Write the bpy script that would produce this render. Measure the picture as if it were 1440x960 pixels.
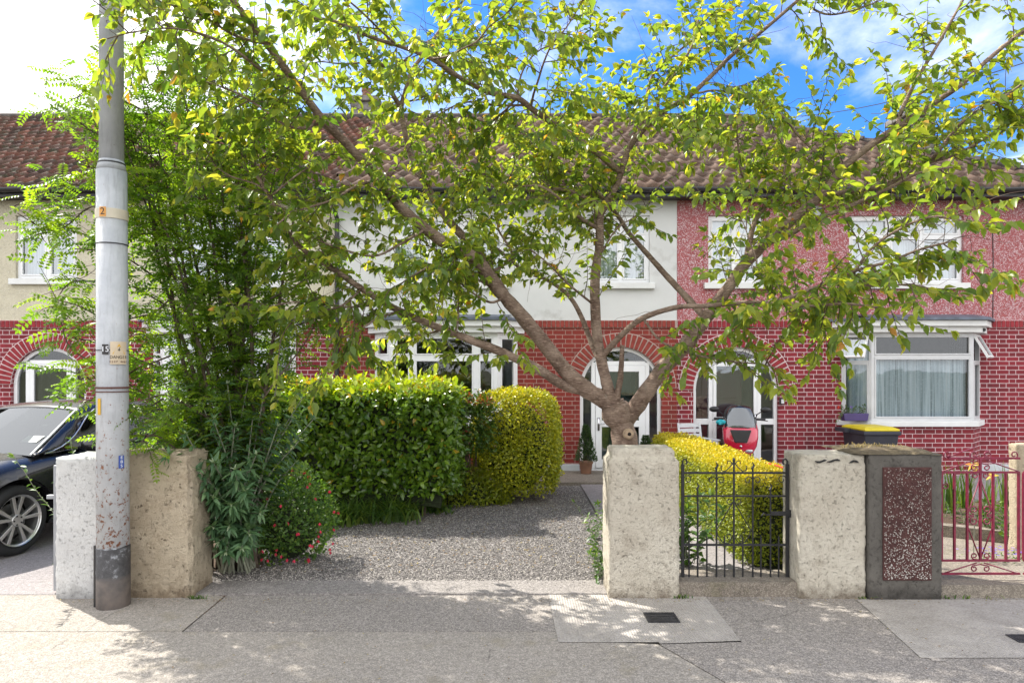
import bpy, bmesh, math, random
import numpy as np
from mathutils import Vector, Matrix, noise
R = math.radians
rng = np.random.default_rng(7)
random.seed(7)
S = bpy.context.scene
C = S.collection
for o in list(bpy.data.objects):
    bpy.data.objects.remove(o)

# ------------------------------------------------------------------ camera, sky, sun, exposure
F, CX, HZ, H = 960.0, 720.0, 520.0, 1.78
cam = bpy.data.objects.new('camera', bpy.data.cameras.new('camera'))
C.objects.link(cam)
cam.location = (0, 0, H)
cam.rotation_euler = (R(90), 0, 0)
cam.data.lens = 24.0
cam.data.sensor_width = 36.0
cam.data.shift_y = 0.0278
cam.data.clip_start = 0.05
cam.data.clip_end = 3000
S.camera = cam
S.view_settings.view_transform = 'Standard'
S.view_settings.look = 'None'
S.view_settings.gamma = 1
S.view_settings.use_curve_mapping = False
S.view_settings.exposure = 1.22
S.render.engine = 'CYCLES'
S.cycles.use_denoising = True
S.cycles.max_bounces = 8
S.cycles.diffuse_bounces = 4
S.cycles.transparent_max_bounces = 12
S.cycles.caustics_reflective = False
S.cycles.caustics_refractive = False
S.cycles.sample_clamp_indirect = 6

SUN_EL = R(50)
SUN_AZ = (-0.80, 0.60)          # where the sun stands, seen from above
w = bpy.data.worlds.new('World')
S.world = w
w.use_nodes = True
nt = w.node_tree
nt.nodes.clear()
def wn(t, **k):
    n = nt.nodes.new(t)
    for a, b in k.items():
        setattr(n, a, b)
    return n
sky = wn('ShaderNodeTexSky', sky_type='NISHITA', sun_disc=False, sun_elevation=SUN_EL,
         sun_rotation=math.atan2(SUN_AZ[0], SUN_AZ[1]) % (2 * math.pi))
sky.air_density = 1.0
sky.dust_density = 0.2
sky.ozone_density = 2.5
tint = wn('ShaderNodeMixRGB', blend_type='MULTIPLY')
tint.inputs[0].default_value = 1
tint.inputs[2].default_value = (0.27, 0.60, 1.02, 1)
tc = wn('ShaderNodeTexCoord')
sep = wn('ShaderNodeSeparateXYZ')
def wm(op, a, b=None, c=None):
    n = wn('ShaderNodeMath', operation=op)
    for i, v in enumerate((a, b, c)):
        if v is None: continue
        if isinstance(v, (int, float)): n.inputs[i].default_value = v
        else: nt.links.new(v, n.inputs[i])
    return n.outputs[0]
L = nt.links.new
L(tc.outputs['Generated'], sep.inputs[0])
zz = wm('ADD', wm('MAXIMUM', sep.outputs[2], 0.0), 0.10)
cx_ = wm('DIVIDE', sep.outputs[0], zz)
cy_ = wm('DIVIDE', sep.outputs[1], zz)
cmb = wn('ShaderNodeCombineXYZ')
L(cx_, cmb.inputs[0]); L(cy_, cmb.inputs[1])
nz = wn('ShaderNodeTexNoise')
nz.inputs['Scale'].default_value = 0.75
nz.inputs['Detail'].default_value = 9
nz.inputs['Roughness'].default_value = 0.60
nz.inputs['Distortion'].default_value = 0.35
L(cmb.outputs[0], nz.inputs['Vector'])
# thicker cloud away to the left, clear strip straight ahead, broken cloud right
bias = wm('MULTIPLY', wm('ABSOLUTE', wm('ADD', sep.outputs[0], -0.10)), 0.42)
left = wm('MULTIPLY', wm('MAXIMUM', wm('MULTIPLY', wm('ADD', sep.outputs[0], 0.30), -1.0), 0.0), 0.75)
back = wm('MULTIPLY', wm('MAXIMUM', wm('MULTIPLY', wm('ADD', sep.outputs[1], 0.10), -1.0), 0.0), 0.55)   # unseen cloud added behind the camera as bright neutral fill
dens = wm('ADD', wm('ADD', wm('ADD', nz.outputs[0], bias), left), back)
mr = wn('ShaderNodeMapRange')
mr.interpolation_type = 'SMOOTHSTEP'
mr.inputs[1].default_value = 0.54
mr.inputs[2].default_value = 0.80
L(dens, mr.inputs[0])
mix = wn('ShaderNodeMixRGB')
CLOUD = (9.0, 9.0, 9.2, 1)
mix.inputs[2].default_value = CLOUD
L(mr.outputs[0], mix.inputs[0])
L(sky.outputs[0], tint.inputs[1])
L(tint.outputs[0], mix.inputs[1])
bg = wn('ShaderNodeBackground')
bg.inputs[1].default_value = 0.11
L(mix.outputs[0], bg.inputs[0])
wo = wn('ShaderNodeOutputWorld')
L(bg.outputs[0], wo.inputs[0])

sl = bpy.data.lights.new('sun', 'SUN')
sl.energy = 4.0
sl.angle = R(0.6)
sl.color = (1.0, 0.95, 0.86)
sun = bpy.data.objects.new('sun', sl)
C.objects.link(sun)
ce = math.cos(SUN_EL)
sdir = Vector((-SUN_AZ[0] * ce, -SUN_AZ[1] * ce, -math.sin(SUN_EL)))
sun.rotation_euler = sdir.to_track_quat('-Z', 'Y').to_euler()
sun.location = (-8, 6, 12)

# ------------------------------------------------------------------ placing helpers
def P(px, py, Y):
    return Vector(((px - CX) / F * Y, Y, H - (py - HZ) / F * Y))
def X(px, Y): return (px - CX) / F * Y
def Z(py, Y): return H - (py - HZ) / F * Y
def GY(py): return F * H / (py - HZ)          # depth of a ground point at that height in the picture

ORG = {}
def thing(name, label, cat, loc=(0, 0, 0), group=None, kind=None, local=False):
    o = bpy.data.objects.new(name, None)
    C.objects.link(o)
    o.empty_display_size = 0.1
    o.location = loc
    o['label'] = label
    o['category'] = cat
    if group: o['group'] = group
    if kind: o['kind'] = kind
    ORG[o.name] = Vector((0, 0, 0)) if local else Vector(loc)
    return o
def tag(o, label, cat, group=None, kind=None):
    o['label'] = label
    if cat: o['category'] = cat
    if group: o['group'] = group
    if kind: o['kind'] = kind
    return o
def copy_tree(o, parent=None):
    c = o.copy()
    C.objects.link(c)
    if parent is not None: c.parent = parent
    for ch in list(o.children):
        copy_tree(ch, c)
    return c

class MB:
    def __init__(s):
        s.v = []; s.f = []; s.M = None
    def add(s, vs, fs):
        n = len(s.v)
        if s.M is not None: vs = [s.M @ Vector(v) for v in vs]
        s.v += [tuple(v) for v in vs]
        s.f += [tuple(i + n for i in f) for f in fs]
    def box(s, x0, x1, y0, y1, z0, z1):
        s.add([(x0, y0, z0), (x1, y0, z0), (x1, y1, z0), (x0, y1, z0), (x0, y0, z1), (x1, y0, z1), (x1, y1, z1), (x0, y1, z1)],
              [(0, 3, 2, 1), (4, 5, 6, 7), (0, 1, 5, 4), (1, 2, 6, 5), (2, 3, 7, 6), (3, 0, 4, 7)])
    def quad(s, a, b, c, d): s.add([a, b, c, d], [(0, 1, 2, 3)])
    def prism(s, poly, y0, y1):
        """poly in (x, z), extruded along y"""
        n = len(poly)
        vs = [(p[0], y0, p[1]) for p in poly] + [(p[0], y1, p[1]) for p in poly]
        s.add(vs, [tuple(range(n)), tuple(range(2 * n - 1, n - 1, -1))] + [((i + 1) % n, i, i + n, (i + 1) % n + n) for i in range(n)])
    def prismz(s, poly, z0, z1):
        """poly in (x, y), extruded along z"""
        n = len(poly)
        vs = [(p[0], p[1], z0) for p in poly] + [(p[0], p[1], z1) for p in poly]
        s.add(vs, [tuple(range(n - 1, -1, -1)), tuple(range(n, 2 * n))] + [(i, (i + 1) % n, (i + 1) % n + n, i + n) for i in range(n)])
    def tube(s, pts, rad, n=8, cap=True, jit=0.0):
        pts = [Vector(p) for p in pts]
        if not hasattr(rad, '__len__'): rad = [rad] * len(pts)
        t = (pts[1] - pts[0]).normalized()
        a = t.orthogonal().normalized()
        rings = []
        for i, p in enumerate(pts):
            tt = (pts[min(i + 1, len(pts) - 1)] - pts[max(i - 1, 0)])
            if tt.length < 1e-9: tt = t
            tt.normalize()
            a = (a - tt * a.dot(tt))
            if a.length < 1e-6: a = tt.orthogonal()
            a.normalize()
            b = tt.cross(a)
            ring = []
            for k in range(n):
                an = 2 * math.pi * k / n
                d = a * math.cos(an) + b * math.sin(an)
                r = rad[i]
                if jit: r *= 1 + jit * noise.noise((p + d * rad[i]) * (1.2 / max(rad[i], 0.02) * 0.5))
                ring.append(p + d * r)
            rings.append(ring)
        vs = [v for r in rings for v in r]
        fs = []
        for i in range(len(pts) - 1):
            for k in range(n):
                k2 = (k + 1) % n
                fs.append((i * n + k, i * n + k2, (i + 1) * n + k2, (i + 1) * n + k))
        if cap:
            fs.append(tuple(range(n - 1, -1, -1)))
            fs.append(tuple(range((len(pts) - 1) * n, len(pts) * n)))
        s.add(vs, fs)
    def lathe(s, prof, n=24, origin=(0, 0, 0)):
        """prof of (r, z) about the z axis"""
        ox, oy, oz = origin
        vs = []
        for r, z in prof:
            for k in range(n):
                an = 2 * math.pi * k / n
                vs.append((ox + r * math.cos(an), oy + r * math.sin(an), oz + z))
        fs = []
        for i in range(len(prof) - 1):
            for k in range(n):
                k2 = (k + 1) % n
                fs.append((i * n + k, i * n + k2, (i + 1) * n + k2, (i + 1) * n + k))
        fs.append(tuple(range(n - 1, -1, -1)))
        fs.append(tuple(range((len(prof) - 1) * n, len(prof) * n)))
        s.add(vs, fs)
    def grid(s, fn, nu, nv):
        """fn(u, v) with u, v in 0..1"""
        vs = [fn(i / nu, j / nv) for j in range(nv + 1) for i in range(nu + 1)]
        fs = [(j * (nu + 1) + i, j * (nu + 1) + i + 1, (j + 1) * (nu + 1) + i + 1, (j + 1) * (nu + 1) + i) for j in range(nv) for i in range(nu)]
        s.add(vs, fs)
    def ball(s, c, r, n=10, m=7):
        c = Vector(c)
        if not hasattr(r, '__len__'): r = (r, r, r)
        vs = []
        for j in range(1, m):
            ph = math.pi * j / m
            for k in range(n):
                an = 2 * math.pi * k / n
                vs.append((c.x + r[0] * math.sin(ph) * math.cos(an), c.y + r[1] * math.sin(ph) * math.sin(an), c.z + r[2] * math.cos(ph)))
        fs = [(j * n + k, (j + 1) * n + k, (j + 1) * n + (k + 1) % n, j * n + (k + 1) % n) for j in range(m - 2) for k in range(n)]
        a = len(vs)
        vs += [(c.x, c.y, c.z + r[2]), (c.x, c.y, c.z - r[2])]
        fs += [(a, k, (k + 1) % n) for k in range(n)] + [(a + 1, (m - 2) * n + (k + 1) % n, (m - 2) * n + k) for k in range(n)]
        s.add(vs, fs)
    def build(s, name, mat, parent=None, smooth=False, bevel=0, seg=2, solid=0, sub=0, world=False):
        org = ORG.get(parent.name, Vector((0, 0, 0))) if parent else Vector((0, 0, 0))
        me = bpy.data.meshes.new(name)
        me.from_pydata([(v[0] - org.x, v[1] - org.y, v[2] - org.z) for v in s.v], [], s.f)
        me.validate()
        o = bpy.data.objects.new(name, me)
        C.objects.link(o)
        me.materials.append(mat)
        if smooth: me.polygons.foreach_set('use_smooth', [True] * len(me.polygons))
        if parent:
            o.parent = parent
        ORG[o.name] = org
        if solid:
            m = o.modifiers.new('solid', 'SOLIDIFY'); m.thickness = solid; m.offset = 0
        if bevel:
            m = o.modifiers.new('bevel', 'BEVEL'); m.width = bevel; m.segments = seg; m.limit_method = 'ANGLE'; m.angle_limit = R(40)
            m.harden_normals = False
        if sub:
            m = o.modifiers.new('sub', 'SUBSURF'); m.levels = sub; m.render_levels = sub
        return o

class Each:
    """collects shapes like MB but makes every one a part of its own"""
    def __init__(s): s.l = []
    def __getattr__(s, k):
        def f(*a, **q):
            m = MB(); getattr(m, k)(*a, **q); s.l.append(m)
        return f
    def build_all(s, name, mat, parent=None, **q):
        return [m.build(name, mat, parent, **q) for m in s.l]

# ------------------------------------------------------------------ materials
def lin(c):
    return tuple(((x / 255) / 12.92 if x / 255 <= 0.04045 else ((x / 255 + 0.055) / 1.055) ** 2.4) for x in c[:3])
class NT:
    """a small node-tree writer"""
    def __init__(s, name):
        s.m = bpy.data.materials.new(name)
        s.m.use_nodes = True
        s.t = s.m.node_tree
        s.t.nodes.clear()
        s.out = s.t.nodes.new('ShaderNodeOutputMaterial')
    def n(s, t, ins=None, **k):
        n = s.t.nodes.new(t)
        for a, b in k.items(): setattr(n, a, b)
        for a, b in (ins or {}).items(): s.set(n.inputs[a], b)
        return n
    def set(s, sock, v):
        if isinstance(v, bpy.types.NodeSocket): s.t.links.new(v, sock)
        elif isinstance(v, (tuple, list)) and len(v) == 3 and sock.type == 'RGBA': sock.default_value = (*v, 1)
        else: sock.default_value = v
    def math(s, op, a, b=0.0, c=0.0):
        n = s.n('ShaderNodeMath', {0: a, 1: b, 2: c}, operation=op)
        return n.outputs[0]
    def coord(s, kind='Object', scale=(1, 1, 1), loc=(0, 0, 0), rot=(0, 0, 0)):
        c = s.n('ShaderNodeTexCoord')
        m = s.n('ShaderNodeMapping', {'Vector': c.outputs[kind], 'Scale': scale, 'Location': loc, 'Rotation': rot})
        return m.outputs[0]
    def noise(s, vec, scale, detail=4, rough=0.55, dist=0.0):
        return s.n('ShaderNodeTexNoise', {'Vector': vec, 'Scale': scale, 'Detail': detail, 'Roughness': rough, 'Distortion': dist}).outputs[0]
    def voro(s, vec, scale, feature='F1', out='Distance', rnd=1.0):
        n = s.n('ShaderNodeTexVoronoi', {'Vector': vec, 'Scale': scale, 'Randomness': rnd}, feature=feature)
        return n.outputs[out]
    def ramp(s, fac, stops, interp='LINEAR'):
        n = s.n('ShaderNodeValToRGB', {0: fac})
        e = n.color_ramp
        e.interpolation = interp
        while len(e.elements) < len(stops): e.elements.new(0.5)
        for el, (p, c) in zip(e.elements, stops):
            el.position = p
            el.color = (c, c, c, 1) if isinstance(c, (int, float)) else (*c, 1)
        return n.outputs[0]
    def mix(s, fac, a, b, mode='MIX'):
        return s.n('ShaderNodeMixRGB', {0: fac, 1: a, 2: b}, blend_type=mode).outputs[0]
    def bump(s, h, strength=0.5, dist=0.01, normal=None):
        ins = {'Height': h, 'Strength': strength, 'Distance': dist}
        if normal is not None: ins['Normal'] = normal
        return s.n('ShaderNodeBump', ins).outputs[0]
    def bsdf(s, **k):
        ins = {}
        for a, b in k.items():
            ins[{'color': 'Base Color', 'rough': 'Roughness', 'metal': 'Metallic', 'normal': 'Normal', 'spec': 'Specular IOR Level',
                 'coat': 'Coat Weight', 'coatr': 'Coat Roughness', 'trans': 'Transmission Weight', 'ior': 'IOR', 'alpha': 'Alpha',
                 'sheen': 'Sheen Weight'}[a]] = b
        return s.n('ShaderNodeBsdfPrincipled', ins).outputs[0]
    def done(s, sh, disp=None):
        s.t.links.new(sh, s.out.inputs[0])
        return s.m

def plain(name, col, rough=0.6, metal=0.0, var=0.12, scale=6.0, bump=0.0, bscale=40.0, spec=0.5, coat=0.0, dirt=None):
    t = NT(name)
    c = t.coord()
    n = t.noise(c, scale, 5)
    a = tuple(x * (1 - var) for x in col); b = tuple(min(1, x * (1 + var)) for x in col)
    colr = t.ramp(n, [(0.3, a), (0.7, b)])
    if dirt:
        d = t.ramp(t.noise(c, dirt[1], 7, 0.65), [(dirt[2], 0.0), (dirt[2] + 0.12, 1.0)])
        colr = t.mix(d, colr, dirt[0])
    k = dict(color=colr, rough=rough, metal=metal, spec=spec, coat=coat)
    if bump: k['normal'] = t.bump(t.noise(c, bscale, 5), bump, 0.01)
    return t.done(t.bsdf(**k))

def brick_mat(name, brick, brick2, mortar, mw=0.011, row=0.0757, per=0.33, bumpy=0.5):
    t = NT(name)
    c = t.n('ShaderNodeTexCoord').outputs['Object']
    sp = t.n('ShaderNodeSeparateXYZ', {0: c})
    wob = t.math('MULTIPLY', t.math('SUBTRACT', t.noise(c, 9, 3), 0.5), 0.006)
    u = t.math('ADD', t.math('ADD', t.math('ADD', sp.outputs[0], sp.outputs[1]), 200.0), wob)
    z = t.math('ADD', t.math('ADD', sp.outputs[2], 50.0), wob)
    zr = t.math('DIVIDE', z, row)
    ri = t.math('FLOOR', zr)
    zf = t.math('FRACT', zr)
    odd = t.math('MULTIPLY', t.math('MODULO', ri, 2.0), 0.5)
    up = t.math('ADD', t.math('DIVIDE', u, per), odd)
    uf = t.math('FRACT', up)
    ui = t.math('FLOOR', up)
    head = t.math('LESS_THAN', uf, 0.345)
    d1 = t.math('MULTIPLY', t.math('MINIMUM', uf, t.math('SUBTRACT', 1.0, uf)), per)
    d2 = t.math('MULTIPLY', t.math('ABSOLUTE', t.math('SUBTRACT', uf, 0.345)), per)
    dz = t.math('MULTIPLY', t.math('MINIMUM', zf, t.math('SUBTRACT', 1.0, zf)), row)
    d = t.math('MINIMUM', t.math('MINIMUM', d1, d2), dz)
    m = t.n('ShaderNodeMapRange', {0: d, 1: mw * 0.5 + 0.0012, 2: mw * 0.5 - 0.0012}).outputs[0]
    idv = t.n('ShaderNodeCombineXYZ', {0: t.math('ADD', ui, t.math('MULTIPLY', head, 0.5)), 1: ri})
    wn_ = t.n('ShaderNodeTexWhiteNoise', {'Vector': idv.outputs[0]}, noise_dimensions='3D')
    bc = t.mix(wn_.outputs[0], brick, brick2)
    grime = t.noise(c, 1.6, 6, 0.6)
    bc = t.mix(t.ramp(grime, [(0.35, 0.0), (0.75, 0.45)]), bc, tuple(x * 0.55 for x in brick))
    soot = t.ramp(t.noise(t.coord('Object', (1.6, 1.6, .5)), 1.7, 7, .7), [(0.50, 0.0), (0.72, 0.5)])
    bc = t.mix(soot, bc, (0.07, 0.025, 0.025))
    fine = t.noise(c, 90, 4)
    bc = t.mix(0.25, bc, t.ramp(fine, [(0.3, 0.03), (0.7, 0.4)]), 'OVERLAY')
    mc = t.mix(t.ramp(t.noise(c, 2.3, 5), [(0.45, 0.0), (0.8, 0.6)]), mortar, tuple(x * 0.5 for x in mortar))
    col = t.mix(m, bc, mc)
    h = t.math('ADD', t.math('MULTIPLY', m, -0.6), t.math('MULTIPLY', fine, 0.35))
    return t.done(t.bsdf(color=col, rough=0.75, spec=0.3, normal=t.bump(h, bumpy, 0.008)))

def pebble_mat(name, base, pebs, scale=70, thr=0.36, amount=0.8, rough=0.85):
    """render with small stones pressed in"""
    t = NT(name)
    c = t.coord()
    v = t.n('ShaderNodeTexVoronoi', {'Vector': c, 'Scale': scale})
    wn_ = t.n('ShaderNodeSeparateColor', {0: v.outputs['Color']})
    pc = t.ramp(wn_.outputs[0], [(i / (len(pebs)), p) for i, p in enumerate(pebs)], 'CONSTANT')
    pres = t.math('LESS_THAN', wn_.outputs[1], amount)
    patch = t.ramp(t.noise(c, 3.0, 8, 0.7), [(0.30, 0.35), (0.55, 1.0)])
    inside = t.n('ShaderNodeMapRange', {0: v.outputs['Distance'], 1: thr, 2: thr - 0.08}).outputs[0]
    f = t.math('MULTIPLY', t.math('MULTIPLY', pres, inside), patch)
    bcol = t.mix(t.noise(c, 5, 5), tuple(x * 0.75 for x in base), tuple(min(1, x * 1.2) for x in base))
    col = t.mix(f, bcol, pc)
    h = t.math('ADD', t.math('MULTIPLY', t.math('SUBTRACT', 1.0, v.outputs['Distance']), f), t.noise(c, 40, 4))
    return t.done(t.bsdf(color=col, rough=rough, spec=0.3, normal=t.bump(h, 0.7, 0.012)))

def leaf_mat(name, ramp, transl=0.45, tcol=(1.25, 1.2, 0.35), rough=0.42, spec=0.45, veins=True):
    t = NT(name)
    at = t.n('ShaderNodeAttribute', attribute_name='tint').outputs['Fac']
    col = t.ramp(at, ramp)
    geo = t.n('ShaderNodeNewGeometry')
    # undersides are paler
    pale = t.mix(0.30, col, (0.20, 0.27, 0.10))
    col2 = t.mix(geo.outputs['Backfacing'], col, pale)
    c = t.coord()
    col2 = t.mix(0.35, col2, t.ramp(t.noise(c, 60, 3), [(0.3, 0.25), (0.7, 0.75)]), 'OVERLAY')
    p = t.bsdf(color=col2, rough=rough, spec=spec)
    tc_ = t.mix(1.0, col, (*tcol,), 'MULTIPLY')
    tr = t.n('ShaderNodeBsdfTranslucent', {'Color': tc_}).outputs[0]
    mx = t.n('ShaderNodeMixShader', {0: transl, 1: p, 2: tr}).outputs[0]
    return t.done(mx)

def glass_mat(name, tintc=(0.85, 0.92, 0.95), base=0.045, rough=0.01):
    t = NT(name)
    lw = t.n('ShaderNodeLayerWeight', {'Blend': 0.35}).outputs['Fresnel']
    f = t.math('MINIMUM', t.math('ADD', t.math('MULTIPLY', lw, 0.9), base), 1.0)
    wav = t.noise(t.coord(), 2.2, 2)
    nrm = t.bump(wav, 0.03, 0.05)
    g = t.n('ShaderNodeBsdfGlossy', {'Color': (0.95, 0.98, 1.0, 1), 'Roughness': rough, 'Normal': nrm}).outputs[0]
    tr = t.n('ShaderNodeBsdfTransparent', {'Color': (*tintc, 1)}).outputs[0]
    return t.done(t.n('ShaderNodeMixShader', {0: f, 1: tr, 2: g}).outputs[0])

M = {}
M['brickA'] = brick_mat('brick_crimson_white_joint', (0.31, 0.030, 0.044), (0.19, 0.024, 0.032), (0.66, 0.52, 0.53), 0.0092)
M['brickB'] = brick_mat('brick_red_grey_joint', (0.31, 0.045, 0.032), (0.24, 0.034, 0.028), (0.44, 0.33, 0.28), 0.0075)
M['voussoir'] = plain('voussoir_brick', (0.25, 0.026, 0.034), 0.75, var=0.25, scale=14, bump=0.3, bscale=90, spec=0.3)
M['voussoirB'] = plain('voussoir_brick_dull', (0.25, 0.045, 0.034), 0.75, var=0.25, scale=14, bump=0.3, bscale=90, spec=0.3)
M['mortar'] = plain('white_mortar', (0.62, 0.50, 0.50), 0.85, var=0.1)
M['mortarB'] = plain('grey_mortar', (0.42, 0.33, 0.29), 0.85, var=0.1)
M['peb_red'] = pebble_mat('red_dash', (0.36, 0.10, 0.105), [(0.58, 0.42, 0.44), (0.46, 0.26, 0.28), (0.66, 0.52, 0.54), (0.38, 0.15, 0.16), (0.54, 0.38, 0.40), (0.42, 0.20, 0.21)], 56, 0.60, 0.92)
M['peb_cream'] = pebble_mat('cream_dash', (0.56, 0.52, 0.40), [(0.62, 0.58, 0.47), (0.50, 0.46, 0.36), (0.68, 0.65, 0.55)], 55, 0.46, 0.7)
M['render_white'] = plain('painted_render', (0.60, 0.61, 0.60), 0.8, var=0.06, scale=2, bump=0.15, bscale=50, dirt=((0.40, 0.40, 0.38), 1.2, 0.62))
M['plinth'] = plain('plinth_paint', (0.50, 0.53, 0.54), 0.8, var=0.1, bump=0.2, dirt=((0.25, 0.25, 0.23), 3, 0.6))
M['upvc'] = plain('white_upvc', (0.78, 0.79, 0.80), 0.32, var=0.03, scale=2)
M['sillp'] = plain('sill_paint', (0.68, 0.69, 0.68), 0.6, var=0.08, scale=4, bump=0.1, dirt=((0.33, 0.32, 0.30), 7, 0.66))
M['alu'] = plain('grey_aluminium_frame', (0.56, 0.57, 0.58), 0.4, var=0.06)
M['glass'] = glass_mat('window_glass')
M['glass_hi'] = glass_mat('bright_window_glass', base=0.22)
def curtain_mat():
    t = NT('pleated_net_curtain')
    c = t.n('ShaderNodeTexCoord').outputs['Object']
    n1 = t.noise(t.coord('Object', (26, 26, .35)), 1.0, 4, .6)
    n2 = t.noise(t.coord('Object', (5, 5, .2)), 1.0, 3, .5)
    col = t.ramp(n1, [(0.36, (0.26, 0.31, 0.34)), (0.48, (0.62, 0.70, 0.74)), (0.58, (0.82, 0.86, 0.88))])  # streaks for overlapping net, with the fold shading painted in
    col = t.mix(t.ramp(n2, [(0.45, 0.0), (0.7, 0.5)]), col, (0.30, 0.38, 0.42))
    lace = t.n('ShaderNodeTexVoronoi', {'Vector': c, 'Scale': 26.0}).outputs['Distance']
    col = t.mix(t.math('MULTIPLY', t.ramp(lace, [(0.25, 1.0), (0.4, 0.0)]), 0.25), col, (0.85, 0.88, 0.9))
    return t.done(t.bsdf(color=col, rough=0.9, spec=0.1))
M['curtain'] = curtain_mat()
M['room'] = plain('room_walls', (0.22, 0.20, 0.18), 0.9)
M['maroon'] = plain('maroon_door_paint', (0.13, 0.008, 0.014), 0.35, var=0.1)
M['black_plastic'] = plain('black_plastic', (0.018, 0.018, 0.020), 0.4, var=0.2)
M['gutter'] = plain('gutter_black', (0.022, 0.022, 0.025), 0.45, var=0.3, bump=0.05)
M['lead'] = plain('lead_flashing', (0.10, 0.12, 0.16), 0.5, var=0.4, scale=5, bump=0.3, bscale=12)
# ------------------------------------------------------------------ ground sheets
def ground_mat(name, a, b, spk=0.25, dark=(0.07, 0.065, 0.06), stain=0.6, bump=0.5, scale=1.0, moss=None):
    t = NT(name)
    c = t.coord()
    big = t.noise(c, 0.9, 6, 0.6)
    col = t.ramp(big, [(0.32, a), (0.68, b)])
    st = t.ramp(t.noise(c, 2.7, 8, 0.68, 0.4), [(stain, 0.0), (stain + 0.14, 0.55)])
    col = t.mix(st, col, dark)
    spots = t.ramp(t.noise(c, 11, 9, 0.8), [(0.60, 0.0), (0.70, 0.5)])
    col = t.mix(spots, col, dark)
    cr = t.n('ShaderNodeTexVoronoi', {'Vector': t.n('ShaderNodeMixRGB', {0: 0.10, 1: c, 2: t.n('ShaderNodeTexNoise', {'Vector': c, 'Scale': 3.0, 'Detail': 6.0}).outputs[1]}).outputs[0], 'Scale': 0.55}, feature='DISTANCE_TO_EDGE').outputs[0]
    crk = t.math('MULTIPLY', t.ramp(cr, [(0.0, 0.7), (0.0035, 0.0)]), t.ramp(t.noise(c, 1.1, 2), [(0.50, 0.0), (0.56, 1.0)]))
    col = t.mix(crk, col, (0.04, 0.035, 0.03))
    fine = t.noise(c, 120 * scale, 3, 0.7)
    v = t.n('ShaderNodeTexVoronoi', {'Vector': c, 'Scale': 150 * scale})
    sc = t.n('ShaderNodeSeparateColor', {0: v.outputs['Color']})
    col = t.mix(spk, col, t.ramp(sc.outputs[0], [(0.0, tuple(x * 0.35 for x in a)), (0.5, a), (0.92, tuple(min(1, x * 1.7) for x in b))]))
    med = t.noise(c, 28, 4, 0.6)
    col = t.mix(0.45, col, t.ramp(med, [(0.3, 0.3), (0.7, 0.7)]), 'OVERLAY')
    if moss:
        mm = t.ramp(t.noise(c, 3.5, 7, 0.7), [(0.55, 0.0), (0.75, 0.6)])
        col = t.mix(mm, col, moss)
    h = t.math('ADD', t.math('MULTIPLY', fine, 0.5), t.math('ADD', t.math('MULTIPLY', v.outputs['Distance'], -0.5), t.math('MULTIPLY', med, 0.6)))
    return t.done(t.bsdf(color=col, rough=0.9, spec=0.25, normal=t.bump(h, bump, 0.006)))
M['earth'] = ground_mat('earth_soil', (0.060, 0.040, 0.028), (0.11, 0.075, 0.05), 0.5, bump=1.0)
M['grassland'] = ground_mat('far_ground', (0.10, 0.11, 0.06), (0.16, 0.15, 0.10))
M['conc_pave'] = ground_mat('beige_concrete', (0.255, 0.232, 0.205), (0.32, 0.29, 0.258), 0.40, dark=(0.16, 0.14, 0.11), stain=0.60, moss=(0.21, 0.18, 0.11))
M['conc_grey'] = ground_mat('grey_concrete', (0.19, 0.175, 0.165), (0.26, 0.24, 0.225), 0.45, dark=(0.10, 0.09, 0.085), stain=0.56)
M['conc_dark'] = ground_mat('darker_paving', (0.215, 0.195, 0.18), (0.28, 0.255, 0.23), 0.55, dark=(0.08, 0.075, 0.07), stain=0.60)
M['conc_drive'] = ground_mat('drive_concrete', (0.23, 0.21, 0.21), (0.30, 0.275, 0.27), 0.3, dark=(0.10, 0.09, 0.085), stain=0.58)
M['asphalt'] = ground_mat('asphalt', (0.045, 0.045, 0.047), (0.062, 0.060, 0.060), 0.5)
M['gravel_bed'] = ground_mat('gravel_bed', (0.13, 0.12, 0.115), (0.21, 0.195, 0.185), 0.7, bump=1.2, scale=0.35)
M['step'] = ground_mat('step_concrete', (0.17, 0.145, 0.12), (0.25, 0.22, 0.18), 0.4, dark=(0.06, 0.05, 0.045), stain=0.52, moss=(0.13, 0.12, 0.06))
M['joint'] = plain('joint_dirt', (0.035, 0.03, 0.025), 0.95, var=0.4, scale=20, bump=0.3)

def sheet(name, poly, z, mat, th=0.0, kind='structure'):
    mb = MB()
    if th:
        mb.prismz(poly, z - th, z)
    else:
        mb.add([(x, y, z) for x, y in poly], [tuple(range(len(poly)))])
    o = mb.build(name, mat)
    if kind: o['kind'] = kind
    return o
def g(px, py, z=0.0):
    Y = F * (H - z) / (py - HZ)
    return ((px - CX) / F * Y, Y)
sheet('ground', [(-900, -900), (900, -900), (900, 900), (-900, 900)], -0.16, M['grassland'])
sheet('garden_ground', [(-14, 5.0), (14, 5.0), (14, 24), (-14, 24)], -0.004, M['earth'], 0.1)
sheet('road', [(-60, -7.5), (60, -7.5), (60, 2.3), (-60, 2.3)], -0.125, M['asphalt'])
sheet('kerb', [(-60, 2.3), (60, 2.3), (60, 2.44), (-60, 2.44)], 0.0, M['conc_grey'], 0.15)
xj = g(785, 903)[0]
# concrete bays of the pavement with dirt filled joints between them
sheet('pavement_bed', [(-60, 2.43), (60, 2.43), (60, 5.40), (-60, 5.40)], -0.006, M['joint'], 0.1)
YJ = GY(887.5)
def bay(name, poly, mat, z=0.0): 
    return sheet(name, poly, z, mat, 0.05)
a1, a2 = g(315, 838), g(255, 888)
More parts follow.
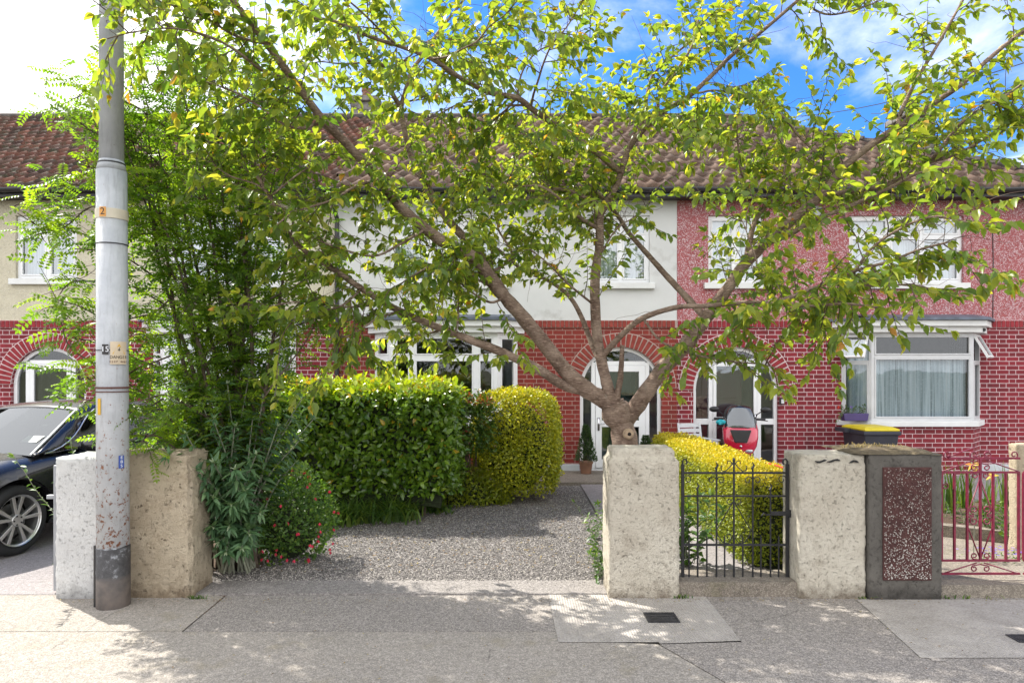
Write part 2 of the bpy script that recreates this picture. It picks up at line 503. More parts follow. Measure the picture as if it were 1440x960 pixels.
# cut edge between the left and right pavements follows the photo's crack
bay('pavement', [(-60, YJ + .006), (a2[0] - .004, YJ + .006), (a1[0] - .004, a1[1]), (a1[0] - .1, 5.42), (-60, 5.42)], M['conc_pave'])
bay('pavement', [(-60, 2.45), (1.9, 2.45), (g(925, 905)[0], g(925, 905)[1]), (g(785, 905)[0], YJ - .15), (g(785, 890)[0], YJ - .003), (-60, YJ - .004)], M['conc_pave'])
bay('pavement', [(a2[0] + .010, YJ + .004), (g(783, 890)[0], YJ + .004), (g(771, 836)[0], 5.40), (a1[0] + .010, 5.40)], M['conc_dark'])
bay('pavement', [(1.91, 2.45), (60, 2.45), (60, 5.40), (g(990, 836)[0], 5.40), (g(1042, 902)[0] + .006, g(1042, 902)[1]), (g(928, 905)[0], g(928, 905)[1])], M['conc_dark'])

def ribbed():
    t = NT('ribbed_light_concrete')
    c = t.coord()
    sp = t.n('ShaderNodeSeparateXYZ', {0: c})
    rib = t.math('SINE', t.math('MULTIPLY', sp.outputs[0], 330.0))
    col = t.ramp(t.noise(c, 3, 6, .6), [(0.3, (0.30, 0.275, 0.25)), (0.7, (0.42, 0.39, 0.36))])
    col = t.mix(t.ramp(t.noise(c, 9, 6, .7), [(0.55, 0.0), (0.72, 0.5)]), col, (0.18, 0.165, 0.15))
    col = t.mix(0.5, col, t.ramp(t.noise(c, 70, 4), [(0.3, 0.3), (0.7, 0.7)]), 'OVERLAY')
    h = t.math('ADD', t.math('MULTIPLY', rib, 0.35), t.noise(c, 60, 4))
    return t.done(t.bsdf(color=col, rough=0.9, spec=0.2, normal=t.bump(h, 0.7, 0.008)))
M['ribbed'] = ribbed()
o = sheet('pavement_patch', [g(785, 903), g(926, 903), g(928, 905), g(1042, 901), g(990, 836), g(771, 836)], 0.004, M['ribbed'])
o = sheet('pavement_patch', [g(1205, 843), g(1295, 925), g(1560, 925), g(1700, 925), g(1460, 843)], 0.004, M['ribbed'])
# dark repair line running down from the right piers
sheet('pavement_repair', [g(1203, 843), g(1215, 843), g(1330, 930), g(1312, 930)], 0.0035, M['conc_grey'])

# driveway apron strip, gravel drive, next door's drive
bay('apron', [(g(300, 830)[0] - .35, 5.41), (0.80, 5.41), (0.80, 5.76), (-2.6, 5.76)], M['conc_grey'], 0.012)
sheet('neighbour_driveway', [(-9.3, 5.41), (-3.55, 5.41), (-3.55, 11.68), (-9.3, 11.68)], 0.003, M['conc_drive'])
# house aprons / path slabs
sheet('front_path', [(-2.6, 10.45), (3.0, 10.45), (3.0, 11.69), (-2.6, 11.69)], 0.06, M['step'], 0.1)
sheet('garden_path', [(1.05, 5.66), (2.25, 5.66), (2.25, 11.0), (1.05, 11.0)], 0.03, M['conc_drive'], 0.06)
sheet('garden_path', [(3.0, 8.6), (10, 8.6), (10, 11.69), (3.0, 11.69)], 0.03, M['conc_drive'], 0.06)
sheet('gate_step', [(1.31, 5.36), (2.24, 5.36), (2.24, 5.70), (1.31, 5.70)], 0.115, M['step'], 0.13)
sheet('gate_step', [(3.33, 5.34), (7.0, 5.34), (7.0, 5.85), (3.33, 5.85)], 0.10, M['step'], 0.12)
sheet('gate_path', [(3.33, 5.85), (7.0, 5.85), (7.0, 6.1), (3.33, 7.6)], 0.085, M['step'], 0.1)
sheet('bed_edging', [(3.33, 7.6), (6.0, 5.95), (6.08, 6.05), (3.4, 7.72)], 0.20, M['step'], 0.22)
sheet('flower_bed', [(3.33, 7.7), (6.1, 6.0), (8, 6.0), (8, 8.6), (3.33, 8.6)], 0.13, M['earth'], 0.14)
DR = [(-2.62, 5.76), (0.98, 5.76), (1.03, 7.6), (1.05, 10.45), (-2.6, 10.45)]
o = sheet('gravel_base', DR, 0.008, M['gravel_bed'])

def stones(name, n, xf, yf, zf, smin, smax, mat, seed=1):
    """loose stones: small faceted lumps in one mesh"""
    r = np.random.default_rng(seed)
    ico = np.array([(0, 0, 1), (0, 0, -1), (1, 0, 0), (-1, 0, 0), (0, 1, 0), (0, -1, 0)], float)
    fc = [(0, 2, 4), (0, 4, 3), (0, 3, 5), (0, 5, 2), (1, 4, 2), (1, 3, 4), (1, 5, 3), (1, 2, 5)]
    x = xf(r, n); y = yf(r, n)
    s = r.uniform(smin, smax, n)
    v = ico[None] * s[:, None, None] * r.uniform(0.55, 1.25, (n, 6, 1))
    an = r.uniform(0, 6.28, n); ca, sa = np.cos(an), np.sin(an)
    vx = v[..., 0] * ca[:, None] - v[..., 1] * sa[:, None]
    vy = v[..., 0] * sa[:, None] + v[..., 1] * ca[:, None]
    V = np.stack([vx + x[:, None], vy + y[:, None], v[..., 2] * 0.65 + (zf(x, y) + s * 0.3)[:, None]], -1).reshape(-1, 3)
    Fc = (np.array(fc)[None] + (np.arange(n) * 6)[:, None, None]).reshape(-1, 3)
    tint = np.repeat(r.random(n), 6)
    return raw_mesh(name, V, Fc, mat, tint)
def raw_mesh(name, V, Fc, mat, tint=None, parent=None, smooth=False):
    org = ORG.get(parent.name, Vector((0, 0, 0))) if parent else Vector((0, 0, 0))
    V = np.asarray(V, np.float32) - np.array(org, np.float32)
    me = bpy.data.meshes.new(name)
    k = Fc.shape[1]
    me.vertices.add(len(V)); me.vertices.foreach_set('co', V.ravel())
    me.loops.add(Fc.size); me.loops.foreach_set('vertex_index', Fc.ravel().astype(np.int32))
    me.polygons.add(len(Fc)); me.polygons.foreach_set('loop_start', np.arange(0, Fc.size, k, dtype=np.int32))
    me.update(calc_edges=True)
    if smooth: me.polygons.foreach_set('use_smooth', np.ones(len(Fc), bool))
    if tint is not None:
        a = me.attributes.new('tint', 'FLOAT', 'POINT')
        a.data.foreach_set('value', np.asarray(tint, np.float32))
    me.materials.append(mat)
    o = bpy.data.objects.new(name, me)
    C.objects.link(o)
    if parent: o.parent = parent
    ORG[o.name] = org
    return o
def tint_mat(name, ramp, rough=0.85, spec=0.3):
    t = NT(name)
    at = t.n('ShaderNodeAttribute', attribute_name='tint').outputs['Fac']
    return t.done(t.bsdf(color=t.ramp(at, ramp), rough=rough, spec=spec))
M['gravel'] = tint_mat('gravel_stone', [(0, (0.06, 0.056, 0.055)), (0.35, (0.16, 0.148, 0.14)), (0.75, (0.30, 0.275, 0.255)), (1, (0.58, 0.54, 0.49))])
def yden(r, n):
    # more stones where they are seen closest
    return 5.74 + 4.7 * r.random(n) ** 1.35
o = stones('gravel', 72000, lambda r, n: r.uniform(-2.6, 1.02, n), yden, lambda x, y: 0.010 + 0 * x, 0.0035, 0.0090, M['gravel'], 3)
o['kind'] = 'stuff'; o['label'] = 'grey loose gravel covering the driveway'; o['category'] = 'gravel'
# crumbs of grit scattered on the pavement edge
o = stones('grit', 700, lambda r, n: r.uniform(-2.7, 1.2, n), lambda r, n: 5.72 - np.abs(r.normal(0, 0.22, n)), lambda x, y: 0.003 + 0.010 * (y > 5.41), 0.002, 0.006, M['gravel'], 5)
o['kind'] = 'stuff'; o['label'] = 'scattered grit on the pavement before the drive'; o['category'] = 'grit'
M['litter'] = tint_mat('dead_leaf', [(0, (0.10, 0.05, 0.02)), (0.5, (0.25, 0.15, 0.05)), (1, (0.35, 0.30, 0.10))])
def litter(name, n, xf, yf, z0, smin, smax, seed, label):
    r = np.random.default_rng(seed)
    x = xf(r, n); y = yf(r, n); s = r.uniform(smin, smax, n); an = r.uniform(0, 6.28, n)
    q = np.array([(0, -1, 0), (0.45, 0, 0.25), (0, 1, 0), (-0.45, 0, 0.25)])
    v = q[None] * s[:, None, None]
    ca, sa = np.cos(an)[:, None], np.sin(an)[:, None]
    V = np.stack([v[..., 0] * ca - v[..., 1] * sa + x[:, None], v[..., 0] * sa + v[..., 1] * ca + y[:, None], v[..., 2] + z0 + r.uniform(0, .01, n)[:, None]], -1).reshape(-1, 3)
    Fc = (np.array([(0, 1, 2, 3)])[None] + (np.arange(n) * 4)[:, None, None]).reshape(-1, 4)
    o = raw_mesh(name, V, Fc, M['litter'], np.repeat(r.random(n), 4))
    o['kind'] = 'stuff'; o['label'] = label; o['category'] = 'leaf litter'
    return o
litter('leaf_litter', 1500, lambda r, n: r.uniform(-2.6, 0.9, n), lambda r, n: 5.9 + 4.4 * r.random(n), 0.022, 0.006, 0.018, 9, 'brown fallen leaves and petals on the gravel')
litter('leaf_litter', 130, lambda r, n: r.uniform(-3.4, 4, n), lambda r, n: r.uniform(3.8, 5.4, n), 0.008, 0.004, 0.012, 10, 'tiny dry bits scattered over the pavement')

# water meter cover set in the pale patch
def cover(px0, px1, py0, py1, label):
    a = g(px0, py1); b = g(px1, py1); c = g(px1 - 6, py0); d = g(px0 - 4, py0)
    t = thing('meter_cover', label, 'utility cover', ((a[0] + b[0]) / 2, (a[1] + d[1]) / 2, 0.004))
    mb = MB(); x0, x1, y0, y1 = a[0], b[0], a[1], d[1]
    for q in ((x0, x1, y0, y0 + .012), (x0, x1, y1 - .012, y1), (x0, x0 + .012, y0 + .012, y1 - .012), (x1 - .012, x1, y0 + .012, y1 - .012)):
        mb.box(q[0], q[1], q[2], q[3], 0.002, 0.010)
    mb.build('frame', M['iron_grey'], t)
    mb = MB(); mb.box(x0 + .013, x1 - .013, y0 + .013, y1 - .013, 0.002, 0.007)
    for i in range(9):
        for j in range(4):
            xx = x0 + .03 + i * (x1 - x0 - .06) / 8; yy = y0 + .03 + j * (y1 - y0 - .06) / 3
            mb.box(xx - .009, xx + .009, yy - .006, yy + .006, 0.007, 0.0095)
    mb.build('lid', M['iron_grey'], t)
    return t
M['iron_grey'] = plain('cast_iron', (0.05, 0.05, 0.055), 0.55, 0.6, var=0.4, scale=20, bump=0.2)
cover(912, 957, 862, 876, 'dark cast iron cover set in the pale ribbed pavement patch')
cover(1434, 1480, 893, 904, 'dark cover at the right edge of the pavement')
# ------------------------------------------------------------------ the terrace
YW = 11.70
S0 = F / YW
zc = 2.635                 # string course
EAVE = 4.78
def x_(px): return (px - CX) / S0
def z_(py): return H - (py - HZ) / S0

def wall_panel(mb, x0, x1, z0, z1, Y, ops, depth=0.12):
    xs = sorted({x0, x1} | {v for o in ops for v in o[1:3]})
    zs = sorted({z0, z1} | {v for o in ops for v in o[3:5]})
    xs = [x for x in xs if x0 <= x <= x1]; zs = [z for z in zs if z0 <= z <= z1]
    # long walls get extra cuts so faces stay small
    for i in range(len(xs) - 1):
        for j in range(len(zs) - 1):
            cx, cz = (xs[i] + xs[i + 1]) / 2, (zs[j] + zs[j + 1]) / 2
            if any(o[1] < cx < o[2] and o[3] < cz < o[4] for o in ops): continue
            mb.quad((xs[i], Y, zs[j]), (xs[i + 1], Y, zs[j]), (xs[i + 1], Y, zs[j + 1]), (xs[i], Y, zs[j + 1]))
    for o in ops:
        a, b, c, d = o[1:5]
        if o[0] == 'r':
            mb.quad((a, Y, c), (a, Y, d), (a, Y + depth, d), (a, Y + depth, c))
            mb.quad((b, Y, d), (b, Y, c), (b, Y + depth, c), (b, Y + depth, d))
            mb.quad((a, Y, d), (b, Y, d), (b, Y + depth, d), (a, Y + depth, d))
            mb.quad((b, Y, c), (a, Y, c), (a, Y + depth, c), (b, Y + depth, c))
        else:
            cx, r = (a + b) / 2, (b - a) / 2
            zs_ = d - r
            n = 28
            arc = [(cx - r * math.cos(math.pi * k / n), zs_ + r * math.sin(math.pi * k / n)) for k in range(n + 1)]
            for k in range(n):
                p, q = arc[k], arc[k + 1]
                mb.quad((p[0], Y, p[1]), (q[0], Y, q[1]), (q[0], Y, d), (p[0], Y, d))
                mb.quad((p[0], Y, p[1]), (p[0], Y + depth, p[1]), (q[0], Y + depth, q[1]), (q[0], Y, q[1]))
            mb.quad((a, Y, c), (a, Y, zs_), (a, Y + depth, zs_), (a, Y + depth, c))
            mb.quad((b, Y, zs_), (b, Y, c), (b, Y + depth, c), (b, Y + depth, zs_))

def arch_ring(house, cx, r, zs_, th, mat, mort, Y=YW):
    mb = MB(); n = 30
    mt = MB()
    N = 40
    pts = []
    outer = [(cx - (r + th) * math.cos(math.pi * k / N), zs_ + (r + th) * math.sin(math.pi * k / N)) for k in range(N + 1)]
    inner = [(cx - r * math.cos(math.pi * k / N), zs_ + r * math.sin(math.pi * k / N)) for k in range(N + 1)]
    for k in range(N):
        mt.prism([inner[k], inner[k + 1], outer[k + 1], outer[k]], Y - 0.006, Y + 0.01)
    a = mt.build('arch_mortar', mort, house)
    for k in range(n):
        a0 = math.pi * (k + 0.13) / n; a1 = math.pi * (k + 0.87) / n
        q = [(cx - (r + 0.006) * math.cos(a0), zs_ + (r + 0.006) * math.sin(a0)), (cx - (r + 0.006) * math.cos(a1), zs_ + (r + 0.006) * math.sin(a1)),
             (cx - (r + th - .014) * math.cos(a1 ), zs_ + (r + th - .014) * math.sin(a1)), (cx - (r + th - .014) * math.cos(a0), zs_ + (r + th - .014) * math.sin(a0))]
        mb.prism(q, Y - 0.018, Y - 0.004)
    mb.build('brick_arch', mat, house, bevel=0.003, seg=1)

def soldier(house, x0, x1, mat, mort, gaps=()):
    mt = MB(); mt.box(x0, x1, YW - 0.018, YW + 0.01, zc - 0.135, zc - 0.005); mt.build('string_course_mortar', mort, house)
    mb = MB()
    x = x0 + 0.006
    while x < x1 - 0.05:
        mb.box(x, x + 0.064, YW - 0.032, YW - 0.017, zc - 0.128, zc - 0.012)
        x += 0.0757
    mb.build('string_course', mat, house, bevel=0.003, seg=1)

def make_window(parent, Mx, w_, h_, cols, transom=None, frame=0.055, mat='upvc', glass='glass', curtain=0.0, inset=0.05, label=None, open_top=(), bars=True, depth=0.10, low=None):
    """window in its own plane: x 0..w, z 0..h, y inwards"""
    fr = MB(); fr.M = Mx
    y0, y1 = inset, inset + 0.07
    fr.box(0, w_, y0, y1, 0, frame); fr.box(0, w_, y0, y1, h_ - frame, h_)
    fr.box(0, frame, y0 + .001, y1 - .001, frame, h_ - frame); fr.box(w_ - frame, w_, y0 + .001, y1 - .001, frame, h_ - frame)
    edges = [0.0] + [c * w_ for c in cols] + [w_]
    for c in edges[1:-1]:
        fr.box(c - frame * .6, c + frame * .6, y0 + .001, y1 - .001, frame, h_ - frame)
    if transom:
        zt = h_ * transom
        for i in range(len(edges) - 1):
            a = edges[i] + frame * (1 if i == 0 else .6); b = edges[i + 1] - frame * (1 if i == len(edges) - 2 else .6)
            fr.box(a, b, y0 + .002, y1 - .002, zt - frame * .5, zt + frame * .5)
    # opening sashes stand slightly proud of the frame
    cells = []
    for i in range(len(edges) - 1):
        a = edges[i] + frame * (1 if i == 0 else .6); b = edges[i + 1] - frame * (1 if i == len(edges) - 2 else .6)
        if transom: cells += [(a, b, frame, zt - frame * .5, i, 0), (a, b, zt + frame * .5, h_ - frame, i, 1)]
        else: cells += [(a, b, frame, h_ - frame, i, 0)]
    s = 0.026
    for a, b, c, d, i, k in cells:
        if (i, k) in open_top: continue
        fr.box(a, b, y0 - .008, y0 + .03, c, c + s); fr.box(a, b, y0 - .008, y0 + .03, d - s, d)
        fr.box(a, a + s, y0 - .007, y0 + .03, c + s, d - s); fr.box(b - s, b, y0 - .007, y0 + .03, c + s, d - s)
    wdw = fr.build('window', M[mat], parent, bevel=0.004, seg=1)
    pn = MB(); pn.M = Mx
    for a, b, c, d, i, k in cells:
        if (i, k) in open_top: continue
        pn.quad((a, y0 + .025, c), (b, y0 + .025, c), (b, y0 + .025, d), (a, y0 + .025, d))
    pn.build('pane', M[glass], wdw)
    for (i, k) in open_top:
        a, b, c, d = [q for q in cells if q[4] == i and q[5] == k][0][:4]
        th = R(28)
        sm = MB(); sm.M = Mx @ Matrix.Translation((0, y0, d)) @ Matrix.Rotation(-th, 4, 'X')
        hh = d - c
        sm.box(a, b, -.02, .02, -hh, -hh + .03); sm.box(a, b, -.02, .02, -.03, 0)
        sm.box(a, a + .03, -.019, .019, -hh + .03, -.03); sm.box(b - .03, b, -.019, .019, -hh + .03, -.03)
        sa = sm.build('open_sash', M['upvc'], wdw)
        gp = MB(); gp.M = sm.M
        gp.quad((a + .03, 0, -hh + .03), (b - .03, 0, -hh + .03), (b - .03, 0, -.03), (a + .03, 0, -.03))
        # the sash pane belongs to the window too
        gp.build('pane', M['glass_hi'], wdw)
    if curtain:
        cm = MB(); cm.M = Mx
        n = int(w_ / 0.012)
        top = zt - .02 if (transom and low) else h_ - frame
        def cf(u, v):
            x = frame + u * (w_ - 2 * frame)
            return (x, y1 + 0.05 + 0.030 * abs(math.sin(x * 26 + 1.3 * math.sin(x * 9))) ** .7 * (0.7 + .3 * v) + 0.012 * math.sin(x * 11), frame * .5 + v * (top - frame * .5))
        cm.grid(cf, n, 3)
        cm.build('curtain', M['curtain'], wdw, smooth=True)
    return wdw

def sill(parent, x0, x1, z, Y=YW, t=0.09, out=0.07, mat='sillp'):
    mb = MB(); mb.prism([(0, 0)] * 0 or [(x0, z - t), (x1, z - t), (x1, z), (x0, z)], Y - out, Y + 0.06)
    return mb.build('sill', M[mat], parent, bevel=0.006)

def arch_door(house, cx, r, z0, zs_, layout, Y=YW):
    """glazed porch screen in an arched opening: frame, door leaf, panes"""
    yb = Y + 0.06
    d = bpy.data.objects
    fr = MB(); fw = 0.06
    N = 32
    ain = [(cx - (r - fw) * math.cos(math.pi * k / N), zs_ + (r - fw) * math.sin(math.pi * k / N)) for k in range(N + 1)]
    aout = [(cx - r * math.cos(math.pi * k / N), zs_ + r * math.sin(math.pi * k / N)) for k in range(N + 1)]
    for k in range(N):
        fr.prism([ain[k], ain[k + 1], aout[k + 1], aout[k]], yb, yb + 0.07)
    fr.box(cx - r, cx - r + fw, yb, yb + .07, z0, zs_); fr.box(cx + r - fw, cx + r, yb, yb + .07, z0, zs_)
    fr.box(cx - r + fw, cx + r - fw, yb, yb + .07, z0, z0 + .05)
    lw = layout['leaf']           # half width of the door leaf
    zt = layout['top']            # transom height
    hz = zs_ + math.sqrt(max(0, (r - fw) ** 2 - lw ** 2))
    mw = layout.get('mull', 0.07)
    for sgn in (-1, 1):
        xa = cx + sgn * lw; xb = cx + sgn * (lw + mw)
        fr.box(min(xa, xb), max(xa, xb), yb - .004, yb + .066, z0 + .05, min(hz, zt + .05))
    fr.box(cx - lw, cx + lw, yb - .003, yb + .065, zt, zt + 0.07)
    if layout.get('midrail'):
        zr = layout['midrail']
        for sgn in (-1, 1):
            a, b = sorted((cx + sgn * (lw + mw), cx + sgn * (r - fw)))
            fr.box(a, b, yb + .002, yb + .06, zr, zr + .10)
    scr = fr.build('door_frame', M['upvc'], house, bevel=0.004, seg=1)
    # fixed glass: side lights and fanlight as one sheet just behind the frame
    pn = MB()
    arc = [(cx - (r - fw + .01) * math.cos(math.pi * k / N), zs_ + (r - fw + .01) * math.sin(math.pi * k / N)) for k in range(N + 1)]
    top = [p for p in arc]
    poly = [(cx + r - fw, z0 + .05)] + top[::-1] + [(cx - r + fw, z0 + .05)]
    pn.add([(p[0], yb + .045, p[1]) for p in poly], [tuple(range(len(poly)))])
    pn.build('side_pane', M['glass'], scr)
    # leaf
    lf = MB(); s = layout.get('stile', 0.11); b = 0.02
    lf.box(cx - lw + .004, cx - lw + s, yb - .015, yb + .035, z0 + .055, zt - .004); lf.box(cx + lw - s, cx + lw - .004, yb - .015, yb + .035, z0 + .055, zt - .004)
    lf.box(cx - lw + s, cx + lw - s, yb - .014, yb + .034, z0 + .055, z0 + .20)
    lf.box(cx - lw + s, cx + lw - s, yb - .014, yb + .034, zt - s, zt - .004)
    zm = layout.get('lock', 0.98)
    lf.box(cx - lw + s, cx + lw - s, yb - .014, yb + .034, zm, zm + .11)
    leaf = lf.build('door', M['upvc'], house, bevel=0.006, seg=2)
    pn = MB()
    pn.quad((cx - lw + s, yb + .01, z0 + .2), (cx + lw - s, yb + .01, z0 + .2), (cx + lw - s, yb + .01, zm), (cx - lw + s, yb + .01, zm))
    pn.quad((cx - lw + s, yb + .01, zm + .11), (cx + lw - s, yb + .01, zm + .11), (cx + lw - s, yb + .01, zt - s), (cx - lw + s, yb + .01, zt - s))
    pn.build('pane', M['glass'], leaf)
    hd = MB()
    hs = layout.get('handle', 1)
    hx = cx + hs * (lw - s * .5)
    hd.box(hx - .016, hx + .016, yb - .028, yb - .016, zm - .06, zm + .16)
    hd.tube([(hx, yb - .02, zm + .06), (hx, yb - .055, zm + .06), (hx - hs * .1, yb - .06, zm + .06)], 0.009, 8)
    hd.build('handle', M['chrome'], leaf, smooth=True)
    # inner door behind the porch glass
    ind = MB(); ind.box(cx - .42, cx + .42, Y + .95, Y + .99, 0.05, 2.02)
    ind.box(cx - .33, cx + .33, Y + .93, Y + .95, 1.25, 1.85); ind.box(cx - .33, cx + .33, Y + .93, Y + .95, .25, 1.05)
    ind.build('inner_door', M[layout.get('inner', 'maroon')], house, bevel=0.01)
    return scr
M['chrome'] = plain('chrome', (0.6, 0.6, 0.62), 0.18, 1.0, var=0.05)
M['green_coat'] = plain('dark_green_paint', (0.02, 0.07, 0.06), 0.5)

def tile_mat(name, cols, moss=(0.05, 0.055, 0.035), mossamt=0.6):
    t = NT(name)
    c = t.n('ShaderNodeTexCoord').outputs['Object']
    uv = t.n('ShaderNodeUVMap').outputs[0]
    fl = t.n('ShaderNodeVectorMath', {0: uv}, operation='FLOOR').outputs[0]
    wn_ = t.n('ShaderNodeTexWhiteNoise', {'Vector': fl}, noise_dimensions='3D')
    col = t.ramp(wn_.outputs[0], [(i / (len(cols) - 1), k) for i, k in enumerate(cols)])
    lich = t.ramp(t.noise(c, 6, 8, 0.7), [(mossamt - .08, 0.0), (mossamt + .08, 0.85)])
    col = t.mix(lich, col, moss)
    sp = t.ramp(t.noise(c, 45, 4, .6), [(0.58, 0.0), (0.68, 0.5)])
    col = t.mix(sp, col, (0.33, 0.30, 0.25))
    return t.done(t.bsdf(color=col, rough=0.9, spec=0.2, normal=t.bump(t.noise(c, 60, 5), 0.5, 0.01)))
M['tileA'] = tile_mat('roof_tile_rust', [(0.055, 0.030, 0.026), (0.15, 0.062, 0.044), (0.09, 0.045, 0.036), (0.20, 0.085, 0.06), (0.05, 0.034, 0.03), (0.12, 0.075, 0.06)], mossamt=0.56)
M['tileB'] = tile_mat('roof_tile_brown', [(0.08, 0.050, 0.038), (0.16, 0.105, 0.078), (0.12, 0.083, 0.066), (0.21, 0.14, 0.105), (0.09, 0.06, 0.05)], moss=(0.07, 0.06, 0.05), mossamt=0.58)

YE, YR_, ZR = 11.34, 14.9, 7.26      # eaves line, ridge line
def roof_plane(parent, x0, x1, mat, clip=None, fine=1.0):
    """interlocking pantiles: each course a stepped, rolled strip"""
    tw, cl = 0.235 * fine, 0.285 * fine
    slope = math.hypot(YR_ - YE, ZR - EAVE)
    nc = int(slope / cl) + 1
    dy, dz = (YR_ - YE) / slope, (ZR - EAVE) / slope
    nx = int((x1 - x0) / tw * 8)
    V = []; Fc = []; UV = []
    for c_ in range(nc):
        s0 = c_ * cl; s1 = min(slope, s0 + cl + 0.03)
        if s0 >= slope: break
        off = (c_ % 2) * 0.5
        base = len(V)
        for (s_, lift) in ((s0, -0.01), (s0, 0.052), (s1, 0.010)):
            for i in range(nx + 1):
                x = x0 + (x1 - x0) * i / nx
                ph = ((x / tw + off) % 1.0)
                prof = 0.046 * (0.5 + 0.5 * math.cos(2 * math.pi * ph)) ** 0.8
                jit = 0.009 * noise.noise(Vector((math.floor(x / tw + .5) * 3.1, c_ * 5.7, 0)))
                sag = 0.03 * noise.noise(Vector((x * .35, s_ * .4, 3)))
                hgt = lift + (prof if lift > 0 else prof * 0.4 - 0.012) + jit + sag
                V.append((x, YE + dy * s_ - dz * hgt, EAVE + dz * s_ + dy * hgt))
                UV.append((x / tw + 0.5 + off, c_ + 0.5))
        for r_ in range(2):
            for i in range(nx):
                a = base + r_ * (nx + 1) + i
                Fc.append((a, a + 1, a + nx + 2, a + nx + 1))
    V = np.array(V); Fc = np.array(Fc)
    o = raw_mesh('roof', V, Fc, mat, None, parent)
    uvl = o.data.uv_layers.new(name='UVMap')
    ctr = (np.array(UV)[Fc].mean(1))
    uvl.data.foreach_set('uv', np.repeat(ctr, 4, axis=0).astype(np.float32).ravel())
    if clip:
        bm = bmesh.new(); bm.from_mesh(o.data)
        org = ORG[o.name]
        for co, no in clip:
            bmesh.ops.bisect_plane(bm, geom=bm.verts[:] + bm.edges[:] + bm.faces[:], plane_co=Vector(co) - org, plane_no=no, clear_outer=True)
        bm.to_mesh(o.data); bm.free()
    return o

def chimney(parent, x0, x1, y0, y1, z0, z1, pots=2):
    mb = MB(); mb.box(x0, x1, y0, y1, z0, z1)
    ch = mb.build('chimney', M['chim'], parent, bevel=0.01)
    mb = MB(); mb.box(x0 - .06, x1 + .06, y0 - .06, y1 + .06, z1, z1 + .12); mb.build('chimney_cap', M['chim'], ch, bevel=0.02)
    for k in range(pots):
        xx = x0 + (k + .5) * (x1 - x0) / pots
        mb = MB(); mb.lathe([(0.11, 0), (0.10, .22), (0.12, .24), (0.12, .30), (0.09, .30)], 14, (xx, (y0 + y1) / 2, z1 + .12))
        mb.build('chimney_pot', M['pot'], ch, smooth=False)
    return ch
M['chim'] = plain('chimney_render', (0.17, 0.16, 0.15), 0.9, var=0.4, scale=9, bump=0.6, bscale=30)
M['pot'] = plain('clay_pot', (0.20, 0.10, 0.06), 0.8, var=0.3)

I4 = Matrix.Identity(4)
def WM(x, z, Y=YW, ang=0.0):
    return Matrix.Translation((x, Y, z)) @ Matrix.Rotation(ang, 4, 'Z')

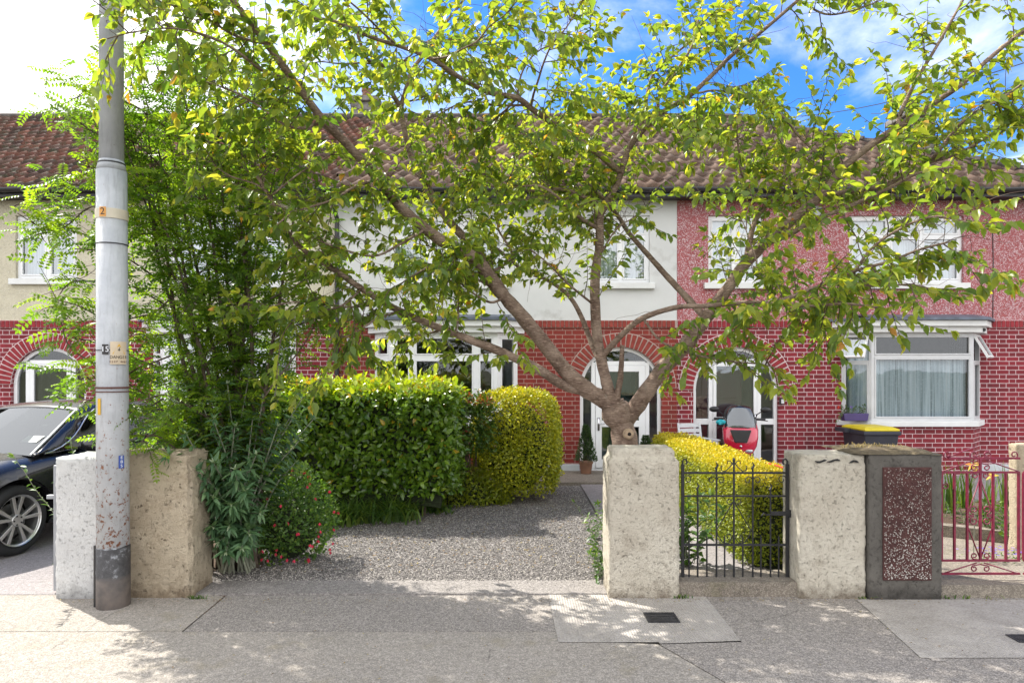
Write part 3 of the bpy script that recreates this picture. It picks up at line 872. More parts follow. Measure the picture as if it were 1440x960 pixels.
def house(name, label, x0, x1, brick, upper, vous, mort, roofm, door_cx, door_r, bay_x, up_wins, layout, bay_style, roof_clip=None, rx=None, end_right=False):
    hs = thing(name, label, 'house', ((x0 + x1) / 2, YW + 3, 0), group='terraced houses in one row')
    door_top = z_(488); zs_ = door_top - door_r
    bx0, bx1 = bay_x
    zs_sill, zs_top = 0.93, 2.40
    ops = [('a', door_cx - door_r, door_cx + door_r, 0.04, door_top), ('r', bx0 + .02, bx1 - .02, zs_sill, zs_top)]
    mb = MB(); wall_panel(mb, x0, x1, -0.02, zc - 0.01, YW, ops)
    mb.build('wall', M[brick], hs)
    ops2 = [('r', a, b, c, d) for a, b, c, d in up_wins]
    mb = MB(); wall_panel(mb, x0, x1, zc - 0.01, EAVE + .06, YW + (0.0 if upper != 'render_white' else 0.004), ops2)
    mb.build('upper_wall', M[upper], hs)
    # back and party walls so the shell is closed
    mb = MB(); mb.box(x0 + .01, x1 - .01, 18.3, 18.45, -0.02, EAVE)
    mb.box(x0 + .005, x0 + .1, YW + .2, 18.3, -.02, EAVE); mb.box(x1 - .1, x1 - .005, YW + .2, 18.3, -.02, EAVE)
    mb.build('back_wall', M['render_white'], hs)
    mb = MB()                                   # rooms behind the windows
    for (zb, zt) in ((0.02, zc - .12), (zc - .05, EAVE - .05)):
        a, b, c, d = x0 + .1, x1 - .1, YW + .125, YW + 3.6
        mb.quad((a, c, zb), (b, c, zb), (b, d, zb), (a, d, zb)); mb.quad((a, c, zt), (a, d, zt), (b, d, zt), (b, c, zt))
        mb.quad((a, d, zb), (b, d, zb), (b, d, zt), (a, d, zt)); mb.quad((a, c, zb), (a, d, zb), (a, d, zt), (a, c, zt)); mb.quad((b, d, zb), (b, c, zb), (b, c, zt), (b, d, zt))
    mb.build('room', M['room'], hs)
    soldier_spans = [(x0, bx0 - .12), (bx1 + .12, x1)]
    for a, b in soldier_spans:
        soldier(hs, a, b, M[vous], M[mort])
    arch_ring(hs, door_cx, door_r, zs_, 0.25, M[vous], M[mort])
    arch_door(hs, door_cx, door_r, 0.04, zs_, layout)
    mb = MB(); mb.box(x0, door_cx - door_r - .01, YW - .035, YW + .01, -0.02, 0.17); 
    mb.box(door_cx + door_r + .01, x1, YW - .035, YW + .01, -0.02, 0.17)
    mb.build('plinth', M['plinth'], hs, bevel=0.01)
    for i, (a, b, c, d) in enumerate(up_wins):
        big = (b - a) > 1.4
        make_window(hs, WM(a, c), b - a, d - c, [0.36, 0.64] if big else [0.5], 0.70, frame=0.06, glass='glass_hi', curtain=1)
        sill(hs, a - .08, b + .08, c, t=0.10)
    # bay
    dp = 0.34
    yb = YW - dp
    pl = [(bx0, YW - .002), (bx0 + dp, yb), (bx1 - dp, yb), (bx1, YW - .002)]
    mb = MB()
    for i in range(3):
        p, q = pl[i], pl[i + 1]
        mb.quad((p[0], p[1], -0.02), (q[0], q[1], -0.02), (q[0], q[1], zs_sill - .08), (p[0], p[1], zs_sill - .08))
    mb.build('bay_wall', M[brick], hs)
    def off(e):
        return [(bx0 - e * 1.2, YW), (bx0 + dp - e * .6, yb - e), (bx1 - dp + e * .6, yb - e), (bx1 + e * 1.2, YW)]
    mb = MB(); mb.prismz([*off(.07), (bx1, YW + .1), (bx0, YW + .1)], zs_sill - .09, zs_sill)
    bs = mb.build('bay_sill', M['sillp'], hs, bevel=0.008)
    mb = MB(); mb.prismz([*off(.10), (bx1, YW + .1), (bx0, YW + .1)], zs_top, zs_top + 0.10)
    mb.prismz([*off(.17), (bx1, YW + .1), (bx0, YW + .1)], zs_top + 0.10, zs_top + 0.20)
    mb.build('bay_cornice', M['upvc' if bay_style != 'C' else 'sillp'], hs, bevel=0.008)
    mb = MB(); mb.prismz([*off(.22), (bx1, YW + .1), (bx0, YW + .1)], zs_top + 0.202, zs_top + 0.245)
    o_ = off(.22); 
    mb.quad((o_[1][0], o_[1][1], zs_top + .246), (o_[2][0], o_[2][1], zs_top + .246), (o_[2][0] + .1, YW - .003, zs_top + .33), (o_[1][0] - .1, YW - .003, zs_top + .33))
    mb.build('bay_roof', M['lead'], hs)
    fm = 'upvc' if bay_style != 'C' else 'alu'
    hh = zs_top - zs_sill
    ang = math.atan2(-dp, dp)
    sl_ = math.hypot(dp, dp)
    fwid = bx1 - bx0 - 2 * dp
    if bay_style == 'C':
        make_window(hs, Matrix.Translation((bx0, YW, zs_sill)) @ Matrix.Rotation(ang, 4, 'Z'), sl_, hh, [], 0.67, frame=0.045, mat=fm, curtain=1, inset=0.0, open_top=((0, 1),))
        make_window(hs, WM(bx0 + dp, zs_sill, yb), fwid, hh, [], 0.73, frame=0.05, mat=fm, curtain=1, low=1, inset=0.0)
        make_window(hs, Matrix.Translation((bx1 - dp, yb, zs_sill)) @ Matrix.Rotation(-ang, 4, 'Z'), sl_, hh, [], 0.67, frame=0.045, mat=fm, inset=0.0, open_top=((0, 1),))
    else:
        make_window(hs, Matrix.Translation((bx0, YW, zs_sill)) @ Matrix.Rotation(ang, 4, 'Z'), sl_, hh, [], 0.72, frame=0.08, mat=fm, inset=0.0)
        make_window(hs, WM(bx0 + dp, zs_sill, yb), fwid, hh, [0.5] if bay_style == 'A' else [0.2, 0.8], 0.72, frame=0.075, mat=fm, curtain=1 if bay_style == 'A' else 0, inset=0.0, glass='glass_hi' if bay_style == 'A' else 'glass')
        make_window(hs, Matrix.Translation((bx1 - dp, yb, zs_sill)) @ Matrix.Rotation(-ang, 4, 'Z'), sl_, hh, [], 0.72, frame=0.08, mat=fm, inset=0.0)
    # eaves: soffit, fascia, gutter
    ax, bx = rx or (x0, x1)
    rf = roof_plane(hs, ax, bx, M[roofm], roof_clip, 0.8 if roofm == 'tileA' else 1.0)
    mb = MB(); mb.box(x0, x1, YE + .03, YW, EAVE - .10, EAVE - .08); mb.box(x0, x1, YE + .01, YE + .03, EAVE - .12, EAVE + .03)
    mb.build('eaves_board', M['gutter'], hs)
    mb = MB(); n = 8
    def gp(u, v):
        an = math.pi * v
        sag = .008 * math.sin(u * 40)
        return (x0 + u * (x1 - x0), YE - .05 - .058 * math.cos(an), EAVE + .01 - .07 * math.sin(an) + sag)
    mb.grid(gp, 30, n); mb.build('gutter', M['gutter'], hs, solid=0.005, smooth=True)
    mb = MB()
    mb.tube([(ax, YR_, ZR + .02), ((ax + (4.6 if roof_clip and end_right else bx)) / 2, YR_, ZR + .015), ((4.6 if roof_clip and end_right else bx), YR_, ZR + .02)], 0.10, 10)
    mb.build('ridge', M['ridge'], hs)
    mb = MB()                                     # rear slope
    xe = 4.6 if (roof_clip and end_right) else bx
    mb.quad((ax, YR_ + .02, ZR), (xe, YR_ + .02, ZR), (bx, 18.5, EAVE), (ax, 18.5, EAVE))
    mb.build('rear_roof', M[roofm], hs)
    return hs
M['ridge'] = plain('ridge_tile', (0.06, 0.05, 0.045), 0.9, var=0.5, scale=9, bump=0.5)

lay_B = dict(leaf=0.43, top=1.86, lock=0.80, stile=0.11, handle=-1, inner='green_coat')
lay_C = dict(leaf=0.38, top=1.90, lock=0.86, stile=0.06, mull=0.07, midrail=0.84, handle=1, inner='maroon')
lay_A = dict(leaf=0.36, top=1.88, lock=0.80, stile=0.08, handle=1, inner='maroon')
upz = (z_(398), z_(303))
HC_end = 9.9
hZ = house('terraced_house', 'next cream house of which only the rust tiled roof shows at the left edge', -15.0, -9.2 - .002, 'brickA', 'peb_cream', 'voussoir', 'mortar', 'tileA',
           -10.4, 0.64, (-14.7, -12.25), [(-10.95, -9.9, z_(392), z_(303)), (-14.5, -12.5, z_(398), z_(303))], lay_A, 'A')
hA = house('terraced_house', 'cream pebbledashed house with rust tiled roof, behind the utility pole at the left', -9.2, x_(474), 'brickA', 'peb_cream', 'voussoir', 'mortar', 'tileA',
           x_(68), 0.64, (-6.15, -3.70), [(x_(22), x_(108), z_(392), z_(303)), (-5.9, -3.9, upz[0], upz[1])], lay_A, 'A')
hB = house('terraced_house', 'middle house with pale grey rendered upper floor, behind the cherry tree', x_(474) + .002, x_(952), 'brickB', 'render_white', 'voussoirB', 'mortarB', 'tileB',
           x_(873), 0.70, (x_(527), x_(728)), [(-2.1, -0.12, upz[0], upz[1]), (1.38, 2.36, upz[0], upz[1])], lay_B, 'B')
hip_no = Vector((ZR - EAVE, 0, 0))  # filled below
p1, p2, p3 = Vector((4.6, YR_, ZR)), Vector((HC_end + .15, YE, EAVE)), Vector((4.6, YR_, 0))
no = (p2 - p1).cross(p3 - p1).normalized()
if no.x < 0: no = -no
hC = house('terraced_house', 'red pebbledashed house with crimson brick and net curtained bay, at the right', x_(952) + .002, HC_end, 'brickA', 'peb_red', 'voussoir', 'mortar', 'tileB',
           x_(1035), 0.73, (x_(1183), x_(1378)), [(x_(996), x_(1074), upz[0], upz[1]), (x_(1194), x_(1355), upz[0], upz[1])], lay_C, 'C',
           roof_clip=[(p1, no)], end_right=True, rx=(x_(952) + .002, HC_end + .2))
# hip slope and hip tiles
mb = MB(); mb.quad((4.6, YR_, ZR), (HC_end + .15, YE, EAVE), (HC_end + .15, 18.5, EAVE), (4.61, YR_ + .01, ZR))
mb.build('hip_slope', M['tileB'], hC)
mb = MB(); k = 24
for i in range(k):
    a = p1.lerp(p2, i / k); b = p1.lerp(p2, (i + 1.08) / k)
    mb.tube([a + Vector((0, 0, .035)), b + Vector((0, 0, .05))], [0.085, 0.105], 8)
mb.build('hip_tiles', M['ridge'], hC)
chimney(hC, X(1262, 13.3), X(1302, 13.3), 13.0, 13.6, 5.5, Z(172, 13.3), 1)
chimney(hB, X(497, 15.6), X(533, 15.6), 15.3, 16.0, 6.2, Z(150, 15.6), 1)
# vent bricks and wall furniture belonging to the walls
mb = MB(); mb.box(x_(488), x_(500), YW - .015, YW, z_(487), z_(475)); mb.build('air_vent', M['plinth'], hB, bevel=.003)
mb = MB(); mb.box(x_(1131), x_(1156), YW - .015, YW, z_(303), z_(290)); mb.build('air_vent', M['plinth'], hC, bevel=.003)
mb = MB(); mb.tube([(x_(1396), YW - .004, z_(447)), (x_(1396.5), YW - .004, z_(370)), (x_(1395), YW - .004, EAVE - .1)], 0.008, 6); mb.build('wall_joint', M['gutter'], hC)
# downpipe at the party wall
mb = MB(); xx = x_(475)
mb.tube([(xx, YE - .03, EAVE - .06), (xx, YE + .02, EAVE - .2), (xx, YW - .06, EAVE - .42), (xx, YW - .06, .1)], 0.038, 12)
for zz_ in (4.0, 3.0, 2.2, 1.2): mb.lathe([(.048, 0), (.048, .06)], 12, (xx, YW - .06, zz_))
mb.build('downpipe', M['gutter'], hB, smooth=False)
# small fittings on house C
t = thing('key_safe', 'small black and silver box on the brick beside the arched porch', 'key safe', (x_(1098), YW - .03, z_(564)))
mb = MB(); mb.box(x_(1095.5), x_(1101.5), YW - .05, YW - .001, z_(568), z_(559)); mb.build('body', M['black_plastic'], t, bevel=.006)
mb = MB(); mb.box(x_(1097), x_(1101), YW - .058, YW - .05, z_(567), z_(561)); mb.build('face', M['alu'], t, bevel=.003)
t = thing('security_camera', 'white security camera under the bay window cornice', 'camera', (x_(1383), YW - .2, z_(462)))
cxx, cyy, czz = X(1383, YW - .3), YW - .3, Z(463, YW - .3)
mb = MB(); mb.tube([(cxx + .06, YW - .08, czz + .04), (cxx + .03, cyy + .12, czz + .03)], 0.02, 8); mb.build('bracket', M['upvc'], t)
mb = MB(); mb.tube([(cxx + .05, cyy + .16, czz + .02), (cxx - .01, cyy - .02, czz - .01)], 0.045, 14); mb.build('body', M['upvc'], t, smooth=False)
mb = MB(); mb.tube([(cxx - .008, cyy - .015, czz - .009), (cxx - .012, cyy - .03, czz - .012)], 0.03, 14); mb.build('lens', M['black_plastic'], t)
# ------------------------------------------------------------------ gate piers
def plaster(name, a, b, stain, samt=0.60, pits=0.5, bumpd=0.02, cracks=0.5, sscale=4.0):
    t = NT(name)
    c = t.coord()
    big = t.noise(c, 2.5, 7, 0.62)
    col = t.ramp(big, [(0.33, a), (0.66, b)])
    s1 = t.ramp(t.noise(c, sscale * 1.5, 12, 0.80, 0.1), [(samt - .03, 0.0), (samt + .14, 0.6)])
    col = t.mix(s1, col, stain)
    zc_ = t.n('ShaderNodeSeparateXYZ', {0: c}).outputs[2]
    gz_ = t.math('ADD', zc_, t.math('MULTIPLY', t.math('SUBTRACT', t.noise(c, 9, 8, .75), 0.5), 0.5))
    col = t.mix(t.n('ShaderNodeMapRange', {0: gz_, 1: 0.13, 2: -0.04, 4: 0.85}).outputs[0], col, tuple(x * .7 for x in stain))
    drip = t.noise(t.coord('Object', (14, 14, 1.1)), 1.6, 6, .7)
    col = t.mix(t.ramp(drip, [(0.60, 0.0), (0.78, 0.25)]), col, stain)
    sp = t.ramp(t.noise(c, 34, 6, 0.75), [(0.58, 0.0), (0.64, 0.9)])
    sp2 = t.math('MULTIPLY', sp, t.ramp(t.noise(c, 3, 4), [(0.4, 0.2), (0.65, 1.0)]))
    col = t.mix(t.math('MULTIPLY', sp2, pits), col, tuple(x * 0.35 for x in stain))
    h = t.math('ADD', t.math('MULTIPLY', t.noise(c, 30, 10, 0.78, 0.1), 1.0), t.math('MULTIPLY', sp, -0.5))
    h = t.math('ADD', h, t.math('MULTIPLY', t.noise(c, 110, 4), 0.7))
    return t.done(t.bsdf(color=col, rough=0.88, spec=0.25, normal=t.bump(h, 0.9, bumpd)))
M['pl_cream'] = plaster('old_cream_paint', (0.60, 0.54, 0.44), (0.74, 0.69, 0.58), (0.22, 0.165, 0.115), 0.54, 0.55, 0.035)
M['pl_sand'] = plaster('sandy_roughcast', (0.54, 0.44, 0.31), (0.70, 0.60, 0.45), (0.26, 0.18, 0.11), 0.55, 1.0, 0.05)
M['pl_white'] = plaster('flaking_white_paint', (0.56, 0.56, 0.56), (0.68, 0.68, 0.67), (0.36, 0.35, 0.34), 0.64, 0.18, 0.02)
M['pl_dark'] = plaster('dark_weathered_concrete', (0.085, 0.078, 0.070), (0.14, 0.13, 0.115), (0.05, 0.045, 0.04), 0.55, 0.4, 0.01)
M['pl_moss'] = plaster('mossy_top', (0.14, 0.11, 0.07), (0.24, 0.19, 0.11), (0.07, 0.055, 0.04), 0.5, 0.5, 0.02)

def pier(name, label, x0, x1, y0, y1, h, mat, cap=0.0, capz=0.10, amp=0.010, lean=0.0, seed=0, res=0.02, group=None):
    bm = bmesh.new()
    nx, ny, nz_ = max(4, int((x1 - x0) / res)), max(4, int((y1 - y0) / res)), int((h + .12) / res)
    # six gridded faces of a box
    vid = {}
    def vert(i, j, k):
        key = (i, j, k)
        if key not in vid:
            u, v, w_ = i / nx, j / ny, k / nz_
            z = -0.12 + (h + .12) * w_
            ins = 0.0
            if cap:
                ins = cap * min(1.0, max(0.0, (z - (h - capz)) / 0.03))
            p = Vector((x0 + ins + (x1 - x0 - 2 * ins) * u + lean * z, y0 + ins + (y1 - y0 - 2 * ins) * v, z))
            cxm, cym = (x0 + x1) / 2, (y0 + y1) / 2
            d = Vector((u * 2 - 1, v * 2 - 1, 0))
            edge = (abs(d.x) > .999) + (abs(d.y) > .999) + (w_ > .999)
            nrm = Vector(((d.x if abs(d.x) > .999 else 0), (d.y if abs(d.y) > .999 else 0), (1 if w_ > .999 else 0)))
            if nrm.length: nrm.normalize()
            q = p * 1.0 + Vector((seed * 7.1, 0, 0))
            a = amp * (noise.noise(q * 4) * .45 + noise.noise(q * 14) * 0.35 + noise.noise(q * 37) * 0.55)
            if edge >= 2:
                a = a * 1.6 - amp * 1.1 - amp * 1.5 * max(0, noise.noise(q * 9))
            vid[key] = bm.verts.new(p + nrm * a)
        return vid[key]
    for i in range(nx):
        for k in range(nz_):
            for j in (0, ny):
                bm.faces.new((vert(i, j, k), vert(i + 1, j, k), vert(i + 1, j, k + 1), vert(i, j, k + 1)))
    for j in range(ny):
        for k in range(nz_):
            for i in (0, nx):
                bm.faces.new((vert(i, j, k), vert(i, j + 1, k), vert(i, j + 1, k + 1), vert(i, j, k + 1)))
    for i in range(nx):
        for j in range(ny):
            bm.faces.new((vert(i, j, nz_), vert(i + 1, j, nz_), vert(i + 1, j + 1, nz_), vert(i, j + 1, nz_)))
    bmesh.ops.recalc_face_normals(bm, faces=bm.faces)
    me = bpy.data.meshes.new(name); bm.to_mesh(me); bm.free()
    me.polygons.foreach_set('use_smooth', [True] * len(me.polygons))
    me.materials.append(mat)
    o = bpy.data.objects.new(name, me); C.objects.link(o)
    tag(o, label, 'gate pier', group)
    ORG[o.name] = Vector((0, 0, 0))
    return o
YP = 5.32
pier('gate_pier', 'flaking white painted pier left of the utility pole', X(77, YP), X(150, YP), YP, YP + .42, 1.10, M['pl_white'], amp=0.009, seed=1)
pier('gate_pier', 'rough sandy coloured pier right of the utility pole', X(160, YP), X(268, YP), YP + .02, YP + .40, 1.13, M['pl_sand'], cap=0.018, capz=0.14, amp=0.020, lean=-0.012, seed=2)
pier('gate_pier', 'stained cream pier in front of the cherry trunk', X(856, YP), X(956, YP), YP, YP + .36, 1.165, M['pl_cream'], cap=0.032, capz=0.10, amp=0.009, seed=3)
pc = pier('gate_pier', 'cream pier with chipped paint right of the black gate', X(1124, YP), X(1219, YP), YP, YP + .34, 1.12, M['pl_cream'], cap=0.006, capz=.09, amp=0.008, seed=4)
mb = Each()
for i, (a, b, c_) in enumerate(((1146, 1162, 648), (1163, 1181, 647.5), (1194, 1207, 649))):
    pts = [(X(a + (b - a) * u, YP), YP - .004, Z(c_ + 1.5 * math.sin(u * 5 + i), YP)) for u in np.linspace(0, 1, 6)]
    mb.tube(pts, [.003, .008, .009, .007, .009, .003], 6)
mb.build_all('paint_chip', M['black_plastic'], pc)
pb = pier('gate_pier', 'dark concrete pier with a pebbled panel on its front', X(1219, YP) + .004, X(1323, YP), YP - .02, YP + .52, 1.13, M['pl_dark'], amp=0.005, seed=5)
pier('gate_pier', 'sand coloured pier behind the magenta gate at the right edge', X(1430, 6.3), X(1500, 6.3), 6.3, 6.42, Z(624, 6.3), M['pl_sand'], amp=0.008, seed=8)
# rounded mossy top of the dark pier
mb = MB()
def top(u, v):
    x = X(1219, YP) - 0.10 + u * (X(1323, YP) - X(1219, YP) + 0.10)
    y = YP - .03 + v * .6
    z = 1.127 + 0.030 * math.sin(math.pi * v) ** .6 * (math.sin(math.pi * min(1, u * 1.0 + .0)) ** .4 if 0 < u < 1 else 0) + .01 * noise.noise(Vector((x * 9, y * 9, 1)))
    return (x, y, z)
mb.grid(top, 16, 16)
mb.build('coping', M['pl_moss'], pb, smooth=True)
# pebble panel: recessed maroon bed and the stones set in it
M['panel_bed'] = plain('maroon_panel_bed', (0.065, 0.024, 0.022), 0.9, var=0.35, scale=12, bump=0.6, bscale=60)
px0, px1, pz0, pz1 = X(1239, YP), X(1307, YP), Z(814, YP), Z(656, YP)
mb = MB(); mb.box(px0, px1, YP - .032, YP - .012, pz0, pz1); pp = mb.build('panel', M['panel_bed'], pb, bevel=0.004)
M['pebbles'] = tint_mat('panel_pebble', [(0, (0.07, 0.03, 0.028)), (0.50, (0.15, 0.08, 0.07)), (0.60, (0.34, 0.30, 0.27)), (1, (0.62, 0.60, 0.56))], 0.6)
r_ = np.random.default_rng(4)
n = 2600
ux, uz = r_.random(n), r_.random(n)
x = px0 + .008 + ux * (px1 - px0 - .016); z = pz0 + .01 + uz * (pz1 - pz0 - .02)
s = r_.uniform(0.0035, 0.0068, n)
ico = np.array([(0, 0, 1), (0, 0, -1), (1, 0, 0), (-1, 0, 0), (0, 1, 0), (0, -1, 0)], float)
fc = np.array([(0, 2, 4), (0, 4, 3), (0, 3, 5), (0, 5, 2), (1, 4, 2), (1, 3, 4), (1, 5, 3), (1, 2, 5)])
V = ico[None] * s[:, None, None] * r_.uniform(.6, 1.3, (n, 6, 1))
V[..., 1] *= .6
V = V + np.stack([x, np.full(n, YP - .034), z], -1)[:, None]
tn = np.clip(r_.random(n) * .75 + .42 * (0.75 - uz) * (uz < .72), 0, 1)
raw_mesh('pebbles', V.reshape(-1, 3), (fc[None] + (np.arange(n) * 6)[:, None, None]).reshape(-1, 3), M['pebbles'], np.repeat(tn, 6), pb)

# ------------------------------------------------------------------ wrought iron gates
M['iron_black'] = plain('black_gate_paint', (0.020, 0.020, 0.022), 0.5, 0.2, var=0.4, scale=20, bump=0.2)
M['iron_magenta'] = plain('magenta_gate_paint', (0.17, 0.009, 0.034), 0.4, 0.0, var=0.3, scale=20, bump=0.15, coat=0.3)
M['iron_silver'] = plain('silver_gate_paint', (0.28, 0.29, 0.31), 0.45, 0.3, var=0.2)
def spiral(cx, cz, r0, r1, a0, turns, Y, n=22):
    return [(cx + (r0 + (r1 - r0) * k / n) * math.cos(a0 + turns * 2 * math.pi * k / n), Y, cz + (r0 + (r1 - r0) * k / n) * math.sin(a0 + turns * 2 * math.pi * k / n)) for k in range(n + 1)]
YG = 5.50
gx = lambda px: X(px, YG)
gz = lambda py: Z(py, YG)
gt = thing('garden_gate', 'black wrought iron pedestrian gate between two cream piers', 'gate', (gx(1033), YG, gz(814)))
mb = MB()
for px in (960, 1107): mb.box(gx(px) - .011, gx(px) + .011, YG - .011, YG + .011, gz(815), gz(652))
for s, px in ((1, 960), (-1, 1107)):
    mb.tube([(gx(px), YG, gz(653)), (gx(px), YG, gz(648)), (gx(px) + s * .012, YG, gz(645)), (gx(px) + s * .030, YG, gz(646)), (gx(px) + s * .036, YG, gz(650)), (gx(px) + s * .026, YG, gz(652.5))], 0.0075, 8)
mb.build('stile', M['iron_black'], gt)
mb = MB()
for py, t_ in ((664.5, .008), (697, .006), (765.5, .008), (812.5, .009)): mb.box(gx(960) + .0112, gx(1107) - .0112, YG - .008, YG + .008, gz(py) - t_, gz(py) + t_)
mb.build('rail', M['iron_black'], gt)
def flame(mb, px, pyt, pyb, mat=None):
    x_0 = gx(px)
    mb.tube([(x_0, YG - .001, gz(pyb)), (x_0, YG - .001, gz(pyt + 12)), (x_0 - .004, YG, gz(pyt + 9)), (x_0 + .010, YG, gz(pyt + 5)), (x_0 - .004, YG, gz(pyt))], [.0075, .0075, .011, .008, .003], 8)
for px, pt in ((1007.5, 649), (1058.5, 649), (981, 678), (1083.5, 679)):
    mb = MB(); flame(mb, px, pt, 814); mb.build('bar', M['iron_black'], gt)
mb = MB(); mb.tube([(gx(1032), YG, gz(814)), (gx(1032), YG, gz(650)), (gx(1032), YG, gz(646)), (gx(1032), YG, gz(643))], [.0085, .0085, .013, .004], 8); mb.build('bar', M['iron_black'], gt)
for px in (969, 994, 1019, 1044.5, 1070, 1095):
    mb = MB(); mb.tube([(gx(px), YG, gz(814)), (gx(px), YG, gz(757)), (gx(px), YG, gz(752))], [.0065, .0065, .003], 6); mb.build('bar', M['iron_black'], gt)
mb = Each()
for (bx_, sg) in ((1007.5, -1), (1007.5, 1), (1058.5, -1), (1058.5, 1)):
    mb.tube(spiral(gx(bx_) + sg * .036, gz(675), .034, .010, math.pi / 2 + (math.pi / 2) * sg, -sg * 1.1, YG), .004, 6)
for px, sg in ((960, 1), (1107, -1)):
    mb.tube(spiral(gx(px) + sg * .042, gz(674), .038, .010, math.pi / 2 + (math.pi / 2) * sg, -sg * 1.1, YG), .004, 6)
for sg in (-1, 1):      # crest scrolls beside the middle bar
    mb.tube([(gx(1032), YG, gz(649)), (gx(1032) + sg * .03, YG, gz(656)), (gx(1032) + sg * .07, YG, gz(662.5)), (gx(1032) + sg * .098, YG, gz(661)), (gx(1032) + sg * .106, YG, gz(656)), (gx(1032) + sg * .095, YG, gz(654))], .0042, 6)
    mb.tube([(gx(1032) + sg * .012, YG, gz(652)), (gx(1032) + sg * .03, YG, gz(647.5)), (gx(1032) + sg * .052, YG, gz(648.5)), (gx(1032) + sg * .05, YG, gz(652))], .004, 6)
    # diamond and its feet
    mb.tube([(gx(1032), YG + .006, gz(704)), (gx(1032) + sg * .135, YG + .006, gz(744)), (gx(1032) + sg * .130, YG + .006, gz(752)), (gx(1032) + sg * .09, YG + .006, gz(762)), (gx(1032) + sg * .045, YG + .006, gz(764)), (gx(1032) + sg * .015, YG + .006, gz(757)), (gx(1032) + sg * .03, YG + .006, gz(750)), (gx(1032) + sg * .055, YG + .006, gz(752)), (gx(1032) + sg * .05, YG + .006, gz(757))], .0042, 6)
    mb.tube(spiral(gx(1032) + sg * .035, gz(704), .030, .010, math.pi / 2 - math.pi / 2 * sg + math.pi, sg * 1.0, YG), .004, 6)
mb.build_all('scroll', M['iron_black'], gt)
mb = MB(); mb.box(gx(1083), gx(1112), YG - .026, YG - .012, gz(723.5), gz(718)); mb.tube([(gx(1083), YG - .02, gz(722)), (gx(1076), YG - .03, gz(722.5)), (gx(1072), YG - .03, gz(720)), (gx(1069), YG - .03, gz(724))], .007, 6)
mb.box(gx(1104), gx(1111), YG - .03, YG - .005, gz(726), gz(716)); mb.build('latch', M['iron_black'], gt, bevel=.002)

YM = 5.48
mx = lambda px: X(px, YM)
mz = lambda py: Z(py, YM)
def magenta_gate():
    gt = thing('driveway_gate', 'magenta painted scrolled iron gate beside the dark pebbled pier', 'gate', (mx(1324), YM, mz(806)), group='magenta gate leaves')
    mb = MB()
    for a, b, py, t_ in ((1324, 1434, 663.7, .008), (1334, 1434, 644, .008), (1324, 1434, 787.5, .008), (1324, 1434, 806, .008)):
        mb.box(mx(a), mx(b), YM - .007, YM + .007, mz(py) - t_, mz(py) + t_)
    mb.build('rail', M['iron_magenta'], gt)
    for px in (1324, 1342, 1360, 1378.5, 1396.5, 1414.5, 1432.5):
        mb = MB(); mb.box(mx(px) - .0085, mx(px) + .0085, YM - .0085, YM + .0085, mz(787), mz(664 if px != 1378.5 else 645)); mb.build('bar', M['iron_magenta'], gt, bevel=.002)
    mb = Each(); xm = mx(1378.5); r0 = .0055
    for sg in (-1, 1):
        mb.tube([(xm, YM, mz(672)), (xm + sg * .10, YM, mz(722)), (xm + sg * .108, YM, mz(730)), (xm + sg * .10, YM, mz(740)), (xm, YM, mz(786))], r0, 6)
        for zz_, up in ((716, 1), (732, -1)):
            mb.tube([(xm + sg * .10, YM, mz(722 if up > 0 else 727)), (xm + sg * .07, YM, mz(724.5))] + spiral(xm + sg * .050, mz(zz_), .036, .012, -math.pi / 2 * up, sg * up * 1.15, YM), r0, 6)
        for zz_, up, dx in ((639, 1, .052), (657, -1, .05), (668, -1, .04), (781, 1, .048), (799, -1, .048)):
            mb.tube([(xm, YM, mz(zz_ + 6 * up))] + spiral(xm + sg * dx, mz(zz_), .036 if zz_ == 639 else .026, .010, -math.pi / 2 * up, sg * up * 1.15, YM), r0, 6)
        # corner volutes
        xe = mx(1324) if sg < 0 else mx(1434)
        mb.tube([(xm + sg * .02, YM, mz(643)), (xm + sg * .05, YM, mz(640 if sg < 0 else 641))], r0, 6)
        mb.tube(spiral(xe - sg * .045, mz(639), .032, .010, -math.pi / 2, sg * 1.15, YM), r0, 6)
        mb.tube([(xe - sg * .01, YM, mz(806)), (xm + sg * .03, YM, mz(791))], r0, 6)
        mb.tube([(xe, YM, mz(663)), (xm + sg * .05, YM, mz(647))], r0, 6)
    mb.tube([(mx(1332), YM, mz(643)), (mx(1352), YM, mz(635)), (mx(1371), YM, mz(628.5))], r0, 6)
    mb.tube(spiral(mx(1329), mz(683), .028, .010, math.pi / 2, -1.2, YM), r0, 6)
    mb.build_all('scroll', M['iron_magenta'], gt, smooth=True)
    return gt
mg = magenta_gate()
m2 = copy_tree(mg); m2.location = mg.location + Vector((mx(1434) - mx(1324) + .03, 0, 0))
m2['label'] = 'next magenta iron gate leaf, cut off by the right edge'
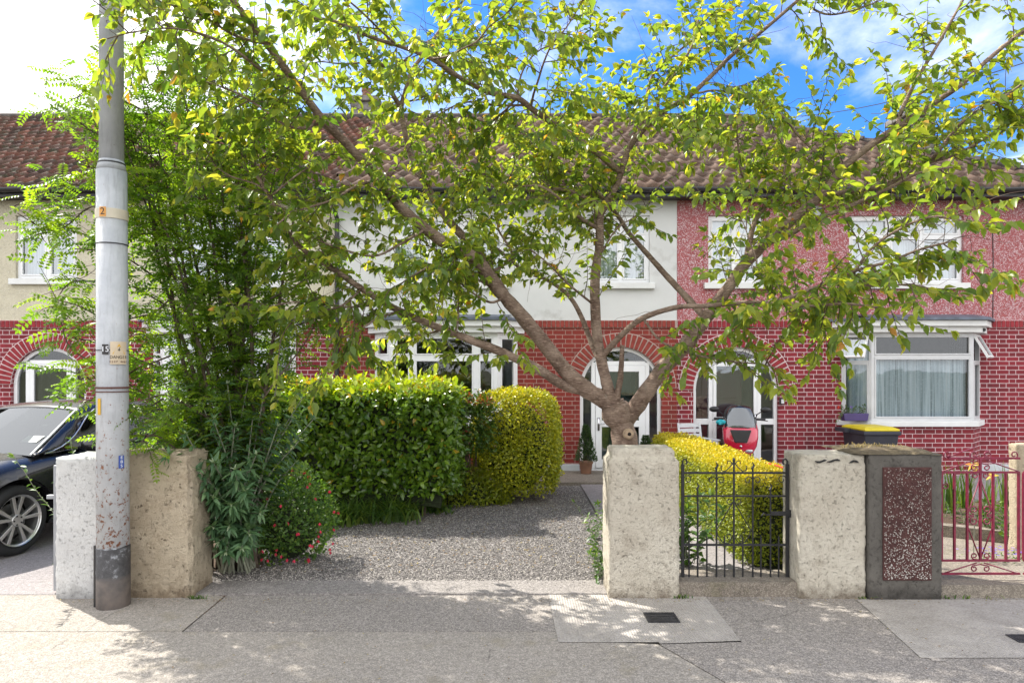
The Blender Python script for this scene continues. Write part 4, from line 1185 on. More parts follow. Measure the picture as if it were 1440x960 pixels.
# grey side of next door's gate, folded back beside the white pier
t = thing('driveway_gate', 'grey metal gate folded back beside the white pier', 'gate', (X(68, 5.5), 5.5, 0))
mb = MB(); mb.box(X(70, 5.4), X(76, 5.4), 5.44, 5.50, .02, Z(655, 5.4)); mb.box(X(70, 5.4) + .01, X(76, 5.4) - .01, 5.50, 7.3, Z(690, 5.4), Z(660, 5.4)); mb.box(X(70, 5.4) + .01, X(76, 5.4) - .01, 5.50, 7.3, .08, .16)
mb.build('frame', M['iron_silver'], t, bevel=.004)
mb = MB(); mb.box(X(59, 5.4), X(70, 5.4), 5.45, 5.49, Z(703, 5.4), Z(697.5, 5.4)); mb.box(X(72, 5.4), X(74.5, 5.4), 5.45, 5.49, Z(655, 5.4), Z(650, 5.4)); mb.build('latch', M['iron_silver'], t, bevel=.003)
for k in range(9):
    mb = MB(); yy = 5.66 + k * .18; mb.box(X(70, 5.4) + .02, X(76, 5.4) - .02, yy, yy + .02, .16, Z(690, 5.4)); mb.build('bar', M['iron_silver'], t)

# ------------------------------------------------------------------ utility pole
YPo = 5.17
def pole_mat():
    t = NT('weathered_pole_paint')
    c = t.n('ShaderNodeTexCoord').outputs['Object']
    sp = t.n('ShaderNodeSeparateXYZ', {0: c})
    z = sp.outputs[2]
    base = t.ramp(t.noise(c, 4, 7, .65), [(0.3, (0.36, 0.38, 0.41)), (0.7, (0.52, 0.54, 0.57))])
    strk = t.noise(t.coord('Object', (12, 12, 1.5)), 3, 6, .7)
    base = t.mix(t.ramp(strk, [(0.52, 0.0), (0.75, 0.55)]), base, (0.22, 0.22, 0.23))
    low = t.n('ShaderNodeMapRange', {0: z, 1: 2.3, 2: 0.6}).outputs[0]
    rn = t.noise(c, 34, 7, .70)
    rust = t.ramp(t.math('ADD', rn, t.math('MULTIPLY', low, 0.13)), [(0.67, 0.0), (0.71, 1.0)])
    base = t.mix(rust, base, t.ramp(t.noise(c, 40, 4), [(0.3, (0.13, 0.05, 0.03)), (0.7, (0.28, 0.12, 0.06))]))
    edge = t.math('ADD', z, t.math('MULTIPLY', t.math('SUBTRACT', t.noise(c, 8, 4), .5), .05))
    band = t.n('ShaderNodeMapRange', {0: edge, 1: 0.455, 2: 0.45}).outputs[0]
    tar = t.ramp(t.noise(c, 14, 6, .7), [(0.35, (0.022, 0.021, 0.022)), (0.55, (0.05, 0.048, 0.05)), (0.72, (0.30, 0.31, 0.33))])
    low2 = t.n('ShaderNodeMapRange', {0: edge, 1: 0.24, 2: 0.20}).outputs[0]
    tar = t.mix(low2, tar, t.ramp(t.noise(c, 9, 5), [(0.35, (0.06, 0.052, 0.048)), (0.7, (0.13, 0.105, 0.09))]))
    col = t.mix(band, base, tar)
    return t.done(t.bsdf(color=col, rough=0.55, spec=0.4, metal=0.0, normal=t.bump(t.math('ADD', rn, t.noise(c, 60, 4)), 0.35, 0.006)))
M['pole'] = pole_mat()
pl = thing('utility_pole', 'tall grey steel utility pole with rust spots and black base', 'utility pole', (X(159.5, YPo), YPo, 0))
px_, mbp = X(159.5, YPo), MB()
xt = X(156, YPo)
mbp.lathe([(.116, -.2), (.116, 0), (.115, .45)], 32, (px_, YPo, 0))
def ptube(z0, z1, r0, r1):
    return [(px_ + (xt - px_) * min(z0, 5) / 4.6, YPo, z0), (px_ + (xt - px_) * min(z1, 5) / 4.6, YPo, z1)], [r0, r1]
for z0, z1, r0, r1 in ((.45, 3.28, .112, .104), (3.28, 3.36, .104, .085), (3.36, 8.6, .084, .078)):
    a, b = ptube(z0, z1, r0, r1); mbp.tube(a, b, 32)
shaft = mbp.build('shaft', M['pole'], pl)
shaft.data.polygons.foreach_set('use_smooth', [len(p.vertices) == 4 for p in shaft.data.polygons])
def bandring(z, h, r, mat, name='band'):
    mb = MB(); xx = px_ + (xt - px_) * z / 4.6
    mb.lathe([(r, 0), (r + .003, .002), (r + .003, h - .002), (r, h)], 32, (xx, YPo, z)); return mb.build(name, mat, pl)
M['cream_band'] = plain('cream_tape', (0.55, 0.50, 0.40), 0.6)
M['wire'] = plain('dark_wire', (0.03, 0.03, 0.035), 0.5)
M['rustwire'] = plain('rusty_wire', (0.12, 0.05, 0.04), 0.8, var=.4)
zb = Z(306, YPo - .1)
bandring(zb, .075, .1085, M['cream_band'])
bandring(Z(232, YPo), .012, .092, M['wire'], 'wire_tie')
bandring(Z(345, YPo), .008, .110, M['wire'], 'wire_tie')
bandring(Z(546, YPo), .014, .1145, M['rustwire'], 'wire_tie'); bandring(Z(551, YPo), .008, .1155, M['rustwire'], 'wire_tie')
bandring(Z(493, YPo), .005, .1135, M['wire'], 'wire_tie')
# conduit up the left side and cable
mb = MB(); mb.tube([(px_ - .118, YPo - .03, .0), (px_ - .118, YPo - .03, .46)], .013, 8); mb.build('conduit', M['black_plastic'], pl)
mb = MB(); mb.tube([(px_ - .117, YPo + .02, .46), (px_ - .115, YPo + .02, 2), (px_ - .108 + (xt - px_) * .7, YPo + .02, 3.3), (xt - .094, YPo + .02, 3.4), (xt - .092, YPo + .02, 8)], .0075, 6); mb.build('cable', M['wire'], pl)
def txt(name, s, size, loc, rotz, mat, parent, sx=1.0, ext=0.0006, align='CENTER'):
    cu = bpy.data.curves.new(name, 'FONT'); cu.body = s; cu.size = size; cu.align_x = align; cu.align_y = 'CENTER'; cu.extrude = 0
    cu.materials.append(mat)
    tmp = bpy.data.objects.new('tmp', cu)
    me = bpy.data.meshes.new_from_object(tmp); me.materials.clear(); me.materials.append(mat); bpy.data.objects.remove(tmp)
    o = bpy.data.objects.new(name, me); C.objects.link(o)
    if parent:
        o.parent = parent
        loc = Vector(loc) - ORG[parent.name]
    o.location = loc; o.rotation_euler = (R(90), 0, rotz); o.scale = (sx, 1, 1)
    return o
M['orange_plate'] = plain('orange_number_plate', (0.60, 0.28, 0.06), 0.5)
M['ink'] = plain('black_ink', (0.02, 0.018, 0.018), 0.5)
M['sign_yellow'] = plain('faded_cream_sign', (0.56, 0.46, 0.33), 0.55, var=.15)
M['tri_yellow'] = plain('warning_yellow', (0.62, 0.36, 0.02), 0.5)
M['white_ink'] = plain('white_ink', (0.72, 0.74, 0.78), 0.5)
M['blue_sticker'] = plain('blue_sticker', (0.03, 0.07, 0.30), 0.5)
def on_pole(px_img, z, r):
    """angle round the pole seen at that picture column"""
    cxp = px_ + (xt - px_) * z / 4.6
    best = min((abs((cxp + r * math.sin(a)) / (YPo - r * math.cos(a)) * F + CX - px_img), a) for a in np.linspace(-1.2, 1.9, 400))
    a = best[1]
    return Vector((cxp + r * math.sin(a), YPo - r * math.cos(a), z)), a
# curved plates that follow the shaft
def plate(name, pxa, pxb, pya, pyb, r, mat, parent=pl):
    zt, zb_ = Z(pya, YPo - .1), Z(pyb, YPo - .1)
    _, a0 = on_pole(pxa, zb_, r); _, a1 = on_pole(pxb, zb_, r)
    zc_ = (zt + zb_) / 2; cxp = px_ + (xt - px_) * zc_ / 4.6
    mb = MB(); mb.grid(lambda u, v: (cxp + r * math.sin(a0 + (a1 - a0) * u), YPo - r * math.cos(a0 + (a1 - a0) * u), zb_ + (zt - zb_) * v), 8, 2)
    return mb.build(name, mat, parent, solid=0.002), (a0 + a1) / 2, cxp, zc_
o, a, cxp, zc_ = plate('number_plate', 140, 149, 291, 304.5, .1135, M['orange_plate'])
txt('number', '2', .072, (cxp + .116 * math.sin(a), YPo - .116 * math.cos(a), zc_), a, M['ink'], pl)
o, a, cxp, zc_ = plate('black_plate', 143.5, 152.5, 484, 498, .1165, M['ink'])
txt('plate_number', '15', .058, (cxp + .119 * math.sin(a), YPo - .119 * math.cos(a), zc_), a, M['white_ink'], pl)
zt = Z(480, YPo)
o, a, cxp, zc_ = plate('danger_sign', 155, 177.5, 480, 512, .119, M['sign_yellow'])
def sgp(u, z, r=.1215): 
    aa = a + u / r
    return Vector((cxp + r * math.sin(aa), YPo - r * math.cos(aa), z))
mb = MB(); zz0 = Z(497.5, YPo - .1); zz1 = Z(483, YPo - .1)
mb.add([sgp(-.045, zz0), sgp(.045, zz0), sgp(0, zz1)], [(0, 1, 2)]); mb.build('warning_triangle', M['tri_yellow'], pl, solid=0.001)
mb = MB(); mb.add([sgp(-.004, zz0 + .018, .1235), sgp(.010, zz0 + .034, .1235), sgp(.002, zz0 + .034, .1235), sgp(.008, zz0 + .056, .1235), sgp(-.010, zz0 + .028, .1235), sgp(-.001, zz0 + .029, .1235)], [(0, 1, 2, 3, 4, 5)]); mb.build('lightning_mark', M['ink'], pl)
for s_, z_o, sz, in (('DANGER', Z(502, YPo - .1), .030), ('KEEP AWAY', Z(508.5, YPo - .1), .021)):
    mt_ = M['ink'] if s_ == 'DANGER' else M['rustwire']
    for i, ch in enumerate(s_):
        u = (i - (len(s_) - 1) / 2) * sz * .70
        p = sgp(u, z_o, .1222)
        if ch != ' ': txt('sign_letter', ch, sz, p, a + u / .1222, mt_, pl, ext=.0004)
o, a, cxp, zc_ = plate('sticker', 167, 174.5, 641, 659, .1165, M['blue_sticker'])
for i, ch in enumerate('EBS'):
    txt('sticker_letter', ch, .030, (cxp + .119 * math.sin(a), YPo - .119 * math.cos(a), zc_ + .032 - i * .031), a, M['white_ink'], pl, sx=1.2)
o, a, cxp, zc_ = plate('tape_strip', 137.5, 141.5, 560, 583, .1150, M['tri_yellow'])

# overhead telephone wires coming down over the roofs at the right
M['cable'] = plain('telephone_wire', (0.03, 0.035, 0.04), 0.6)
for a_, b_, lb in (((1040, 165, 14), (1560, 50, 6), 'upper thin telephone wire crossing the sky at right'), ((1225, 160, 13), (1700, 30, 6), 'lower thin telephone wire crossing the sky at right')):
    mb = MB(); A, B = P(*a_), P(*b_)
    mb.tube([A.lerp(B, k / 12) - Vector((0, 0, .25 * math.sin(math.pi * k / 12))) for k in range(13)], .006, 5)
    tag(mb.build('overhead_wire', M['cable']), lb, 'wire')
# ------------------------------------------------------------------ parked saloon car, built nose along +x then placed
M['car_paint'] = plain('black_car_paint', (0.012, 0.012, 0.014), 0.25, var=0.1, coat=0.6, spec=0.4)
M['tyre'] = plain('tyre_rubber', (0.018, 0.018, 0.019), 0.85, var=.2, bump=.2)
M['alloy'] = plain('alloy_wheel', (0.55, 0.55, 0.54), 0.3, 0.85, var=.05)
M['car_glass'] = glass_mat('car_glass', (0.35, 0.40, 0.38), 0.10)
M['car_dark'] = plain('car_interior', (0.02, 0.02, 0.022), 0.8)
M['brake'] = plain('brake_disc', (0.12, 0.12, 0.12), 0.4, 0.7)
M['lamp_glass'] = plain('headlamp_lens', (0.45, 0.47, 0.5), 0.08, 0.3, coat=1)
M['tax_disc'] = plain('paper_discs', (0.62, 0.66, 0.60), 0.7)
car = thing('parked_car', 'black saloon car with ten spoke alloy wheels on the next drive', 'car', (0, 0, 0), local=True)
def sm(x, pts):
    xs = [p[0] for p in pts]
    return float(np.interp(x, xs, [p[1] for p in pts]))
TOPZ = [(-2.3, .72), (-2.22, .90), (-1.9, 1.02), (-1.0, .98), (0, .955), (.95, .945), (1.3, .92), (1.8, .85), (2.1, .76), (2.25, .62), (2.3, .50)]
HW = [(-2.3, .62), (-2.1, .78), (-1.6, .87), (-.5, .885), (.8, .885), (1.5, .875), (1.9, .80), (2.15, .66), (2.3, .42)]
def body_sec(x):
    zt, hw = sm(x, TOPZ), sm(x, HW)
    zb = .20 if -2.1 < x < 2.1 else .26
    belt = zt - .05
    # flared shoulders and arches
    fl = .018 * (math.exp(-((x - 1.35) / .42) ** 2) + math.exp(-((x + 1.35) / .42) ** 2))
    return [(0, zb), (hw * .6, zb), (hw * .93, zb + .03), (hw * .985, zb + .12), (hw + fl * .7, zb + .28 if zt > .7 else zb + .1), (hw + fl, (zb + belt) / 2 + .08),
            (hw - .012 + fl * .6, belt - .13), (hw - .045, belt - .04), (hw - .10, belt + .005), (hw * .72, zt - .008), (hw * .4, zt + .012), (0, zt + .018)]
xs = np.linspace(-2.3, 2.3, 70)
mb = MB()
secs = []
for x in xs:
    s_ = body_sec(x)
    secs.append([(x, -y, z) for y, z in s_[::-1]][:-1] + [(x, y, z) for y, z in s_])
k = len(secs[0])
vs = [v for s_ in secs for v in s_]
fs = [(i * k + j, i * k + (j + 1) % k, (i + 1) * k + (j + 1) % k, (i + 1) * k + j) for i in range(len(xs) - 1) for j in range(k)]
fs += [tuple(range(k)), tuple(range(len(vs) - 1, len(vs) - k - 1, -1))]
mb.add(vs, fs)
body = mb.build('body', M['car_paint'], car, smooth=True)
bm = bmesh.new(); bm.from_mesh(body.data); bmesh.ops.recalc_face_normals(bm, faces=bm.faces); bm.to_mesh(body.data); bm.free()
# cut the wheel arches
WX, WR, WZ = (1.36, -1.36), .335, .335
cut = MB()
for wx in WX:
    for sd in (-1, 1):
        pts = [(wx, sd * .60, WZ + .01), (wx, sd * 1.1, WZ + .01)]
        cut.tube(pts, .385, 40)
co = cut.build('cutter', M['car_dark'])
bm = bmesh.new(); bm.from_mesh(co.data); bmesh.ops.recalc_face_normals(bm, faces=bm.faces); bm.to_mesh(co.data); bm.free()
md = body.modifiers.new('arches', 'BOOLEAN'); md.operation = 'DIFFERENCE'; md.object = co; md.solver = 'EXACT'
dg = bpy.context.evaluated_depsgraph_get()
nm = bpy.data.meshes.new_from_object(body.evaluated_get(dg))
body.modifiers.clear(); body.data = nm
bpy.data.objects.remove(co)
bpy.context.view_layer.update()
es = body.modifiers.new('es', 'EDGE_SPLIT'); es.split_angle = R(38)
# arch lining
mb = MB()
for wx in WX:
    for sd in (-1, 1):
        ring = lambda u, v: (wx + .392 * math.cos(math.pi * u), sd * (.62 + .24 * v), WZ + .392 * math.sin(math.pi * u))
        mb.grid(ring, 20, 1)
mb.build('arch_liner', M['car_dark'], car)
# cabin
CZ = [(-2.0, 1.00), (-1.75, 1.06), (-1.15, 1.33), (-.75, 1.405), (-.2, 1.43), (.15, 1.41), (.38, 1.355), (1.12, .955)]
def cab(x, t):
    """t 0 sill .. 1 roof edge .. 2 centre line"""
    zt = sm(x, CZ) + .0
    zb = .93 if x > -1.9 else .99
    hb = sm(x, HW) - .095
    fr = max(0.0, min(1.0, (zt - .93) / .48))
    ht = hb - .235 * fr
    if t <= 1: 
        return (x, hb + (ht - hb) * t + .02 * math.sin(math.pi * t), zb + (zt - .035 - zb) * t)
    u = t - 1
    return (x, ht * (1 - u), zt - .035 + .035 * math.sin(u * math.pi / 2) + .012 * math.sin(math.pi * u) * 0)
xc = list(np.linspace(-2.0, -1.15, 8)) + list(np.linspace(-1.05, .38, 14)) + list(np.linspace(.46, 1.12, 8))
ts = [0, .25, .5, .75, 1, 1.15, 1.4, 1.7, 2]
def strip(pred, off=0.0, sides=(-1, 1)):
    mb = MB()
    for sd in sides:
        for i in range(len(xc) - 1):
            for j in range(len(ts) - 1):
                if not pred((xc[i] + xc[i + 1]) / 2, (ts[j] + ts[j + 1]) / 2): continue
                q = [cab(xc[i], ts[j]), cab(xc[i + 1], ts[j]), cab(xc[i + 1], ts[j + 1]), cab(xc[i], ts[j + 1])]
                q = [(p[0], sd * (p[1] + off), p[2] + off * .5) for p in q]
                mb.add(q if sd < 0 else q[::-1], [(0, 1, 2, 3)])
    return mb
def is_side_glass(x, t): return .0 < t < .87 and (-1.35 < x < .70) and t < (0.87 if x < .2 else (1.02 - x) / 0.95) and not (-.52 < x < -.43)
def is_front(x, t): return x > .40 and t > 1.0
def is_rear(x, t): return x < -1.12 and t > 1.0
# roof and pillars
mb = strip(lambda x, t: (not is_side_glass(x, t)) and not (is_front(x, t)) and not is_rear(x, t))
rf = mb.build('roof', M['car_paint'], car, smooth=False)
bm = bmesh.new(); bm.from_mesh(rf.data); bmesh.ops.remove_doubles(bm, verts=bm.verts, dist=.002); bmesh.ops.recalc_face_normals(bm, faces=bm.faces); bm.to_mesh(rf.data); bm.free()
rf.data.polygons.foreach_set('use_smooth', [True] * len(rf.data.polygons))
m_ = rf.modifiers.new('s', 'SOLIDIFY'); m_.thickness = .03; m_.offset = -1 
for nm_, pr, sdw in (('side_window', is_side_glass, -1), ('side_window', is_side_glass, 1), ('windscreen', is_front, None), ('rear_window', is_rear, None)):
    mb = strip(pr, -.004, sides=(-1, 1) if sdw is None else (sdw,)); o = mb.build(nm_, M['car_glass'], car)
    bm = bmesh.new(); bm.from_mesh(o.data); bmesh.ops.remove_doubles(bm, verts=bm.verts, dist=.002); bm.to_mesh(o.data); bm.free()
    o.data.polygons.foreach_set('use_smooth', [True] * len(o.data.polygons))
# chrome line over the side windows, screen edge trim
mb = MB()
for sd in (-1, 1):
    mb.tube([tuple((p[0], sd * (p[1] + .008), p[2])) for p in [cab(x, .90 if x < .2 else max(.03, (1.04 - x) / .93)) for x in np.linspace(-1.45, 1.0, 24)]], .007, 6)
    mb.tube([(p[0], sd * (p[1] + .008), p[2]) for p in [cab(x, .02) for x in np.linspace(-1.5, 1.0, 12)]], .006, 6)
mb.build('window_trim', M['chrome'], car)
mb = MB()
for sd in (-1, 1): mb.tube([(p[0] + .01, sd * p[1], p[2] + .008) for p in [cab(x, 1.02) for x in np.linspace(.38, 1.12, 8)]], .011, 6)
mb.build('screen_trim', M['alu'], car)
# door gaps
mb = MB()
for sd in (-1, 1):
    for x0_ in (.72, -.47, -1.25):
        pts = []
        for z in np.linspace(.28, .90, 9):
            s_ = body_sec(x0_)
            y = float(np.interp(z, [p[1] for p in s_[2:9]], [p[0] for p in s_[2:9]]))
            pts.append((x0_ + .06 * (z - .6) * (1 if x0_ > 0 else 0), sd * (y + .0005), z))
        mb.tube(pts, .005, 4)
mb.build('door_gap', M['black_plastic'], car)
for sd in (-1, 1):
    mb = MB()
    mb.ball((.62, sd * .99, .99), (.09, .115, .075), 14, 9); mb.tube([(.62, sd * .84, .95), (.62, sd * .92, .96)], .025, 8)
    mb.build('wing_mirror', M['car_paint'], car, smooth=True)
for sd in (-1, 1):
    for hx in (.0, -1.15):
        mb = MB(); mb.tube([(hx, sd * .885, .80), (hx + .02, sd * .91, .80), (hx + .18, sd * .91, .80), (hx + .2, sd * .885, .80)], .012, 6); mb.build('door_handle', M['car_paint'], car)
for sd in (-1, 1):
    mb = MB(); mb.grid(lambda u, v: (1.84 + .33 * u, sd * (sm(1.84 + .33 * u, HW) + .006 - .012 * v), .60 + .02 * u + v * (.13 - .03 * u)), 8, 3)
    mb.build('headlight', M['lamp_glass'], car, smooth=True, solid=.01)
mb = MB(); mb.box(2.26, 2.31, -.36, .36, .33, .55); mb.build('grille', M['car_dark'], car, bevel=.02)
mb = MB(); mb.box(2.30, 2.325, -.26, .26, .38, .47); mb.build('number_plate', M['upvc'], car)
# cabin contents
mb = MB()
for sy in (-.38, .38):
    mb.box(-.3, .2, sy - .24, sy + .24, .45, .62); mb.box(-.42, -.28, sy - .23, sy + .23, .6, 1.1); mb.box(-.42, -.34, sy - .11, sy + .11, 1.1, 1.26)
mb.box(-1.3, -.9, -.6, .6, .45, .6); mb.box(-1.4, -1.28, -.6, .6, .6, 1.08)
mb.box(.60, .98, -.68, .68, .80, .93)
mb.build('interior', M['car_dark'], car, bevel=.04)
mb = MB(); mb.add([(.93 + .0, .42, 1.035), (.93, .62, 1.035), (.83, .62, 1.09), (.83, .42, 1.09)], [(0, 1, 2, 3)]); mb.build('tax_disc', M['tax_disc'], car)
for wx in WX:
    for sd in (-1, 1):
        wm_ = MB()
        n = 44
        prof = [(.235, -.10), (.30, -.108), (.325, -.09), (.335, -.05), (.335, .05), (.325, .09), (.30, .108), (.235, .10)]
        vs = []
        for r, y in prof:
            for q in range(n): vs.append((wx + r * math.cos(2 * math.pi * q / n), sd * .76 + sd * y, WZ + r * math.sin(2 * math.pi * q / n)))
        fs = [(i * n + q, i * n + (q + 1) % n, ((i + 1) % len(prof)) * n + (q + 1) % n, ((i + 1) % len(prof)) * n + q) for i in range(len(prof)) for q in range(n)]
        wm_.add(vs, fs)
        wh = wm_.build('wheel', M['tyre'], car, smooth=True)
        rm = MB(); yo = sd * (.76 + .100)
        vs = []; pr = [(.246, .012), (.240, .004), (.228, -.004), (.222, -.05), (.222, -.14)]
        for r, y in pr:
            for q in range(n): vs.append((wx + r * math.cos(2 * math.pi * q / n), yo + sd * y, WZ + r * math.sin(2 * math.pi * q / n)))
        rm.add(vs, [(i * n + q, i * n + (q + 1) % n, (i + 1) * n + (q + 1) % n, (i + 1) * n + q) for i in range(len(pr) - 1) for q in range(n)])
        for q in range(5):
            for dd in (-.20, .20):
                a0 = 2 * math.pi * q / 5 + .35
                ca, sa = math.cos(a0 + dd * .55), math.sin(a0 + dd * .55)
                cb, sb = math.cos(a0 + dd * 1.15), math.sin(a0 + dd * 1.15)
                p0 = Vector((wx + .045 * ca, yo - sd * .012, WZ + .045 * sa)); p1_ = Vector((wx + .232 * cb, yo - sd * .004, WZ + .232 * sb))
                tdir = (p1_ - p0).normalized(); sdv = Vector((-tdir.z, 0, tdir.x))
                w0, w1 = .013, .019
                fr_ = [p0 - sdv * w0, p0 + sdv * w0, p1_ + sdv * w1, p1_ - sdv * w1]
                bk = [v - Vector((0, sd * .035, 0)) for v in fr_]
                rm.add(fr_ + bk, [(0, 1, 2, 3), (7, 6, 5, 4), (0, 4, 5, 1), (1, 5, 6, 2), (2, 6, 7, 3), (3, 7, 4, 0)])
        rm.tube([(wx, yo - sd * .05, WZ), (wx, yo - sd * .002, WZ)], [.07, .058], 20)
        rim = rm.build('rim', M['alloy'], wh, bevel=.004, seg=2)
        bn = MB(); 
        for q in range(5):
            a0 = 2 * math.pi * q / 5
            bn.tube([(wx + .042 * math.cos(a0), yo - sd * .01, WZ + .042 * math.sin(a0)), (wx + .042 * math.cos(a0), yo + sd * .004, WZ + .042 * math.sin(a0))], .008, 6)
        bn.build('wheel_nut', M['car_dark'], wh)
        bd = MB(); bd.tube([(wx, yo - sd * .09, WZ), (wx, yo - sd * .085, WZ)], .16, 30); bd.build('brake_disc', M['brake'], wh)
# nose points toward the street and a little left
th = R(-90 - 11)
car.rotation_euler = (0, 0, th)
# put the front wheel on the car's left side where the photograph has it
tgt = Vector((X(27, 6.55), 6.55, .003))
loc_w = Matrix.Rotation(th, 4, 'Z') @ Vector((1.36, .87, 0))
car.location = tgt - loc_w

# ------------------------------------------------------------------ scooter, nose along -y, placed by its root
M['scoot_red'] = plain('magenta_red_scooter_paint', (0.52, 0.006, 0.045), 0.25, var=.05, coat=1.0)
M['smoke'] = glass_mat('smoked_screen', (0.22, 0.25, 0.28), 0.10, 0.15)
M['cyan'] = plain('cyan_cloth', (0.02, 0.35, 0.42), 0.7)
sc_ = thing('scooter', 'bright red scooter with smoked windscreen parked before the arched porch', 'motor scooter', (0, 0, 0), local=True)
def loft(mb, secs, close=True):
    k = len(secs[0]); vs = [v for s_ in secs for v in s_]
    fs = [(i * k + j, i * k + (j + 1) % k, (i + 1) * k + (j + 1) % k, (i + 1) * k + j) for i in range(len(secs) - 1) for j in range(k)]
    if close: fs += [tuple(range(k - 1, -1, -1)), tuple(range(len(vs) - k, len(vs)))]
    mb.add(vs, fs)
def esec(cx, cy, cz, rx, ry, n=18, p=1.0):
    out = []
    for q in range(n):
        a = 2 * math.pi * q / n
        c_, s_ = math.cos(a), math.sin(a)
        out.append((cx + rx * math.copysign(abs(c_) ** p, c_), cy + ry * math.copysign(abs(s_) ** p, s_), cz))
    return out
# front fairing: horizontal sections going up
mb = MB()
loft(mb, [esec(0, -.52, .42, .09, .07, p=.8), esec(0, -.53, .52, .17, .10, p=.8), esec(0, -.53, .62, .225, .13, p=.8), esec(0, -.50, .74, .25, .15, p=.8), esec(0, -.45, .86, .255, .16, p=.85), esec(0, -.38, .95, .235, .14, p=.9), esec(0, -.33, 1.0, .17, .10)])
mb.build('front_fairing', M['scoot_red'], sc_, smooth=True)
mb = MB(); mb.add([(-.145, -.655, .865), (.145, -.655, .865), (.085, -.672, .69), (-.085, -.672, .69), (-.15, -.60, .87), (.15, -.60, .87), (.09, -.60, .68), (-.09, -.60, .68)], [(0, 3, 2, 1), (0, 1, 5, 4), (1, 2, 6, 5), (2, 3, 7, 6), (3, 0, 4, 7)])
mb.build('air_intake', M['black_plastic'], sc_, bevel=.008)
mb = MB(); mb.ball((0, -.655, .635), (.02, .012, .02)); mb.build('badge', M['chrome'], sc_, smooth=True)
for s_ in (-1, 1):
    mb = MB(); mb.ball((s_ * .10, -.60, .57), (.075, .05, .035), 12, 8); mb.build('headlight', M['lamp_glass'], sc_, smooth=True)
mb = MB(); mb.grid(lambda u, v: ((u - .5) * (.44 - .14 * v ** 3), -.58 + .22 * v + .06 * (2 * u - 1) ** 2, .90 + .32 * v - .03 * (2 * u - 1) ** 2), 14, 8)
mb.build('windscreen', M['smoke'], sc_, smooth=True, solid=.004)
mb = MB(); mb.tube([(-.36, -.18, 1.0), (-.2, -.24, 1.01), (0, -.27, 1.0), (.2, -.24, 1.01), (.36, -.18, 1.0)], .013, 10)
mb.build('handlebar', M['black_plastic'], sc_, smooth=True)
for s_ in (-1, 1):
    mb = MB(); mb.tube([(s_ * .25, -.21, 1.005), (s_ * .37, -.175, 1.0)], .019, 10); mb.build('grip', M['black_plastic'], sc_, smooth=True)
    mb = MB(); mb.tube([(s_ * .26, -.23, 1.0), (s_ * .30, -.27, .995), (s_ * .40, -.25, .985)], .007, 6); mb.build('brake_lever', M['black_plastic'], sc_)
    mb = MB(); mb.tube([(s_ * .22, -.23, 1.01), (s_ * .25, -.25, 1.08), (s_ * .32, -.25, 1.13)], .008, 6); mb.ball((s_ * .37, -.25, 1.15), (.075, .03, .045), 12, 8); mb.build('mirror', M['black_plastic'], sc_, smooth=True)
mb = MB(); mb.box(-.16, .16, -.30, -.18, .93, 1.03); mb.build('instrument_panel', M['black_plastic'], sc_, bevel=.03)
# floor, rear body, seat
mb = MB(); loft(mb, [[(x, y, z) for x, z in ((-.17, .28), (.17, .28), (.19, .34), (-.19, .34))] for y in (-.42, .15)]); mb.build('footboard', M['black_plastic'], sc_, bevel=.01)
mb = MB()
def ysec(y, cz, rx, rz, n=16): return [(rx * math.cos(2 * math.pi * q / n), y, cz + rz * math.sin(2 * math.pi * q / n)) for q in range(n)]
loft(mb, [ysec(.08, .50, .12, .20), ysec(.25, .54, .18, .22), ysec(.55, .60, .20, .18), ysec(.85, .68, .16, .11), ysec(1.0, .74, .08, .05)])
mb.build('rear_body', M['scoot_red'], sc_, smooth=True)
mb = MB(); loft(mb, [ysec(.05, .76, .10, .05), ysec(.2, .79, .16, .065), ysec(.5, .80, .17, .065), ysec(.62, .86, .16, .06), ysec(.92, .88, .12, .05)]); mb.build('seat', M['black_plastic'], sc_, smooth=True)
mb = MB(); loft(mb, [ysec(.80, .98, .13, .12), ysec(.90, 1.0, .20, .16), ysec(1.12, 1.0, .20, .16), ysec(1.22, .98, .13, .12)]); mb.build('top_box', M['black_plastic'], sc_, smooth=True)
for y in (-.58, .72):
    wmb = MB(); n = 30; vs = []
    pr = [(.13, -.04), (.20, -.055), (.225, -.03), (.23, 0), (.225, .03), (.20, .055), (.13, .04)]
    for r, x in pr:
        for q in range(n): vs.append((x, y + r * math.cos(2 * math.pi * q / n), .23 + r * math.sin(2 * math.pi * q / n)))
    wmb.add(vs, [(i * n + q, i * n + (q + 1) % n, ((i + 1) % len(pr)) * n + (q + 1) % n, ((i + 1) % len(pr)) * n + q) for i in range(len(pr)) for q in range(n)])
    wh = wmb.build('wheel', M['tyre'], sc_, smooth=True)
    rm = MB()
    for q in range(5):
        a0 = 2 * math.pi * q / 5; rm.tube([(0, y, .23), (0, y + .15 * math.cos(a0), .23 + .15 * math.sin(a0))], .014, 6)
    rm.tube([(-.05, y, .23), (.05, y, .23)], .03, 12); rm.build('rim', M['alloy'], wh)
mb = MB()
for s_ in (-1, 1): mb.tube([(s_ * .075, -.58, .23), (s_ * .075, -.48, .55)], .018, 8)
mb.build('fork', M['black_plastic'], sc_)
mb = MB(); mb.grid(lambda u, v: ((v - .5) * .16, -.58 + .26 * math.cos(math.pi * (.15 + .7 * u)), .23 + .265 * math.sin(math.pi * (.15 + .7 * u))), 14, 3); mb.build('mudguard', M['scoot_red'], sc_, smooth=True, solid=.006)
mb = MB(); mb.tube([(-.1, .2, .2), (-.22, .1, .02)], .012, 6); mb.tube([(.1, .2, .2), (.22, .1, .02)], .012, 6); mb.build('stand', M['chrome'], sc_)
sc_.rotation_euler = (0, 0, R(-16)); sc_.location = (X(1050, 10.25), 10.6, .03)
